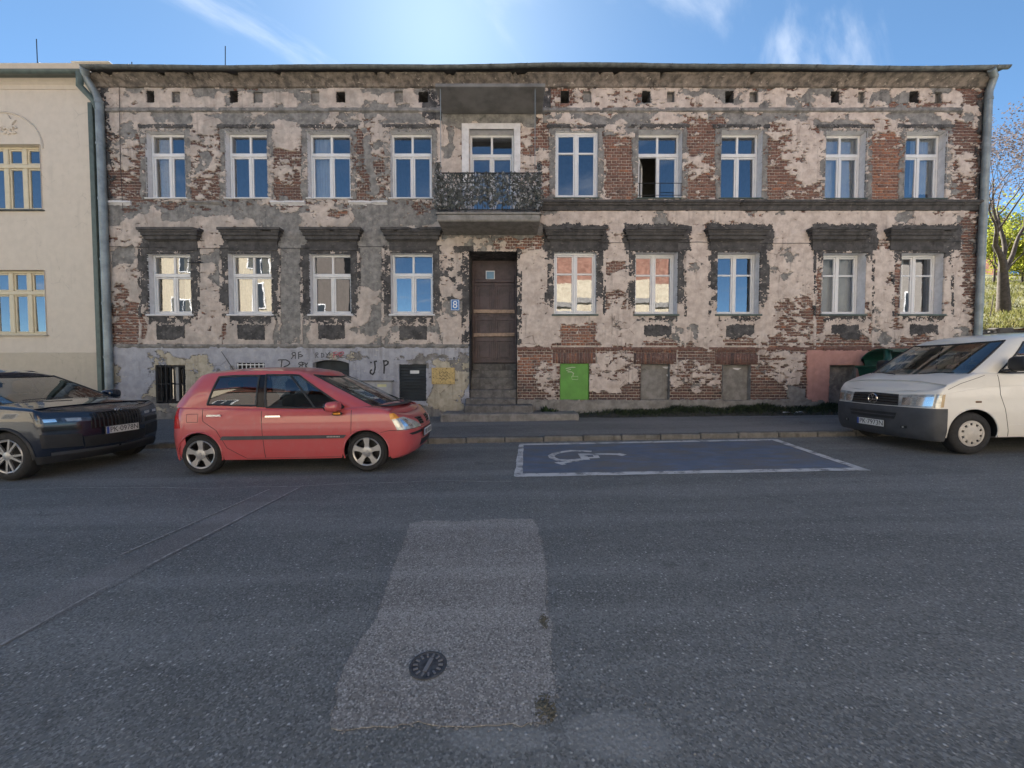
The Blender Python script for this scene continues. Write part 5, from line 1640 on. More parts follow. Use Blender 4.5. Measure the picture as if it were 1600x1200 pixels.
# round-arched sunk field with a plaster emblem over the upper window
ac = at(6, 232, NY); ar = at(66, 232, NY)[0] - ac[0]
mb = MB(); pts = [(ac[0] + ar * 1.02 * math.cos(t), NY - .006, ac[2] + ar * .92 * math.sin(t)) for t in np.linspace(0, math.pi, 30)]
mb.tube(pts, .022, 6); mb.build('arch_moulding', M['neighbour'], nb, smooth=60)
ec = at(14, 197, NY)
mb = MB()
star = []
for k in range(10):
    rr = .22 if k % 2 == 0 else .12; t = math.pi / 2 + math.pi * k / 5; star.append((ec[0] + rr * math.cos(t), ec[2] + .07 + rr * math.sin(t)))
mb.prism(star, 'y', NY - .035, NY + .01)
for s in (-1, 1):
    for rr in (.09,):
        pts = [(ec[0] + s * .12 + rr * math.cos(t), NY - .012, ec[2] - .10 + rr * math.sin(t)) for t in np.linspace(.3, 5.6, 16)]
        mb.tube(pts, .026, 6)
mb.lathe([(.05, 0), (.03, -.04), (0, -.045)], (ec[0], NY, ec[2] - .08), 'Y', 12)
mb.lathe([(.04, 0), (.025, -.035), (0, -.04)], (ec[0], NY, ec[2] - .2), 'Y', 12)
mb.build('plaster_emblem', M['neighbour'], nb, smooth=40)
# roof edge, gutter, dormer
GY = NY - .33
gxa, gxb = NXL, at(128, 116, GY)[0]
gzz = at(60, 114, GY)[2]
mb = MB(); m = 9; n = 40
k0 = len(mb.v)
for i in range(n + 1):
    x = gxa + (gxb - gxa) * i / n
    for j in range(m):
        t = math.pi + math.pi * j / (m - 1); mb.v.append((x, GY + .07 * math.cos(t), gzz + .055 + .075 * math.sin(t)))
for i in range(n):
    for j in range(m - 1):
        a = k0 + i * m + j; mb.f.append((a, a + 1, a + m + 1, a + m)); mb.m.append(0)
for i in (0, n): mb.f.append(tuple(k0 + i * m + j for j in range(m))); mb.m.append(0)
mb.build('gutter', M['zincdark'], nb, smooth=40)
mb = MB(); mb.prism([(NY - .30, gzz + .06), (NY + 4.5, gzz + 1.1), (NY + 9.2, gzz + .1), (NY + 9.2, gzz + .0), (NY + 4.5, gzz + 1.0), (NY - .30, gzz - .0)], 'x', NXL, NXR + .03)
mb.build('roof', M['zincdark'], nb)
dp = at(61, 97, NY + 2.2); db = at(61, 118, NY + 2.2); hw = .42
mb = MB(); mb.prism([(dp[0] - hw, db[2]), (dp[0] + hw, db[2]), (dp[0], dp[2])], 'y', NY + 2.2, NY + 4.5); mb.build('dormer', M['zinc'], nb)
mb = MB(); mb.tube([at(59, 110, NY + 2.4), at(57, 61, NY + 2.4)], .012, 5); mb.build('lightning_rod', M['iron'], nb)
PY2 = NY - .13
gp = [(gxb - .05, GY, gzz), (at(123, 132, GY)[0], GY + .02, at(123, 133, GY)[2]), (at(146, 158, PY2)[0], PY2 + .02, at(146, 157, PY2)[2]), (at(152, 168, PY2)[0], PY2 + .03, at(152, 172, PY2)[2])]
mb = MB(); mb.tube(gp, .075, 12); mb.build('drain_elbow', M['zincdark'], nb, smooth=50)
mb = MB(); mb.bbox(NXR + .005, NXR + .13, NY - .09, NY + .02, 0.2, at(148, 163, NY)[2], .01); mb.build('corner_flashing', M['zincdark'], nb)

# ================================================================== the bank, trees and brick house on the right
bank_m = simple('sunlit rough grass', (.13, .13, .06), .9, vary=.45, scale=2.2, bump=.5)
def bank_z(x, y):
    t = (y - 12.3)
    return 2.92 + .36 * max(0, t) * (1 if y < 26 else 1) - (0 if y < 27 else .30 * (y - 27)) + .10 * math.sin(x * .8 + y * .5) + .05 * math.sin(x * 2.1 - y * 1.3)
bank = sheet('grass_bank', list(np.arange(12.7, 60, .6)), list(np.arange(12.3, 50, .6)), bank_z, bank_m)
GV, GF_ = [], []
for i in range(9000):
    y = 12.4 + 13 * rng.random() ** 1.5; x = rng.uniform(y * 1.16, y * 1.16 + 6)
    if x < 12.8: continue
    z = bank_z(x, y) - .03; h = rng.uniform(.06, .2); a = rng.uniform(0, 6.28); dx, dy = math.cos(a), math.sin(a); w = .018; l = rng.uniform(.02, .1); k = len(GV)
    GV += [(x - dy * w, y + dx * w, z), (x + dy * w, y - dx * w, z), (x + dx * l + dy * w * .4, y + dy * l - dx * w * .4, z + h), (x + dx * l - dy * w * .4, y + dy * l + dx * w * .4, z + h)]
    GF_.append((k, k + 1, k + 2, k + 3))
def leaf_mat(name, c1, c2, trans=.45, scale=3.0):
    m = bpy.data.materials.new(name); m.use_nodes = True; t = m.node_tree
    for n in list(t.nodes): t.nodes.remove(n)
    out = t.nodes.new('ShaderNodeOutputMaterial'); mx = t.nodes.new('ShaderNodeMixShader'); mx.inputs[0].default_value = trans
    d = t.nodes.new('ShaderNodeBsdfDiffuse'); tr = t.nodes.new('ShaderNodeBsdfTranslucent')
    g = t.nodes.new('ShaderNodeNewGeometry'); nz_ = t.nodes.new('ShaderNodeTexNoise'); nz_.inputs['Scale'].default_value = scale; nz_.inputs['Detail'].default_value = 5
    rp = t.nodes.new('ShaderNodeMix'); rp.data_type = 'RGBA'; rp.inputs[6].default_value = (*c1, 1); rp.inputs[7].default_value = (*c2, 1)
    mr = t.nodes.new('ShaderNodeMapRange'); mr.inputs[1].default_value = .35; mr.inputs[2].default_value = .65
    t.links.new(g.outputs['Position'], nz_.inputs['Vector']); t.links.new(nz_.outputs['Fac'], mr.inputs[0]); t.links.new(mr.outputs[0], rp.inputs['Factor'])
    t.links.new(rp.outputs[2], d.inputs['Color']); t.links.new(rp.outputs[2], tr.inputs['Color'])
    t.links.new(d.outputs[0], mx.inputs[1]); t.links.new(tr.outputs[0], mx.inputs[2]); t.links.new(mx.outputs[0], out.inputs['Surface'])
    return m
M['grassblade'] = leaf_mat('sunlit grass blades', (.11, .125, .035), (.20, .185, .08), .35)
tag(link('bank_grass', np_mesh('bank_grass', GV, np.array(GF_)), None, M['grassblade']), kind='stuff')

# rubble retaining wall at the foot of the bank
stone_m = [simple('dark rubble stone', c, .95, vary=.35, scale=6, bump=.7) for c in ((.075, .068, .062), (.12, .105, .092), (.05, .047, .045))]
rw = empty('rubble_wall', (17, 12.1, .5)); tag(rw, 'dark rubble retaining wall with uneven top behind the white van', 'wall')
mb = MB(); mb.box(12.75, 34, 12.25, 12.6, .2, 2.86); mb.build('wall_core', stone_m[2], rw)
nst = 0
for layer in range(7):
    x = 12.75 + rng.uniform(0, .2)
    while x < 21.5:
        w = rng.uniform(.28, .6); h = .36; z = .42 + layer * .365
        if layer == 6: h = rng.uniform(.12, .36)
        mb = MB(); mb.bbox(x + .01, x + w - .015, 12.08 + rng.uniform(-.05, .05), 12.5, z, z + h - .02, .05)
        me = mb.mesh('stone'); co = np.array([v.co for v in me.vertices]); co += NP.normal(0, .014, co.shape); me.vertices.foreach_set('co', co.astype('f').ravel())
        link('stone', me, rw, stone_m[rng.randrange(3)]); x += w; nst += 1

def grow_tree(base, h, r0, seed, spread=.55, depth=5, lean=(0, 0), first=.32, nbr=3):
    """recursive limbs; returns the limb tubes and the twig tips"""
    r = random.Random(seed); mb = MB(); tips = []
    def limb(p, d, L, rad, lev):
        pts = [p]; n = 5 if lev < 3 else 4; q = p.copy(); dd = d.copy()
        for i in range(n):
            wb = .012 if lev == 0 else .12; dd = (dd + Vector((r.gauss(0, wb), r.gauss(0, wb), r.gauss(.04, .07)))).normalized(); q = q + dd * L / n; pts.append(q.copy())
        rr = [rad * (1 - .5 * i / n) for i in range(n + 1)]
        mb.tube(pts, rr, 9 if lev < 2 else (6 if lev < 3 else 4), cap=lev > 2)
        if lev >= depth:
            tips.append((pts[-1], dd)); tips.append((pts[-2], dd)); return
        k = nbr if lev < 2 else r.choice((2, 3, 3))
        for j in range(k):
            a = 2 * math.pi * (j + r.random() * .6) / k; ax = dd.orthogonal().normalized(); ax.rotate(Matrix.Rotation(a, 3, dd))
            nd = (dd + ax * spread * (r.uniform(.7, 1.4) if (j or lev > 2) else .16)).normalized(); limb(pts[-1 if j == 0 or r.random() < .5 else -2], nd, L * r.uniform(.62, .85), rr[-1] * r.uniform(.68, .9), lev + 1)
        if lev >= 1: tips.append((pts[-1], dd))
    limb(Vector(base), Vector((lean[0], lean[1], 1)).normalized(), h * first, r0, 0)
    return mb, tips
bark = simple('grey brown bark', (.075, .062, .052), .95, vary=.35, scale=9, bump=.7)
def tree(name, label, base, h, r0, seed, leaf_m, leaves, lsize, spread=.55, depth=5, lean=(0, 0), first=.32, jitter=.22, group=None, flat=False):
    t = empty(name, base); tag(t, label, 'tree', group)
    mb, tips = grow_tree(base, h, r0, seed, spread, depth, lean, first)
    mb.build('trunk', bark, t, smooth=60)
    r = random.Random(seed + 5); LV, LF = [], []
    for i in range(leaves):
        p, d = tips[r.randrange(len(tips))]; c = p + Vector((r.gauss(0, jitter), r.gauss(0, jitter), r.gauss(0, jitter)))
        nn = Vector((r.gauss(0, 1), r.gauss(0, 1), r.gauss(.3, 1))).normalized(); a = nn.orthogonal().normalized(); b = nn.cross(a); s = lsize * r.uniform(.6, 1.3); k = len(LV)
        for (q, w) in ((-1, 0), (0, -.5), (1, 0), (0, .5)): LV.append(tuple(c + a * q * s + b * w * s))
        LF.append((k, k + 1, k + 2, k + 3))
    o = link('crown', np_mesh('crown', LV, np.array(LF)), t, leaf_m); tag(o, kind='stuff')
    return t
M['bud'] = leaf_mat('pale spring buds', (.13, .105, .095), (.20, .165, .15), .3, 1.2)
M['leafy'] = leaf_mat('yellow green spring leaves', (.20, .24, .035), (.33, .33, .06), .5, 1.5)
M['leafy2'] = leaf_mat('darker shrub leaves', (.07, .10, .02), (.15, .17, .035), .45, 1.5)
tb = at(1568, 503, 14.6)
tree('budding_tree', 'tall tree with pale unopened buds on the grass bank beside the old house', (tb[0], tb[1], tb[2] - .15), 16.0, .22, 12, M['bud'], 9000, .04, .60, 5, (.0, 0), .155, .16)
t2 = at(1541, 500, 16.5)
tree('small_leafy_tree', 'slim leaning tree with yellow green leaves right behind the downpipe', (t2[0] + .6, t2[1], bank_z(t2[0] + .6, 16.5) - .1), 5.5, .09, 31, M['leafy'], 1100, .06, .6, 4, (.15, .1), .3, .3)
for k, (u, Y, h, sd, mt, lb) in enumerate([(1552, 23.0, 4.6, 41, 'leafy', 'bright yellow green bush on the bank just right of the downpipe'), (1596, 23.5, 3.6, 43, 'leafy', 'low yellow green bush at the right edge before the brick house'),
                                           (1640, 21.5, 5.5, 47, 'leafy2', 'dark green bush at the right edge of the bank'), (1530, 26.5, 6.0, 53, 'leafy2', 'darker bush half hidden behind the old house corner')]):
    p = at(u, 470, Y); tree('bush', lb, (p[0], Y, bank_z(p[0], Y) - .1), h, .07, sd, M[mt], 3600, .085, .75, 4, (0, 0), .22, .35, 'bushes on the bank')
p = at(1545, 504, 13.8); mb = MB(); mb.tube([p, (p[0] + .08, p[1], p[2] + .5), (p[0] + .13, p[1], p[2] + 1.0)], [.018, .014, .01], 6); st = mb.build('sapling', bark); tag(st, 'thin bare sapling stick on the bank between pipe and tree', 'sapling')
# brick house uphill
fb = empty('brick_house', (41, 31, 6)); tag(fb, 'small red brick house with dark roof uphill behind the trees', 'house')
hb = simple('distant red brick', (.33, .15, .095), .9, vary=.35, scale=5); 
X0h = at(1556, 420, 31)[0]; zb_ = 6.5; zt_ = at(1570, 392, 31)[2]
mb = MB(); mb.box(X0h, X0h + 9, 31, 38, zb_ - 3, zt_); mb.build('wall', hb, fb)
mb = MB(); mb.prism([(30.5, zt_ - .1), (34.5, zt_ + 1.9), (38.5, zt_ - .1), (38.5, zt_ + .05), (34.5, zt_ + 2.1), (30.5, zt_ + .05)], 'x', X0h - .4, X0h + 9.4); mb.build('roof', M['rooffelt'], fb)
for k in range(4):
    xx = X0h + .9 + k * 2.0; mb = MB(); mb.bbox(xx, xx + .9, 30.93, 31.05, zt_ - 1.9, zt_ - .6, .02); f = mb.build('window', M['white_frame'], fb)
    mb = MB(); mb.box(xx + .08, xx + .82, 30.91, 30.929, zt_ - 1.82, zt_ - .68); mb.build('pane', M['glass'], f)

# ================================================================== houses across the street, seen only as reflections and as the light they throw back
def opposite(name, label, x0, x1, h, mat, mat2=None, split=None, win=True, y=-7.3, roofm=None, course=(4.2, 4.5)):
    t = empty(name, ((x0 + x1) / 2, y - 4, 0)); tag(t, label, 'house')
    mb = MB(); mb.box(x0, x1, y - 9, y, -.4, split or h); mb.build('wall', mat, t)
    if split:
        mb = MB(); mb.box(x0, x1, y - 9, y, split, h); mb.build('upper_wall', mat2, t)
    mb = MB(); mb.prism([(y + .4, h - .05), (y - 4.5, h + 2.6), (y - 9.4, h - .05), (y - 9.4, h + .12), (y - 4.5, h + 2.8), (y + .4, h + .12)], 'x', x0 - .2, x1 + .2); mb.build('roof', roofm or M['rooftile'], t)
    mb = MB(); mb.box(x0, x1, y, y + .12, *course); mb.build('string_course', M['render'] if split else mat, t)
    if win:
        n = int((x1 - x0) / 2.4)
        for k in range(n):
            for z in (1.5, 5.3, 8.9):
                if z + 1.9 > h: continue
                xx = x0 + .9 + k * (x1 - x0 - .8) / n
                mb = MB(); mb.bbox(xx - .08, xx + 1.18, y - .02, y + .07, z - .08, z + 1.78, .02); f = mb.build('window', M['white_frame'], t)
                mb = MB(); mb.box(xx, xx + .53, y + .071, y + .078, z, z + 1.7); mb.box(xx + .57, xx + 1.1, y + .071, y + .078, z, z + 1.7); mb.build('pane', M['glassdark'], f)
    return t
M['rooftile'] = simple('red roof tile', (.24, .09, .06), .9, vary=.25)
M['glassdark'] = simple('dark pane', (.03, .035, .04), .08)
oc = simple('sunlit cream stucco', (.34, .295, .22), .9, vary=.1); ob = plaster_mat('sunlit worn brick', (.17, .085, .062), (.33, .18, .135), (.10, .06, .05), .7, fleck=(.42, .36, .28), seed=30.0); ow = plaster_mat('sunlit pale stucco', (.40, .35, .26), (.54, .48, .37), (.22, .17, .12), .6, fleck=(.36, .20, .15), seed=31.0)
og = simple('sunlit grey stucco', (.42, .40, .38), .9, vary=.08)
opposite('cream_house', 'tall cream stucco house across the street behind the viewer', -30.5, -16.6, 12.5, oc)
opposite('brown_house', 'narrow dark brown house across the street beside the cream one', -16.4, -12.4, 10.5, simple('dark brown stucco', (.10, .085, .075), .9))
opposite('brick_town_house', 'house across the street with cream lower and red brick upper wall', .6, 13.2, 10.9, ow, ob, 8.1, win=False, course=(6.4, 6.75))
opposite('grey_house', 'grey stucco house across the street at the far end', 24.5, 48, 10.5, simple('dull grey stucco', (.22, .20, .18), .9, vary=.1))
mb = MB(); mb.box(-12.3, .5, -7.5, -7.25, -.4, 2.3); ow_ = mb.build('yard_wall', ow); tag(ow_, 'pale plastered yard wall across the street between two houses', 'wall')
mb = MB(); mb.box(13.3, 24.4, -7.5, -7.25, -.4, 2.3); ow_ = mb.build('yard_wall', og); tag(ow_, 'grey plastered yard wall across the street beside the brick house', 'wall')
# ================================================================== vehicles
def car_paint(name, col, metal=0.0, rough=.32, coat=.8, dirt=.25):
    t = NT(name); tc = t.n('ShaderNodeTexCoord').outputs['Object']
    dust = t.math('MULTIPLY', t.rng(t.noise(tc, 7, 6, .65), .45, .75), dirt)
    t.base(t.mix(dust, col, tuple(.6 * c + .4 * .28 for c in col)))
    t.set(Metallic=metal, Roughness=rough); t.b.inputs['Coat Weight'].default_value = coat; t.b.inputs['Coat Roughness'].default_value = .04
    t.bump(t.noise(tc, 3, 3), .03, .01)
    return t.m
M['redpaint'] = car_paint('dusty red car paint', (.46, .080, .085), dirt=.3)
M['bluepaint'] = car_paint('dark blue car paint', (.010, .016, .032), .2, .25, 1.0, .04)
M['vanpaint'] = car_paint('white van paint', (.72, .70, .65), 0, .35, .6, .2)
M['blackplastic'] = simple('black trim plastic', (.022, .023, .025), .5, vary=.2)
M['greyplastic'] = simple('grey bumper plastic', (.060, .064, .072), .6, vary=.15)
M['gloss'] = simple('gloss black trim', (.012, .012, .013), .12)
M['rubber'] = simple('tyre rubber', (.020, .020, .021), .8, vary=.3, scale=20)
M['alloy'] = simple('silver alloy', (.42, .42, .43), .35, .7, vary=.12)
M['hubcap'] = simple('dusty silver wheel trim', (.50, .47, .43), .5, .25, vary=.12)
M['darkalloy'] = simple('dark alloy', (.03, .03, .032), .4, .4)
M['chrome'] = simple('chrome', (.62, .63, .65), .12, .95, vary=.05)
M['lens'] = simple('headlamp lens', (.42, .44, .45), .08, .35, vary=.3, scale=14)
M['lensdark'] = simple('smoked headlamp', (.07, .09, .12), .06, .3, vary=.6, scale=18)
M['amber'] = simple('amber indicator', (.62, .26, .03), .15, vary=.25, scale=20)
M['redlens'] = simple('red tail lamp', (.45, .02, .02), .12)
M['seatcloth'] = simple('dark seat cloth', (.028, .028, .03), .9)
M['plate'] = simple('number plate white', (.68, .68, .66), .35, vary=.04)
M['plateblue'] = simple('number plate blue', (.04, .09, .36), .35)
M['platetext'] = simple('number plate lettering', (.02, .02, .02), .4)

def interp(tab):
    """smooth curve through the points, without overshoot"""
    xs_, ys_ = zip(*tab); xs_ = np.array(xs_, float); ys_ = np.array(ys_, float)
    h = np.diff(xs_); d = np.diff(ys_) / h; m = np.zeros(len(xs_)); m[0] = d[0]; m[-1] = d[-1]
    for i in range(1, len(xs_) - 1):
        if d[i - 1] * d[i] > 0: m[i] = 2 * d[i - 1] * d[i] / (d[i - 1] + d[i]) if abs(d[i - 1] + d[i]) > 1e-9 else 0
    def f(v):
        v = min(max(v, xs_[0]), xs_[-1]); i = min(int(np.searchsorted(xs_, v, 'right')) - 1, len(h) - 1); t = (v - xs_[i]) / h[i]
        return float(ys_[i] * (1 + 2 * t) * (1 - t) ** 2 + m[i] * h[i] * t * (1 - t) ** 2 + ys_[i + 1] * t * t * (3 - 2 * t) + m[i + 1] * h[i] * t * t * (t - 1))
    return f

class Car:
    def __init__(s, name, label, P, paint):
        s.P = P; s.paint = paint; s.name = name
        s.root = empty(name, (0, 0, 0)); tag(s.root, label, P['cat'], P.get('group'))
        s.w = interp(P['w']); s.xf = interp(P['xf']); s.xr = interp(P['xr']); s.zt = interp(P['ztop'])
        s.L = max(v for _, v in P['xf'])
    def taper(s, x): return 1 - s.P.get('taper', .035) * (abs(x) / s.L) ** 3
    # point of the lower body: region key and parameter, at height z (half y>=0)
    def pt(s, key, q, z):
        P = s.P; w = s.w(z)
        if key == 'side': return (q, w * s.taper(q), z)
        if key == 'front':            # q 0..1 corner, 1..2 face to centre
            x1 = P['xs1']; xf = s.xf(z); ay = P['ayf']; bow = P['bowf']; wt = w * s.taper(x1)
            n = P.get('sup', 2.9); yc = wt - ay
            if q >= 1:                # one superellipse from the flank round to the centre line
                y = yc * (2 - q); u = (1 - (y / wt) ** n) ** (1 / n); return (x1 + (xf - x1) * u - P.get('bow2', 0) * (xf - x1) * (y / wt) ** 2 * u * u, y, z)
            xc = (1 - (yc / wt) ** n) ** (1 / n); u = xc * math.sin(q * math.pi / 2)
            y = wt * max(0.0, 1 - u ** n) ** (1 / n); return (x1 + (xf - x1) * u - P.get('bow2', 0) * (xf - x1) * (y / wt) ** 2 * u * u, y, z)
        if key == 'rear':
            x0 = P['xs0']; xr = s.xr(z); ay = P['ayr']; bow = P['bowr']; wt = w * s.taper(x0)
            if q <= 1:
                t = q * math.pi / 2
                return (x0 + (xr + bow - x0) * math.sin(t), wt - ay + ay * math.cos(t), z)
            y = (wt - ay) * (2 - q); return (xr + bow * (y / (wt - ay)) ** 2, y, z)
    def build_tub(s):
        P = s.P; cols = []
        for q in np.linspace(2, 1, 9)[:-1]: cols.append(('rear', float(q)))
        for q in np.linspace(1, 0, 9)[:-1]: cols.append(('rear', float(q)))
        xs_ = set(np.round(np.arange(P['xs0'], P['xs1'] + .001, .035), 4)); xs_.add(P['xs1'])
        for (xc, _) in P['hubs']:
            Ra = P['arch']; dz = P['sill'] - P['R']
            half = math.sqrt(max(0, Ra * Ra - dz * dz)) if abs(dz) < Ra else Ra
            for k in range(0, 25):
                xs_.add(round(xc - half * math.cos(math.pi * k / 24), 4))
            xs_ = {x for x in xs_ if P['xs0'] <= x <= P['xs1']}
        for x in sorted(xs_): cols.append(('side', x))
        for q in np.linspace(0, 1, 11)[1:]: cols.append(('front', float(q)))
        for q in np.linspace(1, 2, 11)[1:]: cols.append(('front', float(q)))
        nr = 18; ns = 5; rs = P['round']
        V = []; mats = []
        info = []
        for (key, q) in cols:
            x0 = s.pt(key, q, .6)[0]
            def unbow(p):
                if key != 'front': return p[0]
                x1 = P['xs1']; wt = s.w(p[2]) * s.taper(x1); n = P.get('sup', 2.9); yy = min(1, p[1] / wt)
                return p[0] + P.get('bow2', 0) * (s.xf(p[2]) - x1) * yy ** 2 * (max(0, 1 - yy ** n) ** (1 / n)) ** 2
            zt = s.zt(unbow(s.pt(key, q, .85)))
            zt = s.zt(unbow(s.pt(key, q, zt)))
            zb = P['sill'] if key == 'side' else P['lip']
            if key == 'side':
                for (xc, _) in P['hubs']:
                    d2 = P['arch'] ** 2 - (q - xc) ** 2
                    if d2 > 0: zb = max(zb, P['R'] + math.sqrt(d2))
            col = []
            for j in range(nr + 1):
                z = zb + (zt - rs - zb) * j / nr
                p = s.pt(key, q, z)
                if j == 0 and key != 'side': p = (p[0] * .985, p[1] * .985, z)
                col.append(p)
            for j in range(1, ns + 1):
                t = math.pi / 2 * j / ns; d = rs * (1 - math.cos(t)); z = zt - rs + rs * math.sin(t)
                x, y, _ = s.pt(key, q, min(z, zt))
                if key == 'side': y -= d
                else:
                    y = max(0, y - d * (1 if q < 1 else (2 - q))); x += -d if key == 'front' else d
                col.append((x, y, z))
            info.append((key, q, zt)); V.append(col)
        m = nr + ns + 1; nc = len(cols)
        mb = MB(); F = mb.f
        def idx(i, j, side): return (i * m + j) if side > 0 else (nc * m + i * m + j)
        for side in (1, -1):
            for col in V:
                for p in col: mb.v.append((p[0], p[1] * side, p[2]))
        matf = P.get('matf', lambda p: 0)
        for side in (1, -1):
            for i in range(nc - 1):
                for j in range(m - 1):
                    a, b, c, d = idx(i, j, side), idx(i + 1, j, side), idx(i + 1, j + 1, side), idx(i, j + 1, side)
                    F.append((a, b, c, d) if side < 0 else (d, c, b, a))
                    ctr = [sum(mb.v[k][q] for k in (a, b, c, d)) / 4 for q in range(3)]
                    mb.m.append(matf(ctr))
        # bonnet / deck across
        nq = 10
        for i in range(nc - 1):
            for k in range(nq):
                quad = []
                for (ii, kk) in ((i, k), (i + 1, k), (i + 1, k + 1), (i, k + 1)):
                    p = V[ii][-1]; u = -1 + 2 * kk / nq; cr = P['crown'](p[0]) * min(1, (p[1] / .5) ** 2)
                    dz = cr * (1 - abs(u) ** 2.2)
                    for (yy, wd, hh) in P.get('creases', ()):
                        dz += hh * math.exp(-((abs(u * p[1]) - yy) / wd) ** 2) * min(1, cr / .02)
                    quad.append((p[0], p[1] * -u, p[2] + dz))
                k0 = len(mb.v); mb.v += quad; F.append((k0, k0 + 1, k0 + 2, k0 + 3)[::-1]); mb.m.append(P.get('topmat', lambda x: 0)(quad[0][0]))
        me = mb.mesh('body')
        me.polygons.foreach_set('use_smooth', [True] * len(me.polygons)); me.set_sharp_from_angle(angle=R(38))
        s.body = link('body', me, s.root, [s.paint, P.get('plastic', M['blackplastic']), M['gloss']], recentre=False)
        # arch lips and dark inner body
        for (xc, _) in P['hubs']:
            for side in (1, -1):
                mb = MB(); pts = []
                a0 = math.asin(max(-1, min(1, (P['sill'] - P['R']) / P['arch'])))
                for k in range(29):
                    t = a0 + (math.pi - 2 * a0) * k / 28; x = xc + P['arch'] * math.cos(t); z = P['R'] + P['arch'] * math.sin(t)
                    if x > P['xs1'] - .0: y = s.pt('front', .15, z)[1]
                    else: y = s.w(z) * s.taper(x)
                    pts.append((x, (y - .004) * side, z))
                mb.tube(pts, P.get('lip_r', .012), 6); mb.build('arch_lip', P.get('lipmat', s.paint), s.body, smooth=60, recentre=False)
        mb = MB(); wi = s.w(.5) - .27
        x0, x1 = s.xr(.5) + .12, s.xf(.5) - .24 - .4 * P.get('bow2', 0)
        mb.box(x0, x1, -wi, wi, P['lip'] + .0, P['floor'])
        hx = [h[0] for h in P['hubs']]; wo = s.w(.5) - .05
        a = P['arch'] + .03
        for (xa, xb) in ((x0 + .12, min(hx) - a), (min(hx) + a, max(hx) - a), (max(hx) + a, P['xs1'] - .06)):
            if xb > xa: mb.box(xa, xb, -wo, wo, P['lip'] + .05, P['floor'] - .02)
        mb.build('underbody', M['blackplastic'], s.root, recentre=False)
    # ---- greenhouse
    def gpt(s, key, q, h):
        G = s.P['gh']; B, T_ = G['base'], G['top']
        def op(D, isb):
            if key == 'side':
                x = float(np.interp(q, G['fmap'][0], G['fmap'][1 if isb else 2])); return x, D['w'] * (1 - .02 * abs(x) / s.L)
            end = 'f' if key == 'front' else 'r'; sg = 1 if key == 'front' else -1
            x1 = D['xs1'] if key == 'front' else D['xs0']; xe = D['x' + end]; ay = D['ay' + end]; bow = D['bow' + end]
            w = D['w'] * (1 - .02 * abs(x1) / s.L)
            if q <= 1:
                t = q * math.pi / 2; return x1 + (xe - sg * bow - x1) * math.sin(t), w - ay + ay * math.cos(t)
            y = (w - ay) * (2 - q); return xe - sg * bow * (y / (w - ay)) ** 2, y
        xb, yb = op(B, True); xt, yt = op(T_, False)
        zb = s.zt(min(xb, s.L)) - .02 + (s.P['crown'](xb) * (1 - (yb / B['w']) ** 2) if key != 'side' else 0)
        zr = interp(G['zr'])(xt)
        bl = G['bulge'] * 4 * h * (1 - h)
        x = xb + (xt - xb) * h; y = yb + (yt - yb) * h; z = zb + (zr - zb) * h
        if key == 'side': y += bl
        elif key == 'front': x += bl * .8 * min(1, q); y += bl * max(0, 1 - q)
        else: x -= bl * .8 * min(1, q); y += bl * max(0, 1 - q)
        return (x, y, z)
    def build_gh(s):
        G = s.P['gh']; cols = []
        for q in np.linspace(2, 1, 9)[:-1]: cols.append(('rear', float(q)))
        for q in np.linspace(1, 0, 7)[:-1]: cols.append(('rear', float(q)))
        fs = set(np.round(np.linspace(0, 1, 41), 4))
        for wdw in G['win']: fs |= {wdw[0], wdw[1]}
        for f in sorted(fs): cols.append(('side', float(f)))
        fq = G.get('apillar', .55)
        qs = sorted(set(list(np.linspace(0, 1, 9)) + [fq])); 
        for q in qs[1:]: cols.append(('front', float(q)))
        for q in np.linspace(1, 2, 11)[1:]: cols.append(('front', float(q)))
        hs = set(np.round(np.linspace(0, 1, 13), 4)); 
        for wdw in G['win']: hs |= {wdw[2], wdw[3]}
        hs |= {G['wsh'][0], G['wsh'][1]}
        hs = sorted(hs); m = len(hs); nc = len(cols)
        Pm = [[s.gpt(k, q, h) for h in hs] for (k, q) in cols]
        body = MB(); glass = {}; bpm = {1: MB(), -1: MB()}
        def region(i, j):
            k0, q0 = cols[i]; k1, q1 = cols[i + 1]; hm = (hs[j] + hs[j + 1]) / 2
            if k0 == 'side' and k1 == 'side':
                fm = (q0 + q1) / 2
                for n_, wdw in enumerate(G['win']):
                    if wdw[0] < fm < wdw[1] and wdw[2] < hm < wdw[3]: return 'side%d' % n_
            if k1 == 'front' and k0 == 'front' and (q0 + q1) / 2 > fq and G['wsh'][0] < hm < G['wsh'][1]: return 'windscreen'
            if k0 == 'rear' and k1 == 'rear' and (q0 + q1) / 2 > .8 and .12 < hm < .9 and G.get('rearglass', True): return 'rear'
            return None
        for side in (1, -1):
            for i in range(nc - 1):
                for j in range(m - 1):
                    q = [Pm[i][j], Pm[i + 1][j], Pm[i + 1][j + 1], Pm[i][j + 1]]; q = [(a, b * side, c) for a, b, c in q]
                    if side > 0: q = q[::-1]
                    rg = region(i, j)
                    bp = G.get('bpillar')
                    if bp and cols[i][0] == 'side' and cols[i + 1][0] == 'side' and bp[0] < (cols[i][1] + cols[i + 1][1]) / 2 < bp[1] and bp[2] < (hs[j] + hs[j + 1]) / 2 < bp[3]: bpm[side].face(q)
                    elif rg is None: body.face(q)
                    else:
                        key = rg if rg in ('windscreen', 'rear') else rg + ('l' if side > 0 else 'r')
                        glass.setdefault(key, MB()).face(q)
        # roof with rounded edge
        cr = G['roofcrown']; nq = 12
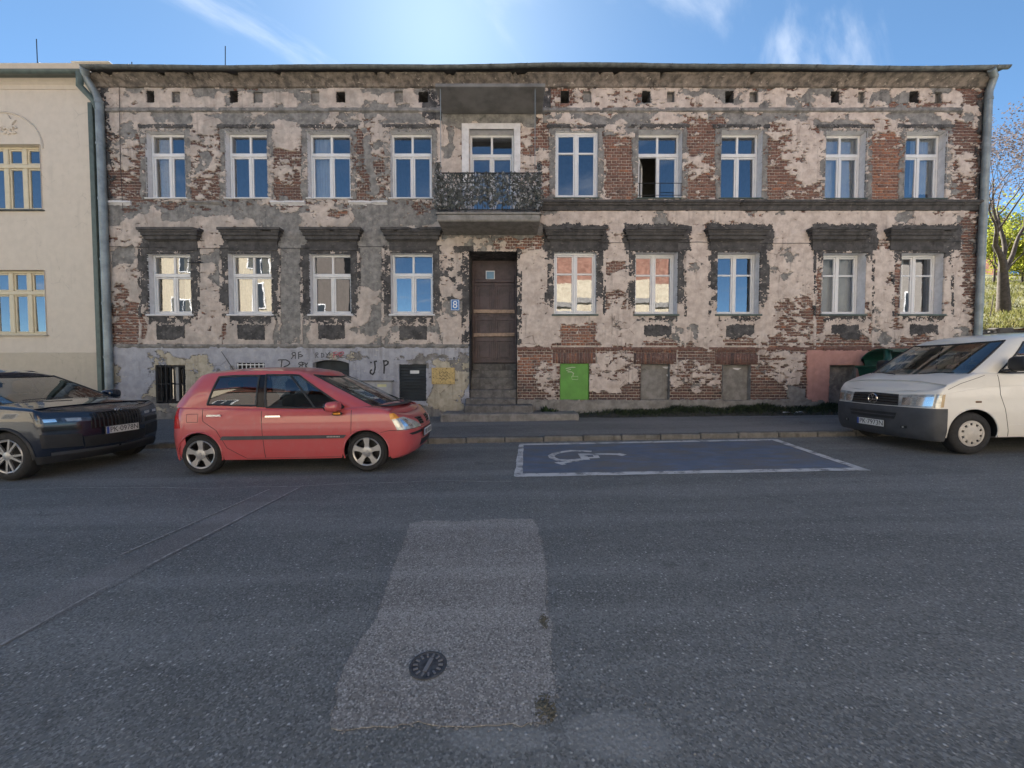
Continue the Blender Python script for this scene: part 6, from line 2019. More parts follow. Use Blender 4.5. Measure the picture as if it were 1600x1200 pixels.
        for i in range(nc - 1):
            for k in range(nq):
                quad = []
                for (ii, kk) in ((i, k), (i + 1, k), (i + 1, k + 1), (i, k + 1)):
                    p = Pm[ii][-1]; u = -1 + 2 * kk / nq; e = min(1, (p[1] / .35) ** 1.2) if p[1] > 0 else 0
                    quad.append((p[0], -p[1] * u, p[2] + cr * (1 - abs(u) ** 2.6) * e))
                body.face(quad[::-1])
        me = body.mesh('roof'); me.polygons.foreach_set('use_smooth', [True] * len(me.polygons)); me.set_sharp_from_angle(angle=R(42))
        s.roof = link('cabin_shell', me, s.root, s.paint, recentre=False)
        for bq in bpm.values():
            if bq.v: bq.build('door_pillar', M['gloss'], s.root, smooth=180, recentre=False)
        if G.get('divider'):
            for sg in (1, -1):
                pts = [s.gpt('side', G['divider'] - .06 * (1 - h), h) for h in np.linspace(.05, .9, 8)]; mb = MB(); mb.tube([(a, b * sg, c) for a, b, c in pts], .016, 6); mb.build('quarter_light_bar', M['blackplastic'], s.root, recentre=False)
        for key, g in glass.items():
            nm = 'windscreen' if key == 'windscreen' else ('rear_window' if key == 'rear' else 'side_window')
            o = g.build(nm, M['carglass'], s.root, smooth=180, recentre=False)
            # black rubber seal round the pane
            seal = MB(); ring = None
            if key.startswith('side'):
                wdw = G['win'][int(key[4])]; sg = 1 if key.endswith('l') else -1
                fa, fb, ha, hb = wdw[:4]; N = 14
                path = [(fa + (fb - fa) * t / N, ha) for t in range(N)] + [(fb, ha + (hb - ha) * t / N) for t in range(N)] + [(fb + (fa - fb) * t / N, hb) for t in range(N)] + [(fa, hb + (ha - hb) * t / N) for t in range(N + 1)]
                pts = [s.gpt('side', f, h) for f, h in path]; pts = [(a, (b + .002) * sg, c) for a, b, c in pts]
                seal.tube(pts, .014, 6)
            elif key == 'windscreen':
                h0, h1 = G['wsh']; pts = []
                qq = list(np.linspace(fq, 2, 16))
                for q in qq: p = s.gpt('front', q, h0); pts.append(p)
                for q in qq[::-1][1:]: p = s.gpt('front', q, h0); pts.append((p[0], -p[1], p[2]))
                for t in range(1, 13): p = s.gpt('front', fq, h0 + (h1 - h0) * t / 12); pts.append((p[0], -p[1], p[2]))
                for q in qq[1:]: p = s.gpt('front', q, h1); pts.append((p[0], -p[1], p[2]))
                for q in qq[::-1][1:]: p = s.gpt('front', q, h1); pts.append(p)
                for t in range(1, 13): p = s.gpt('front', fq, h1 + (h0 - h1) * t / 12); pts.append(p)
                seal.tube([(a + .003, b, c) for a, b, c in pts], .014, 6)
            if seal.v: seal.build('window_seal', M['blackplastic'], o, smooth=60, recentre=False)
        # cabin floor, dashboard and seats seen through the glass
        mb = MB(); z0 = s.P['belt'] - .12
        mb.box(G['base']['xs0'] - .05, G['base']['xs1'] - .02, -G['base']['w'] + .08, G['base']['w'] - .08, z0 - .1, z0)
        mb.bbox(G['base']['xs1'] - .45, G['base']['xs1'] + .15, -G['base']['w'] + .1, G['base']['w'] - .1, z0, s.P['belt'] + .02, .05)
        mb.build('dashboard', M['blackplastic'], s.root, recentre=False)
    def seats(s, xs_, hz):
        for x in xs_:
            for y in (-.36, .36):
                mb = MB(); mb.bbox(x - .1, x + .12, y - .23, y + .23, s.P['belt'] - .25, hz - .20, .06)
                mb.bbox(x - .09, x + .03, y - .13, y + .13, hz - .17, hz + .04, .05); mb.bbox(x - .05, x - .01, y - .05, y + .05, hz - .2, hz - .16, .01)
                mb.build('seat', M['seatcloth'], s.root, smooth=60, recentre=False)
        x = xs_[-1] + .55; pts = [(x + .12 * math.sin(t) * .5, .36 * s.P.get('drv', 1) + .18 * math.cos(t), s.P['belt'] + .04 + .17 * math.sin(t)) for t in np.linspace(0, 2 * math.pi, 22)]
        mb = MB(); mb.tube(pts, .014, 6); mb.build('steering_wheel', M['blackplastic'], s.root, recentre=False)
    # patches on the body surface
    def surf(s, key, q, z, off, side):
        p = np.array(s.pt(key, q, z)); d = .01
        if key == 'side': a = np.array(s.pt(key, q + d, z)) - p
        else:
            q2 = q + d if q < 1.98 else q - d
            a = (np.array(s.pt(key, q2, z)) - p) * (1 if q2 > q else -1)
        b = np.array(s.pt(key, q, z + d)) - p
        n = np.cross(a, b); n /= (np.linalg.norm(n) + 1e-9)
        c = p.copy()
        ref = np.array([0, 1, 0]) if key == 'side' else np.array([1 if key == 'front' else -1, .6, 0])
        if np.dot(n, ref) < 0: n = -n
        r = p + n * off
        return (r[0], r[1] * side, r[2])
    def patch(s, name, key, quad, mat, off=.006, side=-1, parent=None, n=10, m=6, thick=.012, label=None, smooth=40):
        """quad: four (q,z) corners; a panel following the body, standing proud by off"""
        A, B, C_, D = [np.array(v, float) for v in quad]; mb = MB()
        g = []
        for j in range(m + 1):
            for i in range(n + 1):
                u, v = i / n, j / m; q = (A * (1 - u) + B * u) * (1 - v) + (D * (1 - u) + C_ * u) * v
                g.append((q, s.surf(key, q[0], q[1], off, side), s.surf(key, q[0], q[1], off - thick, side)))
        W = n + 1
        mb.v = [x[1] for x in g] + [x[2] for x in g]; N = len(g)
        for j in range(m):
            for i in range(n):
                a = j * W + i; mb.f.append((a, a + 1, a + W + 1, a + W)); mb.m.append(0)
        rim = [i for i in range(W)] + [W * j + n for j in range(1, m + 1)] + [m * W + i for i in range(n - 1, -1, -1)] + [W * j for j in range(m - 1, 0, -1)]
        for k in range(len(rim)):
            a, b = rim[k], rim[(k + 1) % len(rim)]; mb.f.append((a, b, b + N, a + N)); mb.m.append(0)
        o = mb.build(name, mat, parent or s.root, smooth=smooth, recentre=False)
        if label: o['label'] = label
        return o
    def seam(s, pts, key='side', r=.0045, name='panel_gap', sides=(1, -1), mat=None, dens=10, off=-.001):
        for side in sides:
            Q = []
            for i in range(len(pts) - 1):
                for t in range(dens):
                    u = t / dens; Q.append(s.surf(key, pts[i][0] * (1 - u) + pts[i + 1][0] * u, pts[i][1] * (1 - u) + pts[i + 1][1] * u, off, side))
            Q.append(s.surf(key, pts[-1][0], pts[-1][1], off, side))
            mb = MB(); mb.tube(Q, r, 5); mb.build(name, mat or M['blackplastic'], s.body, recentre=False)
    def wheel(s, xc, side, style):
        P = s.P; Rr = P['R']; w = P['tw']; rr = P['rim']
        yo = (s.w(Rr) - .015) * side
        t = empty('wheel', (0, 0, 0), s.root); t.location = (xc, yo, Rr); t.rotation_euler = (0, 0, 0)
        sd = side     # outward
        mb = MB(); o = lambda d: -d * sd
        mb.lathe([(rr - .005, o(.02)), (rr + .012, o(.004)), (rr + .05, o(.0)), (Rr - .035, o(.008)), (Rr - .012, o(.022)), (Rr, o(.045)), (Rr, o(w - .04)), (Rr - .012, o(w - .02)), (rr, o(w))], (0, 0, 0), 'Y', 48, cap=False)
        mb.build('tyre', M['rubber'], t, smooth=50, recentre=False)
        mb = MB(); mb.lathe([(rr, o(.012)), (rr - .012, o(.010)), (rr - .022, o(.03)), (rr - .03, o(.13)), (.0, o(.13))], (0, 0, 0), 'Y', 40, cap=False)
        mb.build('rim_barrel', M['darkalloy'] if style != 'cap' else M['blackplastic'], t, smooth=50, recentre=False)
        mb = MB()
        mb.lathe([(rr + .002, o(.010)), (rr - .004, o(.004)), (rr - .020, o(.012)), (rr - .022, o(.03))], (0, 0, 0), 'Y', 48, cap=False)
        def sp(poly, d0, d1, ang):
            c, s_ = math.cos(ang), math.sin(ang); k = len(mb.v); n = len(poly)
            for dd in (d0, d1):
                for (r_, tt, dz) in poly: mb.v.append((r_ * c - tt * s_, o(dd + dz), r_ * s_ + tt * c))
            mb.f.append(tuple(range(k, k + n))); mb.m.append(mb.mat); mb.f.append(tuple(range(k + n, k + 2 * n))[::-1]); mb.m.append(mb.mat)
            for i in range(n): j = (i + 1) % n; mb.f.append((k + i, k + j, k + n + j, k + n + i)); mb.m.append(mb.mat)
        e = rr - .01
        if style == 'five':
            for k in range(5):
                a = 2 * math.pi * k / 5 + .32
                sp([(.03, -.045, .0), (.11, -.030, .004), (e, -.050, -.006), (e, .050, -.006), (.11, .030, .004), (.03, .045, .0)], .012, .045, a)
            mb.lathe([(.075, o(.05)), (.075, o(.008)), (.06, o(.004)), (.028, o(.002)), (.026, o(-.004)), (0, o(-.005))], (0, 0, 0), 'Y', 24)
        elif style == 'split':
            for k in range(5):
                a = 2 * math.pi * k / 5 + .5
                for q in (-1, 1):
                    sp([(.05, q * .01, 0), (.05, q * .045, 0), (e, q * .115, -.004), (e, q * .085, -.004)], .010, .035, a)
                sp([(e - .02, -.115, 0), (e - .02, .115, 0), (e + .004, .112, 0), (e + .004, -.112, 0)], .011, .03, a)
            mb.lathe([(.065, o(.05)), (.065, o(.012)), (.03, o(.004)), (0, o(.004))], (0, 0, 0), 'Y', 24)
        else:
            n = 10
            for k in range(n):
                a0 = 2 * math.pi * k / n
                sp([(.05, -.017, -.006), (.10, -.032, -.010), (.150, -.036, -.006), (e + .01, -.040 - .012, .004), (e + .01, .040 - .012, .004), (.150, .020, -.006), (.10, .032, -.010), (.05, .017, -.006)], .010, .024, a0)
            mb.lathe([(e + .012, o(.018)), (e + .008, o(.006)), (.168, o(.003)), (.168, o(.02))], (0, 0, 0), 'Y', 40, cap=False)
            mb.lathe([(.128, o(.03)), (.128, o(.001)), (.06, o(-.003)), (.04, o(-.008)), (0, o(-.010))], (0, 0, 0), 'Y', 30)
        mb.build('rim', M['hubcap'] if style == 'cap' else M['alloy'], t, smooth=35, recentre=False)
        return t
    def blob(s, name, c, r, mat, ex=.6, parent=None, n=14, label=None):
        mb = MB(); sg = lambda v, e: math.copysign(abs(v) ** e, v)
        rings = []
        for i in range(n + 1):
            ph = -math.pi / 2 + math.pi * i / n; k = len(mb.v)
            for j in range(2 * n):
                th = math.pi * j / n
                mb.v.append((c[0] + r[0] * sg(math.cos(ph), ex) * sg(math.cos(th), ex), c[1] + r[1] * sg(math.cos(ph), ex) * sg(math.sin(th), ex), c[2] + r[2] * sg(math.sin(ph), ex)))
            rings.append(k)
        for i in range(n):
            for j in range(2 * n): mb.f.append((rings[i] + j, rings[i] + (j + 1) % (2 * n), rings[i + 1] + (j + 1) % (2 * n), rings[i + 1] + j)); mb.m.append(0)
        o = mb.build(name, mat, parent or s.root, smooth=60, recentre=False)
        if label: o['label'] = label
        return o
    def plate(s, z, txt, w=.52, h=.114, off=.02):
        xx = s.xf(z) + off
        mb = MB(); mb.bbox(xx - .012, xx - .002, -w / 2 - .012, w / 2 + .012, z - h / 2 - .012, z + h / 2 + .012, .004); hold = mb.build('plate_holder', M['blackplastic'], s.root, recentre=False)
        mb = MB(); mb.bbox(xx - .001, xx + .004, -w / 2, w / 2, z - h / 2, z + h / 2, .002); pl = mb.build('number_plate', M['plate'], s.root, recentre=False)
        # reading direction: a viewer before the car sees +y on his right
        mb = MB(); mb.box(xx + .0041, xx + .0052, -w / 2 + .002, -w / 2 + .042, z - h / 2 + .002, z + h / 2 - .002); mb.build('blue_band', M['plateblue'], pl, recentre=False)
        if txt:
            me = text_mesh(txt, h * 1.08, .0006)
            co = np.array([v.co for v in me.vertices]); wd = co[:, 0].max() - co[:, 0].min(); sc = (w - .075) / wd
            me.transform(Matrix.Translation((xx + .0050, .022, z)) @ Matrix(((0, 0, 1, 0), (1, 0, 0, 0), (0, 1, 0, 0), (0, 0, 0, 1))) @ Matrix.Diagonal((sc, .98, 1, 1)))
            link('lettering', me, pl, M['platetext'], recentre=False)
        return pl
    def place(s, ox, oy, yaw, pitch=-math.atan(.018)):
        z = z_road(ox, oy)
        s.root.matrix_world = Matrix.Translation((ox, oy, z)) @ Matrix.Rotation(pitch, 4, 'Y') @ Matrix.Rotation(yaw, 4, 'Z')

# ------------------------------------------------------------------ red compact MPV
PR = dict(cat='car', w=[(.18, .80), (.32, .828), (.5, .838), (.62, .846), (.72, .845), (.86, .838), (1.0, .80)], taper=.05,
          xf=[(.16, 1.74), (.26, 1.84), (.4, 1.885), (.55, 1.89), (.68, 1.86), (.78, 1.78), (.88, 1.62), (.97, 1.40)],
          xr=[(.2, -1.76), (.34, -1.87), (.55, -1.89), (.75, -1.87), (.95, -1.84), (1.05, -1.80)],
          ztop=[(-1.9, 1.03), (-1.3, 1.02), (-.5, .985), (.6, .96), (1.1, .975), (1.35, .95), (1.6, .875), (1.75, .80), (1.9, .745)],
          xs0=-1.50, xs1=1.53, ayf=.50, bowf=.10, ayr=.30, bowr=.05, hubs=[(-1.30, 0), (1.18, 0)], R=.300, arch=.338, sill=.215, lip=.19, floor=.62, round=.045,
          crown=lambda x: .055 if x > .5 else .02, tw=.185, rim=.212, belt=.97, creases=((.42, .12, .005),), drv=1,
          gh=dict(base=dict(xs0=-1.48, xs1=1.02, xr=-1.82, xf=1.50, w=.795, ayf=.40, bowf=.06, ayr=.22, bowr=.03),
                  top=dict(xs0=-1.33, xs1=.06, xr=-1.54, xf=.42, w=.585, ayf=.26, bowf=.05, ayr=.16, bowr=.02),
                  fmap=([0, .45, 1], [-1.48, -.36, 1.02], [-1.33, -.42, .06]), zr=[(-1.6, 1.435), (-1.3, 1.50), (-.7, 1.535), (-.1, 1.525), (.2, 1.485), (.45, 1.43)],
                  bulge=.030, win=[(.115, .415, .09, .88), (.475, .955, .05, .90)], wsh=(.03, .97), roofcrown=.065, apillar=.45, bpillar=(.415, .475, .05, .90), divider=.83))
red = Car('red_car', 'dusty red compact five door car parked at the kerb before the left wall', PR, M['redpaint'])
red.build_tub(); red.build_gh(); red.seats([-1.02, -.12], 1.36)
for xc in (-1.30, 1.18):
    for sd in (1, -1): red.wheel(xc, sd, 'five')
for sd in (1, -1):
    # door shut lines, rub strips, handles, fuel flap, sill
    red.patch('rub_strip', 'side', [(-.97, .520), (.86, .520), (.90, .565), (-.93, .575)], M['greyplastic'], .016, sd, n=24, m=3, thick=.03)
    red.patch('door_handle', 'side', [(-1.15, .868), (-.93, .868), (-.94, .892), (-1.14, .892)], M['chrome'], .030, sd, n=6, m=3, thick=.03)
    red.patch('door_handle', 'side', [(-.28, .845), (-.05, .845), (-.06, .870), (-.27, .870)], M['chrome'], .030, sd, n=6, m=3, thick=.03)
    hl = red.patch('headlight', 'front', [(.22, .618), (1.06, .605), (.56, .80), (.10, .79)], M['lens'], .006, sd, n=14, m=8)
    red.patch('indicator_lens', 'front', [(.07, .775), (.40, .790), (.34, .865), (.02, .865)], M['amber'], .0075, sd, parent=hl, n=8, m=4)
    red.patch('lamp_reflector', 'front', [(.42, .665), (.66, .655), (.56, .765), (.36, .765)], M['chrome'], .0085, sd, parent=hl, n=6, m=4)
    red.patch('bumper_slot', 'front', [(.62, .515), (1.20, .515), (1.20, .560), (.52, .550)], M['blackplastic'], .004, sd, n=10, m=3)
    red.patch('tail_light', 'rear', [(.15, .70), (.80, .68), (.80, .98), (.30, 1.0)], M['redlens'], .005, sd, n=8, m=5)
    mr = red.blob('door_mirror', (.78, (.845 + .13) * sd, .995), (.10, .115, .075), M['redpaint'], .65)
    mb = MB(); mb.bbox(.72, .86, min(.76 * sd, .88 * sd), max(.76 * sd, .88 * sd), .945, .985, .015); mb.build('mirror_arm', M['blackplastic'], mr, recentre=False)
    red.blob('mirror_glass', (.70, .975 * sd, .995), (.03, .095, .058), M['gloss'], .6, mr, 8)
sg = red.blob('side_reflector', (.80, -.895, .885), (.075, .03, .028), M['blackplastic'], .7); red.blob('amber_lens', (.80, -.91, .888), (.06, .025, .02), M['amber'], .7, sg, 8)
red.seam([(.98, .93), (.97, .60), (.92, .30), (.86, .235)]); red.seam([(-.35, .94), (-.34, .60), (-.32, .235)]); red.seam([(.86, .235), (-.6, .235), (-.88, .40), (-1.02, .66), (-1.22, .80), (-1.24, .98)])
red.seam([(-1.58, .80), (-1.40, .80), (-1.39, .93), (-1.58, .93), (-1.58, .80)], key='side', sides=(-1,)) if False else None
red.seam([(-1.47, .79), (-1.30, .79), (-1.30, .91), (-1.47, .91), (-1.47, .79)], r=.0035, name='fuel_flap_gap', sides=(-1,))
red.seam([(1.53, .615), (1.40, .585)], r=.004)
red.seam([(0, .615), (.5, .610), (1.0, .605), (1.9, .60)], key='front', r=.004)
for sd in (1, -1):
    red.patch('grille', 'front', [(1.06, .640), (1.66, .625), (1.60, .745), (.88, .755)], M['blackplastic'], .004, sd, n=10, m=6)
    for k in range(3): red.patch('grille_bar', 'front', [(1.06 - .03 * k, .655 + .033 * k), (1.63, .645 + .036 * k), (1.63, .658 + .036 * k), (1.06 - .03 * k, .668 + .033 * k)], M['gloss'], .010, sd, n=6, m=1)
    red.patch('lower_grille', 'front', [(1.0, .30), (2.0, .29), (2.0, .385), (1.02, .40)], M['blackplastic'], .004, sd, n=12, m=4)
red.plate(.50, '', off=.030)
mb = MB(); xx = red.xf(.5) + .036
for k, y in enumerate((-.17, -.11, -.02, .05, .12, .19)): mb.box(xx, xx + .001, y - .018, y + .018, .465, .535)
mb.build('lettering', M['platetext'], red.root, recentre=False)
ap = red.gpt('side', .30, 1)
mb = MB(); mb.tube([(-1.12, -.30, 1.57), (-1.02 - .28, -.30, 1.86)], [.007, .004], 6); mb.build('aerial', M['blackplastic'], red.root, recentre=False)
def wiper(car, q0, q1, hh, side=1):
    a = Vector(car.gpt('front', q0, .03)); b = Vector(car.gpt('front', q1, hh)); a.y *= side; b.y *= side
    mb = MB(); mb.tube([a + Vector((.03, 0, .03)), (a + b) / 2 + Vector((.03, 0, .035)), b + Vector((.012, 0, .012))], .008, 5); mb.build('wiper', M['blackplastic'], car.root, recentre=False)
wiper(red, 1.9, 1.0, .10, -1); wiper(red, 1.5, .75, .10, 1)
mb = MB(); 
for i in range(20):
    q0, q1 = .45 + 1.55 * i / 20, .45 + 1.55 * (i + 1) / 20
    for sd in (1, -1):
        a, b = Vector(red.gpt('front', q0, .0)), Vector(red.gpt('front', q1, .0)); a.y *= sd; b.y *= sd
        mb.face([a + Vector((.0, 0, .03)), b + Vector((0, 0, .03)), b + Vector((.13, 0, .008)), a + Vector((.10, 0, .012))])
mb.build('cowl_panel', M['blackplastic'], red.root, smooth=60, recentre=False)
mb = MB(); w_ = .22
for k in range(9): mb.box(.62 + k * .022, .634 + k * .022, -.8625, -.8605, .535, .553)
mb.build('badge_strip', M['alloy'], red.root, recentre=False)
red.place(-3.34, 6.49, 0)

# ------------------------------------------------------------------ dark blue SUV
PB = dict(cat='car', w=[(.2, .88), (.4, .925), (.62, .94), (.85, .94), (1.0, .925), (1.12, .88)], taper=.05,
          xf=[(.18, 2.00), (.3, 2.10), (.45, 2.16), (.62, 2.18), (.8, 2.175), (.92, 2.13), (.99, 2.05), (1.04, 1.95), (1.1, 1.8)],
          xr=[(.2, -2.15), (.4, -2.30), (.7, -2.33), (1.0, -2.28), (1.1, -2.25)],
          ztop=[(-2.35, 1.10), (-1, 1.08), (.6, 1.08), (1.2, 1.10), (1.55, 1.07), (1.85, 1.03), (2.05, .985), (2.2, .945)],
          bow2=.80, xs0=-1.85, xs1=1.81, ayf=.42, bowf=.09, ayr=.30, bowr=.05, hubs=[(-1.39, 0), (1.40, 0)], R=.355, arch=.405, sill=.30, lip=.22, floor=.80, round=.05,
          crown=lambda x: .012 + .038 * max(0.0, min(1.0, (2.05 - x) / .7)) if x > .8 else .02, tw=.22, rim=.245, belt=1.08, creases=((.60, .07, .010),), lipmat=M['blackplastic'], lip_r=.024,
          matf=lambda p: 1 if p[2] < .36 and p[0] < 1.80 else 0,
          gh=dict(base=dict(xs0=-1.95, xs1=1.02, xr=-2.26, xf=1.42, w=.875, ayf=.34, bowf=.10, ayr=.25, bowr=.03),
                  top=dict(xs0=-1.75, xs1=.10, xr=-1.95, xf=.34, w=.665, ayf=.22, bowf=.05, ayr=.18, bowr=.02),
                  fmap=([0, .5, 1], [-1.95, -.35, 1.02], [-1.75, -.40, .10]), zr=[(-2, 1.54), (-1, 1.60), (-.3, 1.605), (.1, 1.565), (.4, 1.52)],
                  bulge=.025, win=[(.14, .46, .08, .9), (.52, .94, .05, .9)], wsh=(.03, .96), roofcrown=.06, apillar=.50))
suv = Car('dark_suv', 'dark blue sport utility car cut off by the left edge of the picture', PB, M['bluepaint'])
suv.build_tub(); suv.build_gh(); suv.seats([-.9, .05], 1.42)
for xc in (-1.39, 1.40):
    for sd in (1, -1): suv.wheel(xc, sd, 'split')
for sd in (1, -1):
    hl = suv.patch('headlight', 'front', [(.22, .82), (1.22, .80), (1.22, .865), (.12, .90)], M['lensdark'], .006, sd, n=14, m=5)
    suv.patch('lamp_reflector', 'front', [(.40, .835), (.62, .83), (.60, .875), (.38, .88)], M['chrome'], .008, sd, parent=hl, n=5, m=3)
    suv.patch('lamp_reflector', 'front', [(.74, .826), (.98, .82), (.98, .862), (.72, .872)], M['lens'], .008, sd, parent=hl, n=5, m=3)
    suv.patch('fog_light', 'front', [(.35, .70), (1.0, .68), (1.0, .755), (.30, .765)], M['gloss'], .006, sd, n=10, m=4)
    suv.patch('sill_cladding', 'side', [(-.97, .31), (.97, .31), (.97, .43), (-.97, .43)], M['blackplastic'], .012, sd, n=20, m=3, thick=.03)
    suv.patch('front_lip', 'front', [(0.02, .225), (2.0, .225), (2.0, .335), (.02, .335)], M['blackplastic'], .008, sd, n=30, m=3, thick=.03)
    suv.patch('side_intake', 'front', [(.30, .46), (1.02, .42), (.95, .62), (.28, .66)], M['blackplastic'], .005, sd, n=10, m=6)
    suv.patch('lower_lip', 'front', [(.50, .335), (1.95, .33), (1.95, .36), (.50, .38)], M['alloy'] if False else M['greyplastic'], .012, sd, n=16, m=2)
    gr = suv.patch('grille', 'front', [(1.20, .68), (2.0, .66), (2.0, .93), (1.22, .915)], M['gloss'], .010, sd, n=10, m=6)
    for k in range(7):
        q = 1.27 + k * .105; suv.patch('grille_bar', 'front', [(q, .69), (q + .03, .69), (q + .03, .905), (q, .905)], M['blackplastic'], .013, sd, parent=gr, n=2, m=5)
    suv.patch('lower_grille', 'front', [(1.05, .40), (2.0, .40), (2.0, .57), (1.02, .57)], M['blackplastic'], .004, sd, n=10, m=5)
    mr = suv.blob('door_mirror', (.86, 1.06 * sd, 1.17), (.11, .13, .085), M['bluepaint'], .65)
    mb = MB(); mb.bbox(.80, .92, min(.86 * sd, 1.0 * sd), max(.86 * sd, 1.0 * sd), 1.085, 1.13, .015); mb.build('mirror_arm', M['blackplastic'], mr, recentre=False)
    mb = MB(); pts = [(x, .60 * sd, z) for x, z in ((.05, 1.57), (-.12, 1.615), (-1.4, 1.63), (-1.75, 1.56))]; mb.tube(pts, .016, 6); mb.build('roof_rail', M['gloss'], suv.root, smooth=50, recentre=False)
    suv.patch('door_handle', 'side', [(-.22, .93), (.0, .93), (-.01, .955), (-.21, .955)], M['bluepaint'], .030, sd, n=5, m=2, thick=.03)
suv.seam([(.96, 1.04), (.98, .7), (.92, .42)]); suv.seam([(-.32, 1.04), (-.3, .42)]); suv.seam([(1.80, .98), (1.85, .90)])
# badge above the grille
def badge_ring(car, z, r, y=0.0, off=.012):
    xx = car.xf(z) + off; mb = MB()
    mb.tube([(xx, y + r * math.cos(t), z + r * math.sin(t)) for t in np.linspace(0, 2 * math.pi, 25)], r * .12, 6, cap=False)
    return mb, xx
zb_ = .965; mb, xx = badge_ring(suv, .94, .048, 0, .016)
# winged arrow inside the ring
mb.prism([(-.028, .915), (-.012, .915), (.002, .940), (.030, .952), (.022, .966), (-.006, .958), (-.024, .935)], 'x', xx, xx + .006)
ob_ = mb.build('front_badge', M['chrome'], suv.root, smooth=50, recentre=False)
suv.plate(.63, 'PK\u00b70978N', off=.022)
wiper(suv, 1.9, .9, .08, -1); wiper(suv, 1.4, .7, .08, 1)
suv.place(-8.70, 6.46, R(-1.5))

# ------------------------------------------------------------------ white van
PV = dict(cat='van', w=[(.2, .90), (.4, .945), (.7, .952), (1.0, .95), (1.2, .935), (1.32, .91)], taper=.035,
          xf=[(.2, 2.17), (.3, 2.25), (.5, 2.285), (.68, 2.28), (.76, 2.26), (.86, 2.24), (.96, 2.215), (1.01, 2.17), (1.05, 2.10), (1.12, 1.98), (1.22, 1.78), (1.3, 1.5)],
          xr=[(.2, -2.38), (.5, -2.44), (1.0, -2.44), (1.3, -2.42)],
          ztop=[(-2.45, 1.28), (.9, 1.28), (1.35, 1.30), (1.7, 1.22), (1.92, 1.13), (2.1, 1.045), (2.21, .99), (2.29, .97)],
          xs0=-2.2, xs1=1.955, ayf=.40, bowf=.12, ayr=.2, bowr=.02, hubs=[(-1.46, 0), (1.54, 0)], R=.335, arch=.395, sill=.27, lip=.22, floor=.9, round=.028, sup=3.4, bow2=.28,
          crown=lambda x: .06 if x > .8 else .02, tw=.215, rim=.205, belt=1.28, plastic=M['greyplastic'], creases=((.50, .12, .008),), lip_r=.010, drv=1,
          gh=dict(base=dict(xs0=-2.25, xs1=1.30, xr=-2.42, xf=1.80, w=.905, ayf=.36, bowf=.14, ayr=.18, bowr=.01),
                  top=dict(xs0=-2.15, xs1=.55, xr=-2.36, xf=.92, w=.745, ayf=.26, bowf=.07, ayr=.16, bowr=.01),
                  fmap=([0, .72, 1], [-2.25, .10, 1.30], [-2.15, .10, .55]), zr=[(-2.4, 1.86), (-1.5, 1.885), (0, 1.885), (.5, 1.86), (.95, 1.805)],
                  bulge=.045, win=[(.725, .965, -.0001 + .04, .86)], wsh=(.02, .96), roofcrown=.085, apillar=.42, rearglass=False))
van = Car('white_van', 'white panel van with grey plastic bumper parked before the pink plinth at the right edge', PV, M['vanpaint'])
van.build_tub(); van.build_gh(); van.seats([.25], 1.62)
for xc in (-1.46, 1.54):
    for sd in (1, -1): van.wheel(xc, sd, 'cap')
for sd in (1, -1):
    hl = van.patch('headlight', 'front', [(.24, .752), (1.16, .745), (1.20, .935), (.16, .972)], M['lens'], .006, sd, n=14, m=7)
    van.patch('lamp_reflector', 'front', [(.46, .775), (.76, .77), (.74, .905), (.44, .925)], M['chrome'], .008, sd, parent=hl, n=6, m=4)
    van.patch('lamp_reflector', 'front', [(.84, .77), (1.08, .768), (1.08, .89), (.82, .90)], M['chrome'], .008, sd, parent=hl, n=6, m=4)
    van.patch('indicator_lens', 'front', [(.14, .76), (.24, .758), (.20, .955), (.09, .965)], simple('pale amber lens', (.5, .36, .2), .2), .008, sd, parent=hl, n=4, m=4)
    gr = van.patch('grille', 'front', [(1.165, .748), (2.0, .745), (2.0, .955), (1.205, .94)], M['blackplastic'], .006, sd, n=10, m=6)
    for z in (.80, .845, .89): van.patch('grille_bar', 'front', [(1.20, z - .006), (2.0, z), (2.0, z + .014), (1.20, z + .006)], M['gloss'], .014, sd, parent=gr, n=8, m=1)
    van.patch('lower_grille', 'front', [(1.22, .52), (2.0, .52), (2.0, .63), (1.16, .63)], M['blackplastic'], 0.018, sd, n=10, m=4)
    van.patch('grille_bar', 'front', [(1.22, .565), (2.0, .565), (2.0, .582), (1.2, .582)], M['greyplastic'], 0.026, sd, n=8, m=1)
    bp = van.patch('bumper', 'front', [(0.0, .215), (2.0, .215), (2.0, .735), (0.0, .735)], M['greyplastic'], .012, sd, n=40, m=14, thick=.03)
    fl = van.patch('fog_light', 'front', [(.86, .385), (1.05, .38), (1.04, .425), (.86, .43)], M['blackplastic'], 0.020, sd, n=5, m=3); van.patch('lamp_lens', 'front', [(.92, .392), (1.0, .39), (1.0, .415), (.92, .418)], M['lens'], 0.024, sd, parent=fl, n=3, m=2)
    van.patch('side_repeater', 'side', [(1.44, .825), (1.52, .825), (1.52, .855), (1.44, .855)], simple('dark amber repeater', (.12, .06, .03), .3), .012, sd, n=3, m=2)
    mr = van.blob('door_mirror', (1.00, 1.08 * sd, 1.43), (.09, .13, .115), M['blackplastic'], .6)
    mb = MB(); mb.bbox(.96, 1.10, min(.86 * sd, 1.02 * sd), max(.86 * sd, 1.02 * sd), 1.30, 1.35, .015); mb.build('mirror_arm', M['blackplastic'], mr, recentre=False)
    van.patch('door_handle', 'side', [(.12, 1.06), (.34, 1.06), (.34, 1.10), (.12, 1.10)], M['blackplastic'], .03, sd, n=5, m=2, thick=.03)
van.seam([(1.16, 1.26), (1.14, .95), (1.06, .72), (.98, .28)]); van.seam([(.05, 1.26), (.05, .28)]); van.seam([(1.94, 1.04), (1.75, 1.13), (1.5, 1.21), (1.36, 1.255)], r=.004)
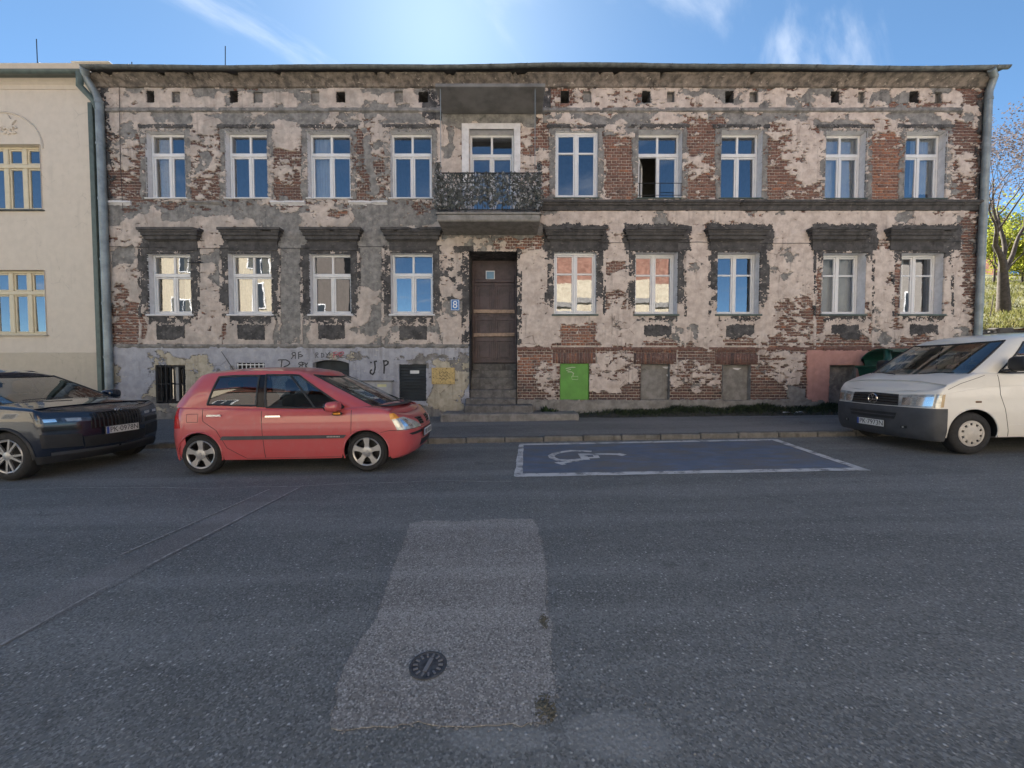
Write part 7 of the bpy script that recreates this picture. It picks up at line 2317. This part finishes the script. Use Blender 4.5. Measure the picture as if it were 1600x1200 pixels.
van.seam([(1.95, .98), (1.3, 1.075), (.2, 1.10), (-2.1, 1.10)], r=.003, name='body_crease', mat=M['vanpaint'])
van.seam([(1.0, .46), (-2.1, .46)], r=.006, name='body_crease', mat=M['vanpaint'])
# round badge with V over W
zb_ = .845; mb, xx = badge_ring(van, zb_, .085, 0, .014)
def bar(a, b, w=.013):
    a, b = Vector(a), Vector(b); d = (b - a).normalized(); n_ = Vector((-d.y, d.x)) * w / 2
    mb.prism([tuple(a + n_), tuple(b + n_), tuple(b - n_), tuple(a - n_)], 'x', xx - .004, xx + .004)
for p, q in (((-.030, zb_ + .072), (0, zb_ + .012)), ((.030, zb_ + .072), (0, zb_ + .012)), ((-.066, zb_ + .042), (-.034, zb_ - .062)), ((-.034, zb_ - .062), (0, zb_ + .002)), ((.066, zb_ + .042), (.034, zb_ - .062)), ((.034, zb_ - .062), (0, zb_ + .002))): bar(p, q)
mb.build('front_badge', M['chrome'], van.root, smooth=50, recentre=False)
van.plate(.42, 'PK\u00b77973N', off=.022)
wiper(van, 1.9, .9, .07, -1); wiper(van, 1.4, .7, .07, 1)
van.place(8.83, 6.97, R(180), -math.atan(.018))

# ------------------------------------------------------------------ green refuse container by the pink plinth, mostly hidden by the van
bx, by = at(1368, 565, 9.55)[0] + .66, 9.55
bz = z_pave(bx, by); gbin = simple('dark green container plastic', (.014, .075, .050), .4, vary=.2)
t = empty('refuse_container', (bx, by, bz)); tag(t, 'dark green refuse container with tipped up lid between the van and the pink plinth', 'container')
mb = MB(); k = 0
mb.v += [(bx + sx * w_, by + sy * d_, bz + z) for (w_, d_, z) in ((.50, .36, .16), (.66, .50, 1.22)) for (sx, sy) in ((-1, -1), (1, -1), (1, 1), (-1, 1))]
for q in ((0, 3, 2, 1), (0, 1, 5, 4), (1, 2, 6, 5), (2, 3, 7, 6), (3, 0, 4, 7)): mb.f.append(q); mb.m.append(0)
mb.build('container_body', gbin, t)
mb = MB(); mb.bbox(bx - .70, bx + .70, by - .54, by - .47, bz + 1.20, bz + 1.26, .015); mb.bbox(bx - .70, bx + .70, by + .47, by + .54, bz + 1.20, bz + 1.26, .015); mb.bbox(bx - .70, bx - .63, by - .47, by + .47, bz + 1.20, bz + 1.26, .015); mb.bbox(bx + .63, bx + .70, by - .47, by + .47, bz + 1.20, bz + 1.26, .015)
mb.build('container_rim', gbin, t)
mb = MB(); pts = [(by + .50, bz + 1.27)] + [(by + .1 + .55 * math.cos(a), bz + 1.32 + .36 * math.sin(a)) for a in np.linspace(.3, 2.2, 10)]
prof = [(a, b) for a, b in pts] + [(a, b - .03) for a, b in pts[::-1]]
mb.prism(prof, 'x', bx - .45, bx + .62); mb.build('lid', gbin, t, smooth=50)
mb = MB(); mb.tube([(bx - .52, by - .1, bz + 1.26), (bx - .46, by - .1, bz + 1.42), (bx - .38, by, bz + 1.64)], [.07, .075, .06], 10); mb.build('lid_arm', gbin, t, smooth=50)
for sx in (-1, 1):
    for sy in (-1, 1):
        mb = MB(); mb.lathe([(.09, -.025), (.09, .025)], (bx + .38 * sx, by + .28 * sy, bz + .09), 'X', 16); mb.build('wheel', M['rubber'], t)
        mb = MB(); mb.box(bx + .38 * sx - .035, bx + .38 * sx + .035, by + .28 * sy - .035, by + .28 * sy + .035, bz + .1, bz + .2); mb.build('wheel_bracket', M['iron'], t)
